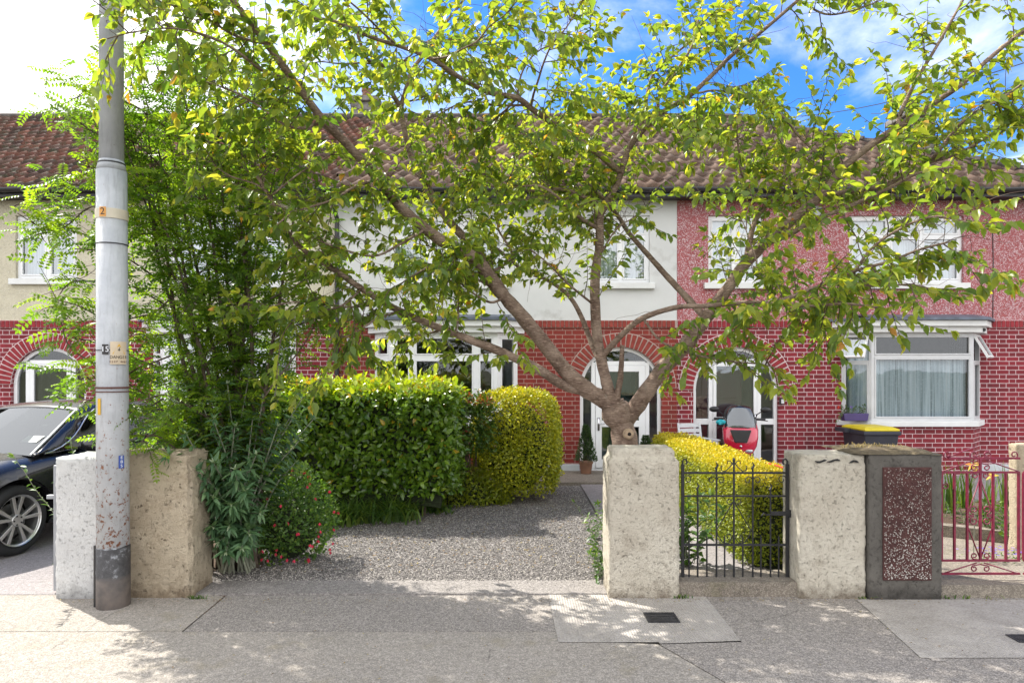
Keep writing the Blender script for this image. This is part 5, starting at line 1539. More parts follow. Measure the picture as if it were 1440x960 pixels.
# cyan cloth tucked behind the screen
mb = MB(); mb.ball((0, 0, 0), (.075, .05, .04), 10, 7)
o = mb.build('cloth', M['cyan']); tag(o, 'small bright cyan cloth on the scooter beside its screen', 'cloth'); 
for v in o.data.vertices: v.co += Vector((noise.noise(v.co * 30) * .02,) * 3)
o.location = (X(1015, 10.15), 10.2, 1.00)

# ------------------------------------------------------------------ white slatted chair
M['white_plastic'] = plain('white_garden_plastic', (0.66, 0.68, 0.70), 0.4, var=.04)
ch = thing('garden_chair', 'white slatted plastic chair left of the red scooter', 'chair', (0, 0, 0), local=True)
for i in range(4):
    z = .56 + i * .082
    mb = MB(); mb.grid(lambda u, v: ((u - .5) * .40, .20 + .045 * (1 - (2 * u - 1) ** 2) + (z - .5) * .22, z + v * .06), 8, 1); mb.build('back_slat', M['white_plastic'], ch, solid=.014)
for s_ in (-1, 1):
    mb = MB(); mb.tube([(s_ * .21, .30, 0.01), (s_ * .21, .20, .42), (s_ * .205, .27, .88)], [.018, .022, .018], 8); mb.build('leg', M['white_plastic'], ch)
    mb = MB(); mb.tube([(s_ * .23, -.24, 0.01), (s_ * .21, -.20, .42), (s_ * .21, -.2, .62)], [.018, .022, .018], 8); mb.build('leg', M['white_plastic'], ch)
    mb = MB(); mb.box(s_ * .22 - .025, s_ * .22 + .025, -.24, .24, .62, .645); mb.build('armrest', M['white_plastic'], ch, bevel=.01)
mb = MB(); mb.box(-.21, .21, -.22, .22, .41, .435); mb.build('seat', M['white_plastic'], ch, bevel=.01)
ch.location = (X(985, 10.9), 11.0, .03); ch.rotation_euler = (0, 0, R(20))

# ------------------------------------------------------------------ wheelie bin behind the right piers
M['bin_grey'] = plain('dark_grey_bin', (0.030, 0.032, 0.045), 0.5, var=.15)
M['bin_lid'] = plain('yellow_bin_lid', (0.62, 0.50, 0.02), 0.45, var=.1)
Yb = 10.7
xb0, xb1 = X(1201, Yb), X(1250, Yb)
bn = thing('wheelie_bin', 'dark wheelie bin with a yellow lid under the bay window', 'bin', ((xb0 + xb1) / 2, Yb, .03))
cxb = (xb0 + xb1) / 2; hb = (xb1 - xb0) / 2
zt = Z(603, Yb)
mb = MB(); loft(mb, [[(cxb - r, Yb - d, z), (cxb + r, Yb - d, z), (cxb + r, Yb + d + .1, z), (cxb - r, Yb + d + .1, z)] for r, d, z in ((hb * .78, .22, .08), (hb * .95, .30, zt - .07), (hb * 1.06, .33, zt - .068), (hb * 1.06, .33, zt - .01))])
mb.build('body', M['bin_grey'], bn, bevel=.012)
mb = MB(); loft(mb, [[(cxb - r, Yb - d, z), (cxb + r, Yb - d, z), (cxb + r, Yb + d + .1, z), (cxb - r, Yb + d + .1, z)] for r, d, z in ((hb * .98, .32, zt - .008), (hb * .98, .32, zt + .02), (hb * .80, .22, zt + .05))])
mb.build('lid', M['bin_lid'], bn, bevel=.01)
mb = MB(); mb.tube([(cxb - hb * 1.25, Yb + .44, zt - .02), (cxb + hb * 1.25, Yb + .44, zt - .02)], .016, 8); mb.box(cxb - hb * 1.35, cxb - hb * 1.0, Yb + .1, Yb + .44, zt - .06, zt + .0); mb.build('handle', M['bin_grey'], bn)
for s_ in (-1, 1):
    mb = MB(); mb.tube([(cxb + s_ * hb * .9, Yb + .36, .13), (cxb + s_ * hb * 1.1, Yb + .36, .13)], .10, 20); mb.build('wheel', M['tyre'], bn)

# ------------------------------------------------------------------ window box on the bay sill
M['box_purple'] = plain('purple_planter', (0.055, 0.035, 0.14), 0.5)
yb_ = YW - .30
wb = thing('window_box', 'purple planter of small flowers on the left end of the bay sill', 'planter', (X(1198, yb_), yb_, .93))
mb = MB(); mb.prism([(X(1184, yb_), .935), (X(1216, yb_), .935), (X(1218, yb_), 1.06), (X(1182, yb_), 1.06)], yb_ - .10, yb_ + .04); mb.build('trough', M['box_purple'], wb, bevel=.008)

# red strap lying along the golden hedge's far edge
M['strap_red'] = plain('red_strap', (0.50, 0.04, 0.02), 0.5)
# ------------------------------------------------------------------ foliage
T_OVATE = (np.array([(0, 0, 0), (0, .5, 0), (0, 1, 0), (-.36, .25, .5), (-.42, .58, .5), (.36, .25, .5), (.42, .58, .5)], float),
           np.array([(0, 1, 3), (3, 1, 4), (1, 2, 4), (0, 5, 1), (5, 6, 1), (1, 6, 2)]))
T_SMALL = (np.array([(0, 0, 0), (-.42, .5, .5), (0, 1, 0), (.42, .5, .5)], float), np.array([(0, 3, 2), (0, 2, 1)]))
T_LANCE = (np.array([(0, 0, 0), (0, .45, 0), (0, 1, 0), (-.38, .35, .4), (.38, .35, .4), (-.22, .72, .3), (.22, .72, .3)], float),
           np.array([(0, 1, 3), (3, 1, 5), (1, 2, 5), (0, 4, 1), (4, 6, 1), (1, 6, 2)]))
def norm(a): return a / np.maximum(np.linalg.norm(a, axis=-1, keepdims=True), 1e-9)
def make_leaves(name, pos, dr, up, length, width, mat, parent, tpl=T_OVATE, fold=0.35, droop=0.25, tint=None, seed=0, smooth=True):
    """leaves of real size: pos base, dr midrib direction, up rough face direction; width is a share of length"""
    r = np.random.default_rng(seed)
    n = len(pos)
    dr = norm(dr); up = up - dr * (up * dr).sum(-1, keepdims=True); up = norm(up)
    sd = np.cross(dr, up)
    V0, F0 = tpl
    u, v, w_ = V0[:, 0], V0[:, 1], V0[:, 2]
    L_ = np.asarray(length)[:, None]
    W = L_ * (np.asarray(width) if np.ndim(width) else width) if np.ndim(width) == 0 else L_ * np.asarray(width)[:, None]
    dp = (r.uniform(.3, 1.7, n) * droop)[:, None]
    fl = (r.uniform(.2, 1.6, n) * fold)[:, None]
    X_ = u[None] / .42 * W * .5
    Y_ = v[None] * L_
    Z_ = (w_[None] * 2 * fl * W * .5) - dp * L_ * (v[None] ** 2)
    V = pos[:, None] + sd[:, None] * X_[..., None] + dr[:, None] * Y_[..., None] + up[:, None] * Z_[..., None]
    k = len(V0)
    Fc = (F0[None] + (np.arange(n) * k)[:, None, None]).reshape(-1, 3)
    if tint is None: tint = r.random(n)
    return raw_mesh(name, V.reshape(-1, 3), Fc, mat, np.repeat(np.clip(tint, 0, 1), k), parent, smooth)

def bark(name, a, b, lent=True):
    t = NT(name)
    c = t.coord()
    col = t.ramp(t.noise(c, 7, 7, .65), [(0.35, a), (0.62, b)])
    if lent:
        c2 = t.coord('Object', (3, 3, 30))
        ln = t.ramp(t.noise(c2, 6, 4, .6), [(0.55, 0.0), (0.66, 0.7)])
        col = t.mix(ln, col, tuple(min(1, x * 1.9) for x in b))
    lich = t.ramp(t.noise(c, 15, 7, .7), [(0.60, 0.0), (0.70, 0.6)])
    col = t.mix(lich, col, (0.22, 0.20, 0.16))
    h = t.math('ADD', t.noise(t.coord('Object', (4, 4, 18)), 5, 5), t.noise(c, 50, 5))
    return t.done(t.bsdf(color=col, rough=0.8, spec=0.25, normal=t.bump(h, 1.0, 0.012)))
M['bark'] = bark('cherry_bark', (0.11, 0.070, 0.052), (0.27, 0.20, 0.155))
M['bark2'] = bark('rowan_bark', (0.08, 0.06, 0.045), (0.17, 0.13, 0.10), False)
M['twig'] = plain('twig_bark', (0.10, 0.065, 0.05), 0.8, var=.3)
M['greytwig'] = plain('grey_green_twig', (0.22, 0.23, 0.17), 0.8, var=.2)

def smooth_path(pts, k=5):
    """catmull-rom through points"""
    P_ = [np.array(p, float) for p in pts]
    P_ = [2 * P_[0] - P_[1]] + P_ + [2 * P_[-1] - P_[-2]]
    out = []
    for i in range(1, len(P_) - 2):
        p0, p1, p2, p3 = P_[i - 1:i + 3]
        for j in range(k):
            t = j / k
            out.append(0.5 * ((2 * p1) + (-p0 + p2) * t + (2 * p0 - 5 * p1 + 4 * p2 - p3) * t * t + (-p0 + 3 * p1 - 3 * p2 + p3) * t ** 3))
    out.append(P_[-2])
    return np.array(out)

class Twigs:
    """grows side twigs with leaves from limbs"""
    def __init__(s, seed):
        s.r = np.random.default_rng(seed)
        s.mb = MB(); s.pos = []; s.dir = []; s.up = []; s.len = []; s.tint = []
    def grow(s, start, d, length, rad, sag=0.12, wig=0.22, step=0.07):
        r = s.r
        n = max(3, int(length / step)); pts = [np.array(start, float)]
        d = d / np.linalg.norm(d)
        for i in range(n):
            d = d + r.normal(0, wig, 3) * .5 + np.array((0, 0, -sag * .12))
            d = d / np.linalg.norm(d)
            pts.append(pts[-1] + d * (length / n))
        rr = list(np.linspace(rad, rad * .35, len(pts)))
        s.mb.tube([Vector(p) for p in pts], rr, 4, cap=False)
        return np.array(pts)
    def leaf_along(s, pts, spacing, size, spread=0.8, down=0.55, start=0.15, tip=3, tint0=0.0):
        r = s.r
        seg = np.linalg.norm(np.diff(pts, axis=0), axis=1); tot = seg.sum(); cum = np.concatenate([[0], np.cumsum(seg)])
        x = tot * start; side = 1
        while x < tot:
            i = min(len(seg) - 1, int(np.searchsorted(cum, x) - 1)); i = max(i, 0)
            f = (x - cum[i]) / max(seg[i], 1e-6)
            p = pts[i] * (1 - f) + pts[i + 1] * f
            t = pts[i + 1] - pts[i]; t = t / np.linalg.norm(t)
            sdv = np.cross(t, (0, 0, 1)); nn = np.linalg.norm(sdv)
            sdv = sdv / nn if nn > .05 else np.array((1, 0, 0))
            d = t * r.uniform(.2, .7) + sdv * side * spread * r.uniform(.6, 1.2) + np.array((0, 0, -down * r.uniform(.2, 1.5))) + r.normal(0, .18, 3)
            s._add(p, d, size * r.uniform(.5, 1.25), tint0)
            side = -side
            x += spacing * r.uniform(.6, 1.4)
        for k in range(tip):
            d = (pts[-1] - pts[-2]); d = d / np.linalg.norm(d) + r.normal(0, .45, 3) + np.array((0, 0, -down * .5))
            s._add(pts[-1], d, size * r.uniform(.6, 1.05), tint0 + .2)
    def _add(s, p, d, L_, tint0):
        r = s.r
        s.pos.append(p); s.dir.append(d); s.up.append(np.array((0, 0, 1)) + r.normal(0, .45, 3)); s.len.append(L_)
        s.tint.append(np.clip(r.beta(2, 2.2) * .8 + tint0 + (0.25 if r.random() < .08 else 0), 0, 1))

# ---------------- the cherry tree
YC = 6.25
def ppx(lst): return [tuple(P(*q)) for q in lst]
cherry = thing('cherry_tree', 'spreading cherry tree with forked grey brown limbs behind the stained cream pier', 'tree', tuple(P(880, 795, YC)))
limbs = []          # (path, radii, leafy from, twig density, size)
def limb(pts, r0, r1, leafy=0.25, dens=1.0, k=5):
    p = smooth_path(ppx(pts), k)
    n = len(p)
    rad = r0 + (r1 - r0) * (np.linspace(0, 1, n) ** .85)
    limbs.append((p, rad, leafy, dens))
limb([(884, 800, YC), (883, 740, YC), (883, 690, YC), (882, 645, YC), (877, 610, YC), (870, 585, YC), (862, 566, YC)], .120, .104, 2)
limb([(874, 600, YC), (858, 568, YC), (826, 549, 6.2), (800, 526, 6.15), (780, 502, 6.1), (739, 450, 6.05), (710, 418, 6.0), (686, 386, 5.95), (666, 362, 5.9), (622, 339, 5.8), (599, 322, 5.8), (564, 292, 5.7), (532, 252, 5.6), (490, 205, 5.5), (453, 167, 5.4), (412, 112, 5.2), (375, 62, 5.05), (335, 10, 4.9), (300, -40, 4.8)], .086, .019, .45, 1.15, 4)
limb([(690, 392, 5.95), (675, 357, 6.1), (646, 327, 6.2), (622, 298, 6.3), (600, 262, 6.4), (580, 222, 6.5), (570, 190, 6.5), (563, 153, 6.5), (550, 127, 6.4), (545, 95, 6.4), (518, 85, 6.4), (500, 40, 6.3), (480, -20, 6.2)], .046, .012, .35, 1.2)
limb([(563, 153, 6.5), (573, 120, 6.55), (580, 98, 6.6), (596, 77, 6.6), (613, 50, 6.6), (650, 3, 6.6), (680, -40, 6.6)], .026, .010, .1, 1.0)
limb([(820, 548, 6.2), (790, 540, 6.15), (757, 519, 6.0), (710, 497, 5.9), (652, 474, 5.8), (634, 467, 5.8), (564, 438, 5.7), (509, 406, 5.6), (471, 380, 5.55), (427, 351, 5.5), (404, 325, 5.45), (384, 285, 5.4), (360, 245, 5.3)], .050, .012, .32, 1.1)
limb([(870, 590, YC), (856, 548, 6.2), (846, 508, 6.2), (840, 473, 6.2), (837, 430, 6.2), (837, 386, 6.2), (843, 342, 6.2), (844, 304, 6.2), (854, 284, 6.2), (869, 255, 6.2), (883, 213, 6.2), (900, 187, 6.15), (933, 157, 6.1), (967, 137, 6.0), (997, 110, 5.9), (1030, 77, 5.8), (1073, 43, 5.7), (1123, 0, 5.6), (1170, -40, 5.5)], .056, .011, .42, 1.0, 4)
limb([(904, 182, 6.15), (907, 160, 6.2), (910, 133, 6.2), (920, 103, 6.3), (953, 73, 6.3), (997, 40, 6.4), (1037, 8, 6.4)], .020, .008, .1, 1.1)
limb([(925, 160, 6.1), (928, 133, 6.1), (953, 97, 6.0), (975, 60, 6.0), (985, 10, 6.0)], .017, .007, .1, 1.0)
limb([(846, 325, 6.2), (837, 319, 6.2), (817, 307, 6.1), (799, 295, 6.0), (785, 278, 5.9), (760, 262, 5.8), (735, 262, 5.7)], .022, .008, .1, 1.1)
limb([(843, 291, 6.2), (817, 275, 6.3), (787, 266, 6.4), (745, 268, 6.5), (700, 250, 6.6), (655, 248, 6.7)], .024, .008, .1, 1.2)
limb([(872, 243, 6.2), (847, 220, 6.1), (803, 190, 6.0), (753, 157, 5.8), (727, 138, 5.7), (687, 130, 5.6), (643, 107, 5.45), (607, 83, 5.3), (567, 67, 5.2), (520, 52, 5.1), (470, 30, 5.0), (430, 25, 4.9)], .034, .009, .12, 1.2)
limb([(882, 590, YC), (903, 560, 6.2), (933, 517, 6.15), (962, 488, 6.1), (986, 456, 6.1), (1003, 432, 6.05), (1021, 409, 6.0), (1041, 380, 6.0), (1064, 354, 5.95), (1093, 327, 5.9), (1134, 293, 5.8), (1162, 268, 5.75), (1180, 241, 5.7), (1197, 226, 5.65), (1234, 197, 5.6), (1279, 169, 5.5), (1318, 142, 5.4), (1354, 117, 5.3), (1387, 86, 5.2), (1440, 44, 5.1), (1500, 10, 5.0)], .076, .011, .36, 1.0, 4)
limb([(1262, 178, 5.5), (1268, 155, 5.55), (1290, 111, 5.6), (1318, 64, 5.6), (1351, 6, 5.6), (1370, -30, 5.6)], .020, .008, .1, 1.2)
limb([(1182, 252, 5.7), (1170, 239, 5.75), (1151, 217, 5.85), (1126, 194, 5.95), (1101, 164, 6.05), (1076, 144, 6.1), (1040, 128, 6.2)], .020, .007, .15, 1.0)
limb([(1160, 275, 5.75), (1200, 268, 5.6), (1240, 262, 5.5), (1276, 244, 5.4), (1307, 228, 5.3), (1334, 194, 5.2), (1362, 164, 5.1), (1405, 140, 5.0), (1450, 110, 5.0)], .024, .008, .15, 1.1)
limb([(1307, 228, 5.3), (1340, 219, 5.25), (1387, 194, 5.2), (1407, 178, 5.2), (1440, 150, 5.1)], .012, .006, .1, 1.0)
limb([(1050, 370, 6.0), (1053, 348, 6.05), (1059, 319, 6.1), (1070, 298, 6.15), (1091, 275, 6.2), (1100, 255, 6.2), (1104, 225, 6.3)], .034, .008, .25, 1.0)
limb([(1078, 342, 5.95), (1110, 330, 5.8), (1143, 310, 5.7), (1180, 296, 5.55), (1217, 280, 5.4), (1255, 262, 5.25), (1293, 243, 5.1), (1340, 235, 5.0)], .026, .008, .15, 1.1)
limb([(844, 505, 6.2), (852, 495, 6.15), (875, 470, 6.0), (904, 447, 5.8), (951, 432, 5.6), (992, 430, 5.45), (1050, 425, 5.25), (1093, 427, 5.1), (1140, 430, 4.95), (1187, 427, 4.8), (1235, 432, 4.7)], .034, .007, .55, .8)
limb([(1093, 425, 5.1), (1127, 412, 5.05), (1167, 396, 5.0), (1205, 380, 4.9), (1253, 367, 4.8), (1290, 352, 4.7), (1335, 340, 4.6)], .018, .007, .05, 1.5)
limb([(1167, 396, 5.0), (1200, 400, 4.85), (1240, 402, 4.7), (1280, 400, 4.6), (1305, 405, 4.5)], .011, .005, .05, 1.6)
limb([(1200, 385, 4.9), (1225, 350, 4.8), (1265, 322, 4.75), (1310, 305, 4.7), (1350, 310, 4.6), (1390, 322, 4.5)], .011, .005, .05, 1.5)
limb([(992, 447, 6.1), (957, 409, 6.3), (933, 383, 6.4), (910, 357, 6.5), (884, 327, 6.6), (869, 304, 6.7), (840, 270, 6.8), (800, 240, 6.9), (760, 215, 7.0), (720, 190, 7.1)], .034, .012, .45, 1.1)
limb([(846, 512, 6.2), (834, 488, 6.25), (817, 444, 6.35), (799, 415, 6.4), (770, 394, 6.5), (735, 380, 6.6), (700, 350, 6.7), (665, 330, 6.8)], .030, .009, .45, 1.0)
limb([(874, 590, YC), (867, 567, 6.2), (872, 535, 6.15), (874, 510, 6.1), (875, 485, 6.1)], .036, .020, 2)
limb([(904, 447, 5.8), (930, 480, 5.7), (975, 498, 5.6), (1030, 508, 5.5), (1070, 512, 5.45), (1095, 518, 5.4)], .012, .004, .25, 1.6)
limb([(453, 167, 5.4), (430, 180, 5.2), (400, 175, 5.0), (365, 150, 4.9), (330, 130, 4.8), (290, 115, 4.7)], .014, .005, .1, 1.5)
limb([(412, 112, 5.2), (370, 100, 5.0), (330, 70, 4.85), (290, 50, 4.7), (240, 40, 4.6), (190, 45, 4.5), (150, 55, 4.45)], .014, .004, .1, 1.6)
limb([(375, 62, 5.05), (330, 50, 5.0), (280, 20, 4.9), (230, 5, 4.8), (180, 0, 4.7)], .013, .004, .1, 1.5)
limb([(532, 252, 5.6), (500, 262, 5.4), (470, 280, 5.3), (440, 290, 5.2), (410, 300, 5.1), (385, 320, 5.1)], .013, .005, .1, 1.3)
limb([(599, 322, 5.8), (560, 345, 5.6), (525, 360, 5.5), (480, 350, 5.4), (440, 335, 5.3)], .013, .005, .1, 1.3)
limb([(564, 438, 5.7), (530, 448, 5.55), (495, 470, 5.5), (450, 480, 5.4)], .010, .004, .1, 1.0)
limb([(509, 406, 5.6), (480, 430, 5.5), (440, 440, 5.5), (405, 455, 5.4)], .010, .004, .1, 1.1)
limb([(686, 386, 5.95), (720, 360, 6.1), (700, 320, 6.2), (700, 280, 6.3), (690, 240, 6.3)], .014, .005, .1, 1.2)
limb([(837, 430, 6.2), (800, 400, 6.0), (770, 370, 5.9), (745, 350, 5.8)], .012, .005, .1, 1.0)
limb([(1123, 0, 5.6), (1160, 20, 5.4), (1200, 15, 5.2), (1240, 0, 5.1)], .010, .004, .1, 1.2)
limb([(710, 418, 6.0), (690, 425, 5.9), (665, 412, 5.85), (640, 395, 5.8), (610, 400, 5.7)], .013, .005, .2, 1.1)
limb([(727, 138, 5.7), (735, 100, 5.7), (760, 70, 5.7), (800, 60, 5.7), (850, 50, 5.7)], .010, .004, .1, 1.1)

# slender boughs that fill the back and the middle of the crown
rl = np.random.default_rng(77)
main = [l for l in limbs if l[2] < 1 and l[1][0] > .03]
for q in range(34):
    p, rad, lf, dn = main[rl.integers(len(main))]
    n_ = len(p); i = rl.integers(int(n_ * .30), n_ - 2)
    t_ = p[i + 1] - p[i]; t_ /= np.linalg.norm(t_)
    d = t_ * .5 + rl.normal(0, 1, 3) * np.array((.9, .8, .45)) + np.array((0, .25, .12))
    d /= np.linalg.norm(d); ln = rl.uniform(.55, 1.25)
    pts = [p[i]]
    for k_ in range(7):
        d = d + rl.normal(0, .16, 3) + np.array((0, 0, -.02)); d /= np.linalg.norm(d); pts.append(pts[-1] + d * ln / 7)
    pp_ = smooth_path(pts, 3)
    limbs.append((pp_, np.linspace(min(.011, rad[i] * .6), .0035, len(pp_)), .12, 1.1))
mb = MB()
for i, (p, rad, lf, dn) in enumerate(limbs):
    mb.tube([Vector(q) for q in p], [r * (1 + (.18 if r > .03 else .05) * noise.noise(Vector(q) * 9)) for q, r in zip(p, rad)], 14 if rad[0] > .05 else (9 if rad[0] > .02 else 6), jit=.10 if rad[0] > .03 else 0)
mb.ball(P(869, 582, YC), (.15, .135, .14), 18, 12)
mb.ball(P(905, 555, YC - .02), (.07, .07, .06), 12, 8)
trunk = mb.build('trunk', M['bark'], cherry, smooth=True)
# pruned knot on the trunk
M['knot'] = plain('cut_wood', (0.34, 0.25, 0.17), 0.9, var=.3, scale=30, bump=.4)
M['hole'] = plain('dark_hollow', (0.015, 0.01, 0.008), 0.95)
kc = P(884, 610, YC - .135)
mb = MB(); mb.tube([kc + Vector((0, .05, 0)), kc + Vector((0, -.01, 0)), kc + Vector((0, -.02, 0))], [.055, .045, .034], 16, jit=.1); mb.build('knot', M['knot'], cherry)
mb = MB(); mb.ball(kc + Vector((.004, -.02, .001)), (.018, .006, .016), 10, 6); mb.build('knot_hole', M['hole'], cherry)

tw = Twigs(11)
UP = np.array((0, 0, 1.0))
for p, rad, leafy, dens in limbs:
    if leafy > 1: continue
    seg = np.linalg.norm(np.diff(p, axis=0), axis=1); tot = seg.sum(); cum = np.concatenate([[0], np.cumsum(seg)])
    x = tot * leafy * .85
    while x < tot:
        i = max(0, min(len(seg) - 1, int(np.searchsorted(cum, x) - 1)))
        t = p[i + 1] - p[i]; t = t / np.linalg.norm(t)
        rnd = tw.r.normal(0, 1, 3); rnd[2] = rnd[2] * .55 + .15
        rnd = rnd - t * rnd.dot(t) * .8; rnd = rnd / np.linalg.norm(rnd)
        f = x / tot
        ln = tw.r.uniform(.25, .78) * (1.0 - .2 * f)
        d = t * .55 + rnd * 1.0
        pts = tw.grow(p[i], d, ln, .0048)
        tw.leaf_along(pts, .038, .094)
        for q in range(tw.r.integers(1, 4)):
            j = tw.r.integers(1, len(pts) - 1)
            dd = (pts[j + 1] - pts[j]); dd = dd / np.linalg.norm(dd) + tw.r.normal(0, .75, 3) * np.array((1, 1, .6))
            p2_ = tw.grow(pts[j], dd, ln * tw.r.uniform(.3, .7), .003)
            tw.leaf_along(p2_, .038, .088)
        x += tw.r.uniform(.078, .168) / dens
    # the limb's own tip
    tw.leaf_along(p[-6:], .05, .078, start=0)
# bare wiry twigs
for p, rad, leafy, dens in limbs:
    if leafy > 1: continue
    for q in range(int(9 * dens)):
        i = tw.r.integers(len(p) // 3, len(p) - 1)
        d = tw.r.normal(0, 1, 3); d[2] = abs(d[2]) * .6
        tw.grow(p[i], d, tw.r.uniform(.25, .65), .0026, wig=.55)
tw.mb.build('twigs', M['twig'], cherry)
M['cherry_leaf'] = leaf_mat('cherry_leaf', [(0, (0.060, 0.125, 0.026)), (0.35, (0.135, 0.21, 0.034)), (0.7, (0.25, 0.30, 0.045)), (0.93, (0.40, 0.38, 0.06)), (1, (0.44, 0.22, 0.04))], 0.55, (2.2, 2.0, 0.8), rough=.35)
pos = np.array(tw.pos); print('cherry leaves', len(pos))
make_leaves('crown', pos, np.array(tw.dir), np.array(tw.up), np.array(tw.len), .50, M['cherry_leaf'], cherry, T_OVATE, .45, .28, np.array(tw.tint), 5)

# ---------------- the rowan: many thin upright stems and pinnate leaves
rowan = thing('rowan_tree', 'bushy many stemmed rowan with feathery leaves behind the sandy pier', 'tree', (X(318, 6.1), 6.1, 0))
r2 = np.random.default_rng(21)
mb = MB(); stems = []
tops = [(150, 90, 5.6), (185, 60, 5.9), (215, 40, 6.2), (245, 60, 6.0), (270, 70, 6.3), (300, 90, 6.2), (325, 70, 6.4), (350, 95, 6.1), (378, 120, 6.3), (405, 150, 6.2), (425, 200, 6.2), (235, 150, 6.6), (290, 40, 6.5), (340, 140, 6.6), (200, 130, 5.9), (365, 60, 6.6), (170, 150, 5.8), (130, 120, 5.7)]
for i, (tx, ty, tY) in enumerate(tops):
    bx = r2.uniform(-.20, .26); by = r2.uniform(-.12, .2)
    b = np.array((X(322, 6.1) + bx, 6.1 + by, 0.0)); e = np.array(P(tx, ty, tY))
    pts = []
    for k in range(7):
        f = k / 6
        q = b + (e - b) * f
        q[0] = b[0] + (e[0] - b[0]) * f ** 1.35
        q[:2] += r2.normal(0, .035, 2) * (0 < k < 6)
        pts.append(q)
    sp_ = smooth_path(pts, 4)
    stems.append((sp_, .019 + r2.random() * .010))
for a_ in (((250, 600), (210, 560), (150, 520), (100, 490), (85, 450)), ((230, 400), (190, 370), (120, 330), (60, 320), (25, 300)), ((240, 470), (200, 470), (150, 450), (110, 430), (75, 420)), ((225, 340), (170, 290), (110, 260), (60, 270), (20, 290)), ((240, 500), (190, 520), (150, 545), (110, 520)),
           ((230, 560), (190, 580), (150, 560), (120, 565)), ((240, 250), (190, 200), (140, 190), (95, 160)), ((380, 480), (410, 460), (440, 450), (475, 440)), ((370, 560), (400, 520), (430, 480), (450, 440)), ((240, 420), (215, 440), (180, 450), (150, 480)),
           ((300, 650), (262, 615), (222, 590), (190, 600)), ((312, 600), (272, 575), (232, 555), (195, 565)), ((305, 655), (255, 635), (218, 612), (192, 625)), ((300, 620), (265, 600), (235, 600), (205, 585)),
           ((235, 430), (180, 400), (130, 395), (95, 400), (70, 440)), ((235, 520), (180, 500), (130, 480), (95, 475)), ((230, 300), (180, 300), (130, 290), (90, 320), (50, 330)), ((230, 330), (190, 330), (150, 350), (105, 350)), ((235, 220), (200, 240), (150, 240), (110, 230)), ((235, 180), (190, 150), (140, 130), (100, 140)), ((240, 560), (250, 600), (230, 620), (205, 625)), ((380, 420), (420, 400), (440, 380), (455, 350)), ((390, 380), (420, 340), (435, 300))):
    Ys = np.linspace(5.9, 5.35 if a_[-1][0] < 200 else 6.1, len(a_))
    sp_ = smooth_path([tuple(P(x, y, Y)) for (x, y), Y in zip(a_, Ys)], 5)
    stems.append((sp_, .008))
for sp_, r0 in stems:
    mb.tube([Vector(q) for q in sp_], list(np.linspace(r0, .004, len(sp_))), 7)
mb.build('trunk', M['bark2'], rowan, smooth=True)
rt = Twigs(22)
lp, ld, lu, ll, lt = [], [], [], [], []
def pinnate(p, d, L_, tint0):
    """one compound leaf: a drooping rachis with paired leaflets"""
    d = d / np.linalg.norm(d)
    up = UP + rt.r.normal(0, .4, 3); up = up - d * up.dot(d); up /= np.linalg.norm(up)
    sd = np.cross(d, up)
    n = 6
    sg = rt.r.uniform(.1, .5)
    for k in range(1, n + 1):
        f = k / n
        q = p + d * L_ * f - UP * sg * L_ * f * f * .6
        for s_ in (-1, 1):
            lp.append(q); ld.append(sd * s_ * 1.0 + d * .45 - UP * .25); lu.append(up); ll.append(L_ * .30 * (1 - .4 * abs(f - .5))); lt.append(tint0 + rt.r.normal(0, .08))
    lp.append(p + d * L_ - UP * sg * L_ * .6); ld.append(d - UP * .4); lu.append(up); ll.append(L_ * .26); lt.append(tint0)
for si, (sp_, r0) in enumerate(stems):
    seg = np.linalg.norm(np.diff(sp_, axis=0), axis=1); tot = seg.sum(); cum = np.concatenate([[0], np.cumsum(seg)])
    side_br = si >= len(tops)
    x = tot * (.2 if not side_br else .12)
    while x < tot:
        i = max(0, min(len(seg) - 1, int(np.searchsorted(cum, x) - 1)))
        t = sp_[i + 1] - sp_[i]; t = t / np.linalg.norm(t)
        rnd = rt.r.normal(0, 1, 3); rnd[2] = rnd[2] * .4 + .15
        rnd /= np.linalg.norm(rnd)
        pts = rt.grow(sp_[i], t * .6 + rnd, rt.r.uniform(.16, .46), .0035, wig=.25)
        base_t = rt.r.random()
        for j in range(1, len(pts), 1):
            dd = pts[j] - pts[j - 1]; dd /= np.linalg.norm(dd)
            pinnate(pts[j], dd * .6 + rt.r.normal(0, .65, 3) * np.array((1, 1, .5)), rt.r.uniform(.11, .19), .22 + .5 * base_t + .12 * rt.r.random())
        x += rt.r.uniform(.040, .088)
rt.mb.build('twigs', M['twig'], rowan)
M['rowan_leaf'] = leaf_mat('rowan_leaf', [(0, (0.040, 0.090, 0.018)), (0.45, (0.09, 0.17, 0.022)), (0.8, (0.19, 0.27, 0.026)), (1, (0.30, 0.34, 0.03))], 0.56, (2.3, 2.3, 0.6), rough=.4)
print('rowan leaflets', len(lp))
make_leaves('crown', np.array(lp), np.array(ld), np.array(lu), np.array(ll), .52, M['rowan_leaf'], rowan, T_SMALL, .3, .2, np.array(lt), 6)

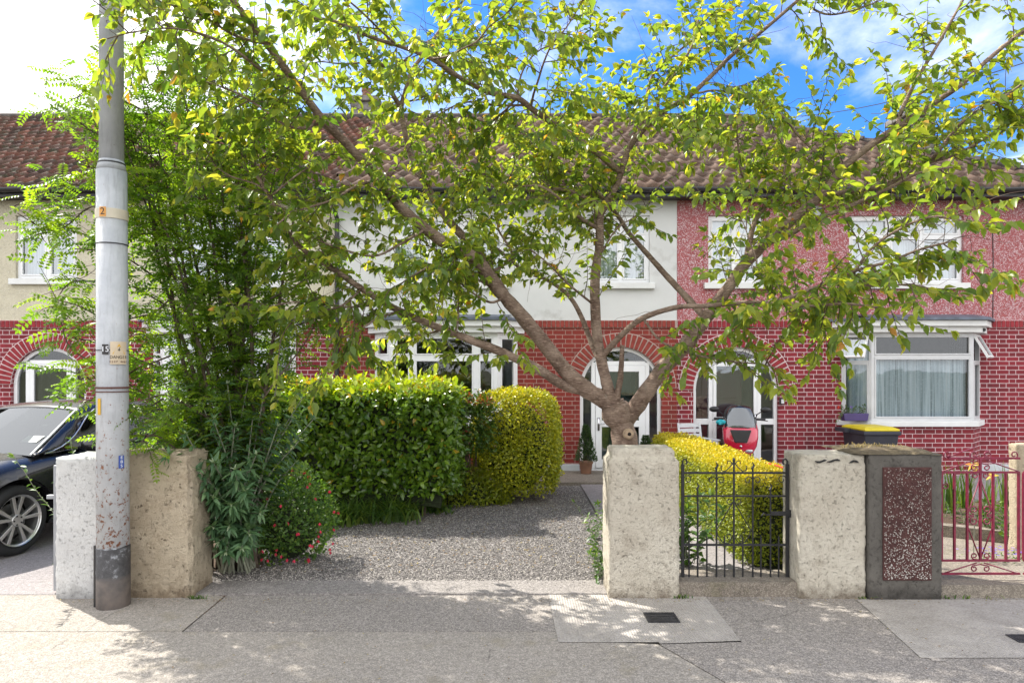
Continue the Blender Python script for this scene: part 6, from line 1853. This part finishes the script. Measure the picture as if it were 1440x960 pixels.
# ---------------- clipped hedges: leaves through a shell with a twiggy core
def hedge(name, label, cat, surf, area_n, size, width, mat, tpl, core_mat, depth=.14, seed=0, group=None, out=.9, loc=(0, 0, 0), upb=.5, tintf=None, rough_amp=.04, core_in=.88, ntwig=160):
    """surf(r, n) -> points on the outer surface, outward normals; leaves fill the outer layer"""
    t = thing(name, label, cat, loc, group)
    r = np.random.default_rng(seed)
    pt, nn = surf(r, area_n)
    bumps = np.array([noise.noise(Vector(q) * 3.2) * 1.0 + noise.noise(Vector(q) * 8) * .5 for q in pt])
    dd = r.random(area_n) ** 1.6 * depth
    stray = r.random(area_n) < .07
    dd[stray] = -r.random(stray.sum()) * size * 1.1
    pos = pt - nn * dd[:, None] + nn * (bumps * rough_amp)[:, None]
    tang = r.normal(0, 1, (area_n, 3))
    dr = nn * out + tang * .65 + np.array((0, 0, .30))
    up = nn * .8 + np.array((0, 0, upb)) + r.normal(0, .4, (area_n, 3))
    tint = r.beta(2, 2.4, area_n)
    if tintf is not None: tint = tintf(pos, nn, tint, r)
    make_leaves('foliage', pos, dr, up, size * r.uniform(.6, 1.25, area_n), width, mat, t, tpl, .4, .3, tint, seed + 1)
    return t
def box_surf(x0, x1, y0, y1, z0, z1, rd=.12, faces='ftlrb', skew=None, wave=0):
    """points on the rounded box; f front, b back, t top, l left, r right"""
    ar = {'f': (x1 - x0) * (z1 - z0), 'b': (x1 - x0) * (z1 - z0), 't': (x1 - x0) * (y1 - y0), 'l': (y1 - y0) * (z1 - z0), 'r': (y1 - y0) * (z1 - z0)}
    def fn(r, n):
        w_ = np.array([ar[f] for f in faces]); w_ = w_ / w_.sum()
        ch_ = r.choice(len(faces), n, p=w_)
        u, v = r.random(n), r.random(n)
        P_ = np.zeros((n, 3)); N = np.zeros((n, 3))
        for i, f in enumerate(faces):
            m = ch_ == i
            a, b = u[m], v[m]
            if f in 'fb': P_[m] = np.stack([x0 + a * (x1 - x0), np.full(m.sum(), y0 if f == 'f' else y1), z0 + b * (z1 - z0)], -1); N[m] = (0, -1 if f == 'f' else 1, 0)
            elif f == 't': P_[m] = np.stack([x0 + a * (x1 - x0), y0 + b * (y1 - y0), np.full(m.sum(), z1)], -1); N[m] = (0, 0, 1)
            else: P_[m] = np.stack([np.full(m.sum(), x0 if f == 'l' else x1), y0 + a * (y1 - y0), z0 + b * (z1 - z0)], -1); N[m] = (-1 if f == 'l' else 1, 0, 0)
        # round the edges: pull in toward an inner box
        inner_lo = np.array((x0 + rd, y0 + rd, z0 - 5)); inner_hi = np.array((x1 - rd, y1 - rd, z1 - rd))
        c = np.clip(P_, inner_lo, inner_hi)
        d = P_ - c; ln = np.linalg.norm(d, axis=1, keepdims=True)
        N2 = d / np.maximum(ln, 1e-6)
        P2 = c + N2 * np.minimum(ln, rd)
        if skew: P2 = skew(P2)
        return P2, N2
    return fn
def core_box(parent, x0, x1, y0, y1, z0, z1, ins, mat, seed=0, skew=None):
    """the dense twiggy inside of a clipped hedge, lumpy"""
    bm = bmesh.new()
    bmesh.ops.create_cube(bm, size=1)
    bmesh.ops.subdivide_edges(bm, edges=bm.edges[:], cuts=14, use_grid_fill=True)
    for v in bm.verts:
        q = Vector((x0 + ins + (v.co.x + .5) * (x1 - x0 - 2 * ins), y0 + ins + (v.co.y + .5) * (y1 - y0 - 2 * ins), z0 + (v.co.z + .5) * (z1 - z0 - ins)))
        if skew: q = Vector(skew(np.array([q]))[0])
        v.co = q + Vector((noise.noise(q * 4 + Vector((seed, 0, 0))), noise.noise(q * 4 + Vector((0, 9, seed))), noise.noise(q * 4 + Vector((5, 0, 2))))) * .07 - ORG[parent.name]
    me = bpy.data.meshes.new('stems'); bm.to_mesh(me); bm.free(); me.materials.append(mat)
    o = bpy.data.objects.new('stems', me); C.objects.link(o); o.parent = parent
    return o
M['core'] = plain('hedge_inside', (0.022, 0.030, 0.012), 0.95, var=.5, scale=14)
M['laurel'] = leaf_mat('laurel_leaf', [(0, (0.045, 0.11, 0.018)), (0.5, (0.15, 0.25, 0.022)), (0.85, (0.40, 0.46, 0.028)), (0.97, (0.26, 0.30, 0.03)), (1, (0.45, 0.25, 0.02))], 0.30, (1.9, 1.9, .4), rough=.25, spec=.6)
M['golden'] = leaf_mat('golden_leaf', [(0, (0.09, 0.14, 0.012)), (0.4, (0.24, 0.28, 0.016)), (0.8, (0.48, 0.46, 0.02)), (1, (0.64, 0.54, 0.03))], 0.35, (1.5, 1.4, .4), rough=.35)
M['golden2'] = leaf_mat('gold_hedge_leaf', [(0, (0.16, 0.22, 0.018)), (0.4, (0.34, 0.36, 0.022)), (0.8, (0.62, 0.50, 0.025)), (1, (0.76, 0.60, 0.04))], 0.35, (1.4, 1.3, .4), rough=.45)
M['photinia'] = leaf_mat('red_tipped_leaf', [(0, (0.03, 0.08, 0.015)), (0.45, (0.09, 0.16, 0.02)), (0.62, (0.30, 0.10, 0.03)), (1, (0.42, 0.07, 0.03))], 0.35, (1.5, 1.4, .6), rough=.3)

# laurel hedge: along the left of the drive, front-left low corner to the house
lx0, lx1, ly0, ly1, lz = X(345, 8.0), X(632, 8.9), 8.3, 9.3, 1.66
hedge_l = dict(surf=box_surf(-3.5, -.70, 8.0, 9.4, .30, 1.58, .26, 'ftrl', skew=lambda q: q + np.stack([0 * q[:, 0], (q[:, 0] + .8) * -.02, .0 * q[:, 0]], -1)))
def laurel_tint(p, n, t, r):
    t = t * .66 + .30 * np.clip(n[:, 2], 0, 1) * (p[:, 2] > 1.38) + .18 * (p[:, 2] > 1.48)  # sunlit lime top painted into the leaf tint
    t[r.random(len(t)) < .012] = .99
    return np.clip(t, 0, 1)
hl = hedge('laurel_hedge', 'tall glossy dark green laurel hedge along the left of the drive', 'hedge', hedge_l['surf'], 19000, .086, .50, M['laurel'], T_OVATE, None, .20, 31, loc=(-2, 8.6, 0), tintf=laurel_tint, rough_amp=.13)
core_box(hl, -3.5, -.72, 8.0, 9.4, .15, 1.60, .17, M['core'], 1)
mb = MB()
for k in range(26):
    x = r2.uniform(-3.1, -1.0); y = r2.uniform(8.3, 9.0); mb.tube([(x, y, 0), (x + r2.uniform(-.1, .1), y + r2.uniform(-.1, .1), .6)], [.016, .010], 6)
mb.build('stem', M['bark2'], hl)
# red tipped shrub between
hp = hedge('photinia_bush', 'loose red tipped bush between the laurel hedge and the golden bush', 'shrub', box_surf(-1.0, -.22, 8.75, 9.2, .70, 1.49, .2, 'ftrl'), 2400, .06, .5, M['photinia'], T_OVATE, None, .35, 33, loc=(-.6, 9.3, 0), rough_amp=.08,
           tintf=lambda p, n, t, r: np.clip(t * .55 + .45 * (p[:, 2] > 1.33) * r.random(len(t)), 0, 1))
mb = MB()
for k in range(14):
    x = r2.uniform(-.8, -.4); y = 9.05; mb.tube([(x, y, 0), (x + r2.uniform(-.1, .1), y, .7), (x + r2.uniform(-.25, .25), y + r2.uniform(-.2, .1), 1.4)], [.012, .008, .003], 6)
mb.build('stem', M['twig'], hp)
# golden rounded bush
def ball_surf(cx, cy, cz, rx, ry, rz, zmin, p=2.6):
    def fn(r, n):
        d = norm(r.normal(0, 1, (n * 3, 3)))
        k = (np.abs(d[:, 0]) ** p + np.abs(d[:, 1]) ** p + np.abs(d[:, 2]) ** p) ** (-1 / p)
        q = d * k[:, None] * np.array((rx, ry, rz)) + np.array((cx, cy, cz))
        nn = norm(d / np.array((rx, ry, rz)))
        m = (q[:, 2] > zmin) & (nn[:, 1] < .6)
        return q[m][:n] if m.sum() >= n else np.resize(q[m], (n, 3)), nn[m][:n] if m.sum() >= n else np.resize(nn[m], (n, 3))
    return fn
YB = 9.5
gbx = X(727, YB); grx = (X(786, YB) - X(668, YB)) / 2
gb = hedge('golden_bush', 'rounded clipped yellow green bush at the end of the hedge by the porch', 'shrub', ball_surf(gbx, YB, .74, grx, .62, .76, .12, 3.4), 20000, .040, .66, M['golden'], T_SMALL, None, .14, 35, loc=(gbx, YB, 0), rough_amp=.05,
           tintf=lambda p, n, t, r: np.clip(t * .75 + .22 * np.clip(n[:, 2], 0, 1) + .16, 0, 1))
mb = MB(); mb.ball((gbx, YB + .02, .70), (grx * .80, .48, .60), 24, 16); o = mb.build('stems', M['core'], gb, smooth=True)
# low green bush at its foot
lb = hedge('low_bush', 'low loose green bush at the foot of the golden bush', 'shrub', ball_surf(X(655, 9.0), 9.1, .10, .58, .34, .38, 0.0, 2.2), 3600, .045, .6, M['golden'], T_SMALL, None, .2, 37, loc=(X(655, 9.0), 9.0, 0), rough_amp=.08,
           tintf=lambda p, n, t, r: np.clip(t * .55, 0, 1))
mb = MB(); mb.ball((X(655, 9.0), 9.15, .08), (.44, .2, .26), 16, 10); mb.build('stems', M['core'], lb)

# golden hedge beside the gate path
GX0, GX1, GY0, GY1, GZ = 2.06, 2.64, 5.98, 10.1, .85
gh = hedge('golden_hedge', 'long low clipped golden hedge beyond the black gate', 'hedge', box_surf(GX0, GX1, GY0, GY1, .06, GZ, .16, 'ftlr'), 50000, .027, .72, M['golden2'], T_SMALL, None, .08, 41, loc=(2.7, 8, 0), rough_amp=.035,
           tintf=lambda p, n, t, r: np.clip(t * .50 + .40 * np.clip(n[:, 2], 0, 1) + .20 * np.clip((p[:, 2] - .25) / .5, 0, 1) - .12, 0, 1))  # sunny top and duller foot painted into the leaf tint
core_box(gh, GX0, GX1, GY0, GY1, 0.0, GZ, .085, M['core'], 3)
# strap lying over it
mb = MB()
A = P(1011, 630, 8.9); B = P(1112, 662, 6.1)
pts = [Vector((A.x + (B.x - A.x) * f, A.y + (B.y - A.y) * f, A.z + (B.z - A.z) * f + .01 * math.sin(f * 9))) for f in np.linspace(0, 1, 14)]
mb.tube(pts, .008, 6); mb.tube(spiral(A.x, A.z, .03, .015, 0, 1.4, A.y), .009, 6)
tag(mb.build('red_strap', M['strap_red']), 'thin red strap lying over the golden hedge below the scooter', 'strap')

# ---------------- buddleja: long grey green leaves in whorls
M['buddleja'] = leaf_mat('buddleja_leaf', [(0, (0.045, 0.10, 0.045)), (0.5, (0.085, 0.17, 0.075)), (0.85, (0.17, 0.27, 0.12)), (1, (0.34, 0.40, 0.27))], 0.30, (1.4, 1.6, .7), rough=.55)
bud = thing('buddleja_bush', 'grey green long leaved bush leaning over the sandy pier', 'shrub', (X(320, 5.9), 5.9, 0))
bt = Twigs(51)
ends = [(215, 600, 5.95), (235, 580, 6.0), (200, 620, 5.95), (255, 560, 5.9), (270, 530, 5.95), (225, 615, 5.9), (238, 640, 5.35), (262, 610, 5.5), (300, 590, 5.6), (330, 600, 5.7), (275, 660, 5.45), (300, 650, 5.5), (330, 660, 5.5), (360, 640, 5.7), (300, 700, 5.5), (325, 710, 5.5), (345, 690, 5.55), (300, 740, 5.55), (318, 775, 5.5), (340, 770, 5.5), (308, 760, 5.55), (350, 750, 5.55), (365, 720, 5.7),
        (390, 600, 5.9), (370, 560, 6.0), (410, 590, 6.1), (350, 530, 6.0), (395, 545, 6.2), (420, 620, 6.1), (320, 540, 5.9), (285, 570, 5.8), (425, 560, 6.3), (375, 500, 6.2), (405, 470, 6.2), (440, 590, 6.2), (290, 690, 5.5), (322, 740, 5.5), (355, 590, 5.9), (415, 650, 6.2)]
for e in ends:
    b = np.array((X(330, 6.0) + bt.r.uniform(-.15, .15), 6.0 + bt.r.uniform(-.1, .15), .02)); ee = np.array(P(*e))
    mid = (b + ee) / 2 + np.array((0, 0, .18)); sp_ = smooth_path([b, mid, ee], 8)
    bt.mb.tube([Vector(q) for q in sp_], list(np.linspace(.010, .004, len(sp_))), 6, cap=False)
    for j in range(len(sp_) // 4, len(sp_), 1):
        t = sp_[j] - sp_[j - 1]; t /= np.linalg.norm(t)
        a0 = bt.r.uniform(0, 6.28); side = np.cross(t, UP); side /= max(.1, np.linalg.norm(side)); s2 = np.cross(t, side)
        f = max(0, (j - len(sp_) // 2) / (len(sp_) // 2))
        for q in range(4 if j < len(sp_) - 1 else 7):
            an = a0 + q * (math.pi / 2 if j < len(sp_) - 1 else .9) + bt.r.normal(0, .3)
            d = t * .6 + (side * math.cos(an) + s2 * math.sin(an)) * .9 - UP * .25
            bt.pos.append(sp_[j]); bt.dir.append(d); bt.up.append(UP + bt.r.normal(0, .3, 3)); bt.len.append(bt.r.uniform(.10, .155) * (1 - .25 * f)); bt.tint.append(bt.r.random() * .75)
    for q in range(5):
        bt.pos.append(sp_[-1]); bt.dir.append(t + bt.r.normal(0, .35, 3)); bt.up.append(UP + bt.r.normal(0, .5, 3)); bt.len.append(bt.r.uniform(.03, .055)); bt.tint.append(.98)
bt.mb.build('stem', M['greytwig'], bud)
make_leaves('foliage', np.array(bt.pos), np.array(bt.dir), np.array(bt.up), np.array(bt.len), .36, M['buddleja'], bud, T_LANCE, .35, .35, np.array(bt.tint), 8)

# ---------------- fuchsia with red hanging flowers
M['fuchsia_leaf'] = leaf_mat('fuchsia_leaf', [(0, (0.035, 0.085, 0.018)), (0.6, (0.075, 0.15, 0.025)), (1, (0.18, 0.26, 0.04))], 0.4, (1.6, 1.7, .5), rough=.45)
M['fuchsia_red'] = leaf_mat('fuchsia_flower', [(0, (0.40, 0.010, 0.035)), (1, (0.62, 0.02, 0.07))], 0.3, (1.2, .8, .8), rough=.5)
YF = 6.45
fcx = X(404, YF)
fu = hedge('fuchsia_bush', 'low fuchsia bush hung with small red flowers beside the drive', 'shrub', ball_surf(fcx, YF, .36, .42, .38, .44, 0.02, 2.2), 5600, .036, .62, M['fuchsia_leaf'], T_SMALL, None, .25, 61, loc=(fcx, YF, 0), rough_amp=.10)
mb = MB(); mb.ball((fcx, YF + .02, .28), (.26, .22, .28), 16, 10); mb.build('stems', M['core'], fu)
rf_ = np.random.default_rng(62)
q, nn = ball_surf(fcx, YF, .36, .45, .40, .46, .06, 2.2)(rf_, 85)
fp, fd, fl_, fuu = [], [], [], []
for p, n_ in zip(q, nn):
    if n_[1] > .25: continue
    for k in range(4):
        a = k * 1.57 + rf_.random()
        fp.append(p + n_ * .03 + np.array((0, 0, -.01))); fd.append(np.array((math.cos(a) * .55, math.sin(a) * .55, -.9))); fuu.append(np.array((math.cos(a), math.sin(a), .3))); fl_.append(.034)
for k in range(0, len(fp), 4):
    make_leaves('flower', np.array(fp[k:k + 4]), np.array(fd[k:k + 4]), np.array(fuu[k:k + 4]), np.array(fl_[k:k + 4]), .6, M['fuchsia_red'], fu, T_SMALL, .3, .1, None, 63 + k)

# ---------------- strappy clumps
M['strap'] = leaf_mat('strap_leaf', [(0, (0.030, 0.075, 0.014)), (0.5, (0.065, 0.14, 0.020)), (1, (0.17, 0.24, 0.03))], 0.35, (1.6, 1.6, .5), rough=.4)
def blades(mbpos, n, cx, cy, rx, ry, h, seed, wid=.012, z0=0.0, lean=.6):
    r = np.random.default_rng(seed)
    V = []; Fc = []; tn = []
    for i in range(n):
        bx, by = cx + r.normal(0, rx * .45), cy + r.normal(0, ry * .45)
        a = r.uniform(0, 6.28); ln = h * r.uniform(.6, 1.15); le = lean * r.uniform(.3, 1.2)
        dx, dy = math.cos(a), math.sin(a)
        w_ = wid * r.uniform(.7, 1.2)
        k = 6; b0 = len(V)
        for j in range(k + 1):
            f = j / k
            x = bx + dx * ln * le * f ** 1.6; y = by + dy * ln * le * f ** 1.6; z = z0 + ln * (f - .45 * le * f ** 2.6)
            ww = w_ * (1 - f ** 2) + .0008
            V.append((x - dy * ww, y + dx * ww, z)); V.append((x + dy * ww, y - dx * ww, z))
        for j in range(k): Fc.append((b0 + 2 * j, b0 + 2 * j + 1, b0 + 2 * j + 3, b0 + 2 * j + 2))
        tn += [r.random()] * (2 * (k + 1))
    return np.array(V), np.array(Fc), np.array(tn)
def clump(name, label, n, cx, cy, rx, ry, h, seed, cat='plant', mat='strap', group=None, **k):
    k.setdefault('lean', 1.15)
    V, Fc, tn = blades(None, n, cx, cy, rx, ry, h, seed, **k)
    o = raw_mesh(name, V, Fc, M[mat], tn, None, True)
    tag(o, label, cat, group); return o
clump('strappy_plant', 'clump of arching strap leaves under the laurel hedge, nearest the golden bush', 150, X(560, 8.1), 8.05, .30, .22, .46, 71)
clump('strappy_plant', 'grassy clump under the middle of the laurel hedge', 150, X(500, 7.9), 7.9, .34, .22, .42, 72)
clump('strappy_plant', 'shaded grassy clump under the laurel hedge by the fuchsia', 120, X(455, 7.7), 7.8, .30, .2, .42, 73)
clump('strappy_plant', 'small grassy tuft beneath the low bush', 80, X(612, 8.6), 8.5, .24, .16, .22, 74)

def leafy_plant(name, label, cx, cy, h, n, seed, spread=.12, size=.06, mat='strap', z0=0.0, w_=.38):
    t = thing(name, label, 'plant', (cx, cy, z0))
    q = Twigs(seed)
    for i in range(n):
        b = np.array((cx + q.r.normal(0, spread * .6), cy + q.r.normal(0, spread * .6), z0))
        pts = q.grow(b, np.array((q.r.normal(0, .18), q.r.normal(0, .18), 1)), h * q.r.uniform(.55, 1.1), .005, wig=.10)
        q.leaf_along(pts, .022, size, down=.1, start=.1)
    q.mb.build('stem', M['greytwig'], t)
    make_leaves('foliage', np.array(q.pos), np.array(q.dir), np.array(q.up), np.array(q.len), w_, M[mat], t, T_OVATE, .4, .3, np.array(q.tint), seed)
    return t
leafy_plant('garden_weed', 'leafy green weed growing against the left side of the stained cream pier', X(842, 5.78), 5.80, .30, 9, 81, .09, .055)
leafy_plant('garden_weed', 'tall leafy plant between the gravel drive and the path, behind the pier', X(842, 6.3), 6.3, .55, 9, 82, .10, .06)
leafy_plant('garden_weed', 'big leaved plant just inside the black gate at its left', X(968, 6.2), 6.15, .62, 9, 83, .10, .10, w_=.42)
leafy_plant('garden_weed', 'weed on the edge of the path further back toward the porch', X(846, 7.2), 7.2, .45, 6, 84, .08, .06)
# potted shrubs in the arched porch
M['conifer'] = leaf_mat('dark_conifer', [(0, (0.015, 0.05, 0.015)), (1, (0.06, 0.12, 0.03))], .2)
for px, py0, h, lb in ((824, 663, .60, 'small dark conifer in a pot at the left of the grey house porch'), (908, 663, .42, 'small dark conifer in a pot at the right of the grey house porch')):
    Yq = 11.35; cx = X(px, Yq)
    t = thing('potted_conifer', lb, 'potted plant', (cx, Yq, .06), group='potted conifers at the porch')
    mb = MB(); mb.lathe([(.085, 0), (.11, .17), (.12, .17), (.12, .20), (.10, .20)], 18, (cx, Yq, .062)); mb.build('pot', M['pot'], t)
    rr = np.random.default_rng(px)
    n = 1500; z = rr.random(n) ** 1.2; a = rr.uniform(0, 6.28, n); rad = (.17 * (1 - z) + .02) * rr.uniform(.6, 1, n)
    pos = np.stack([cx + rad * np.cos(a), Yq + rad * np.sin(a), .26 + z * h], -1)
    dr = np.stack([np.cos(a), np.sin(a), np.full(n, .9)], -1)
    make_leaves('foliage', pos, dr, dr * 0 + np.array((0, -.5, 1.0)) + rr.normal(0, .4, (n, 3)), np.full(n, .045), .35, M['conifer'], t, T_SMALL, .3, .1, None, px)
# weeds/leaves over the white pier and fringe behind
leafy_plant('garden_weed', 'pale leaved sprigs showing over the white pier beside the car', X(112, 5.95), 5.95, 1.22, 10, 85, .16, .055)

# ---------------- the right hand garden seen through the magenta gate
def iris(px, Yq, h, seed, lb, n=26):
    cx = X(px, Yq); clump('iris_plant', lb, n, cx, Yq, .10, .08, h, seed, wid=.013, z0=.12, lean=.25, group='upright green iris clumps')
iris(1336, 7.9, .62, 91, 'upright green iris clump nearest the dark pebbled pier')
iris(1358, 8.2, .66, 92, 'upright iris clump left of the gate scrolls, taller')
iris(1388, 7.4, .50, 93, 'iris clump seen through the middle scrolls of the gate')
iris(1418, 7.9, .60, 94, 'iris clump near the sand coloured right edge pier')
leafy_plant('bed_plant', 'bright green leafy plant in the flower bed near the right edge', X(1402, 6.9), 6.9, .36, 12, 95, .14, .06, z0=.12)
leafy_plant('bed_plant', 'low green leafy plant in the bed behind the magenta gate', X(1352, 7.5), 7.5, .20, 12, 96, .16, .05, z0=.12)
leafy_plant('bed_plant', 'bright bushy plant at the foot of the right edge pier', X(1420, 6.55), 6.6, .34, 10, 98, .10, .06, z0=.12)
M['violet'] = leaf_mat('violet_petal', [(0, (0.16, 0.10, 0.42)), (1, (0.32, 0.22, 0.62))], .3, (1, 1, 1))
def flowerpatch(name, label, cx, cy, rx, ry, h, n, mat, seed, size=.014, z0=.1):
    t = thing(name, label, 'flowers', (cx, cy, z0))
    r = np.random.default_rng(seed)
    m = n * 3
    pos = np.stack([cx + r.normal(0, rx, m), cy + r.normal(0, ry, m), z0 + r.random(m) * h * .8], -1)
    make_leaves('foliage', pos, r.normal(0, 1, (m, 3)) + UP * .6, r.normal(0, .4, (m, 3)) + UP, np.full(m, .03), .4, M['strap'], t, T_SMALL, .3, .2, None, seed)
    k = []
    for i in range(n):
        c_ = np.array((cx + r.normal(0, rx), cy + r.normal(0, ry), z0 + h * r.uniform(.7, 1.1)))
        for j in range(5): k.append((c_, np.array((math.cos(j * 1.26), math.sin(j * 1.26), .25))))
    for i in range(0, len(k), 5):
        kk = k[i:i + 5]
        make_leaves('flower', np.array([a for a, b in kk]), np.array([b for a, b in kk]), np.tile(UP + np.array((0, -.5, 0)), (5, 1)), np.full(5, size), .8, M[mat], t, T_SMALL, .2, .1, None, seed + i)
    return t
flowerpatch('violet_flowers', 'patch of small violet flowers low behind the magenta gate', X(1410, 6.05), 6.05, .16, .06, .09, 46, 'violet', 101, .016)
M['yellow_petal'] = leaf_mat('yellow_petal', [(0, (0.62, 0.42, 0.03)), (.6, (0.70, 0.55, 0.10)), (1, (0.65, 0.16, 0.03))], .35, (1, 1, 1))
def bloom(px, py, Yq, s_, lb, mat='yellow_petal', stem=.5):
    c_ = np.array(P(px, py, Yq)); t = thing('yellow_iris', lb, 'flower', (c_[0], Yq, c_[2] - stem), group='tall yellow irises')
    mb = MB(); mb.tube([(c_[0], Yq, c_[2] - stem), (c_[0] + .01, Yq, c_[2] - stem * .5), tuple(c_)], .004, 5); mb.build('stem', M['greytwig'], t)
    dirs = [np.array((math.cos(a), math.sin(a), z)) for a, z in [(k * 2.1 + .3, -.5) for k in range(3)] + [(k * 2.1 + 1.3, .9) for k in range(3)]]
    make_leaves('petals', np.tile(c_, (6, 1)), np.array(dirs), np.tile(UP - np.array((0, .6, 0)), (6, 1)), np.full(6, s_), .62, M[mat], t, T_OVATE, .4, .5, np.array([.1, .7, .3, .5, .9, .2]), px)
bloom(1369, 655, 5.75, .060, 'yellow and orange iris bloom rising behind the gate crest', stem=.75)
bloom(1394, 670, 7.0, .060, 'yellow iris bloom right of the gate crest', stem=.6)
# geranium etc. in the window box
M['red_petal'] = leaf_mat('red_petal', [(0, (0.60, 0.03, 0.01)), (1, (0.75, 0.06, 0.02))], .3, (1, 1, 1))
q = Twigs(110)
for i in range(18):
    xx = q.r.uniform(X(1182, yb_), X(1216, yb_)); pts = q.grow(np.array((xx, yb_ - .03, 1.05)), np.array((q.r.normal(0, .4), -.2, 1)), q.r.uniform(.06, .16), .003)
    q.leaf_along(pts, .02, .035, down=.1)
for i in range(5):
    pts = q.grow(np.array((X(1184, yb_), yb_ - .06, 1.06)), np.array((-.5, -.4, q.r.uniform(-.6, .9))), q.r.uniform(.12, .26), .003); q.leaf_along(pts, .025, .035)
q.mb.build('stem', M['greytwig'], wb)
make_leaves('foliage', np.array(q.pos), np.array(q.dir), np.array(q.up), np.array(q.len), .6, M['strap'], wb, T_OVATE, .4, .3, np.array(q.tint), 111)
for (c_, m_, nn_) in ((P(1178.5, 572, yb_ - .1), 'red_petal', 12), (P(1197, 571, yb_ - .1), 'violet', 10)):
    k = [(np.array(c_) + q.r.normal(0, .014, 3), q.r.normal(0, 1, 3)) for i in range(nn_)]
    make_leaves('flowers', np.array([a for a, b in k]), np.array([b for a, b in k]), np.tile(UP, (nn_, 1)), np.full(nn_, .03), .8, M[m_], wb, T_SMALL, .2, .1, None, 5)
M['strawm'] = leaf_mat('straw', [(0, (0.30, 0.22, 0.08)), (1, (0.50, 0.38, 0.14))], .3, (1, 1, 1))
# dry grass growing out of the dark pier's top
clump('dry_grass', 'dry straw coloured grass tufts on the mossy top of the dark pier', 120, X(1225, 5.6), 5.62, .22, .10, .05, 120, mat='strawm', wid=.003, z0=1.14, lean=.8) if 'strawm' in M else None

# little weeds rooted in the joint between wall and pavement
for i, (px, lb) in enumerate(((276, 'tiny weeds at the foot of the sandy pier'), (962, 'tiny weeds at the foot of the stained cream pier'), (1226, 'tiny weeds between the cream pier and the dark pier'), (1345, 'thin grass along the step below the magenta gate'))):
    clump('pavement_weed', lb, 26, X(px, 5.30), 5.315, .10 if px != 1345 else .35, .012, .045, 130 + i, wid=.004, z0=0.0, lean=1.0)
litter('leaf_litter', 260, lambda r, n: r.uniform(-3.6, 4.2, n), lambda r, n: 5.30 - np.abs(r.normal(0, .05, n)), 0.004, 0.004, 0.012, 140, 'dry leaf crumbs gathered along the foot of the piers')
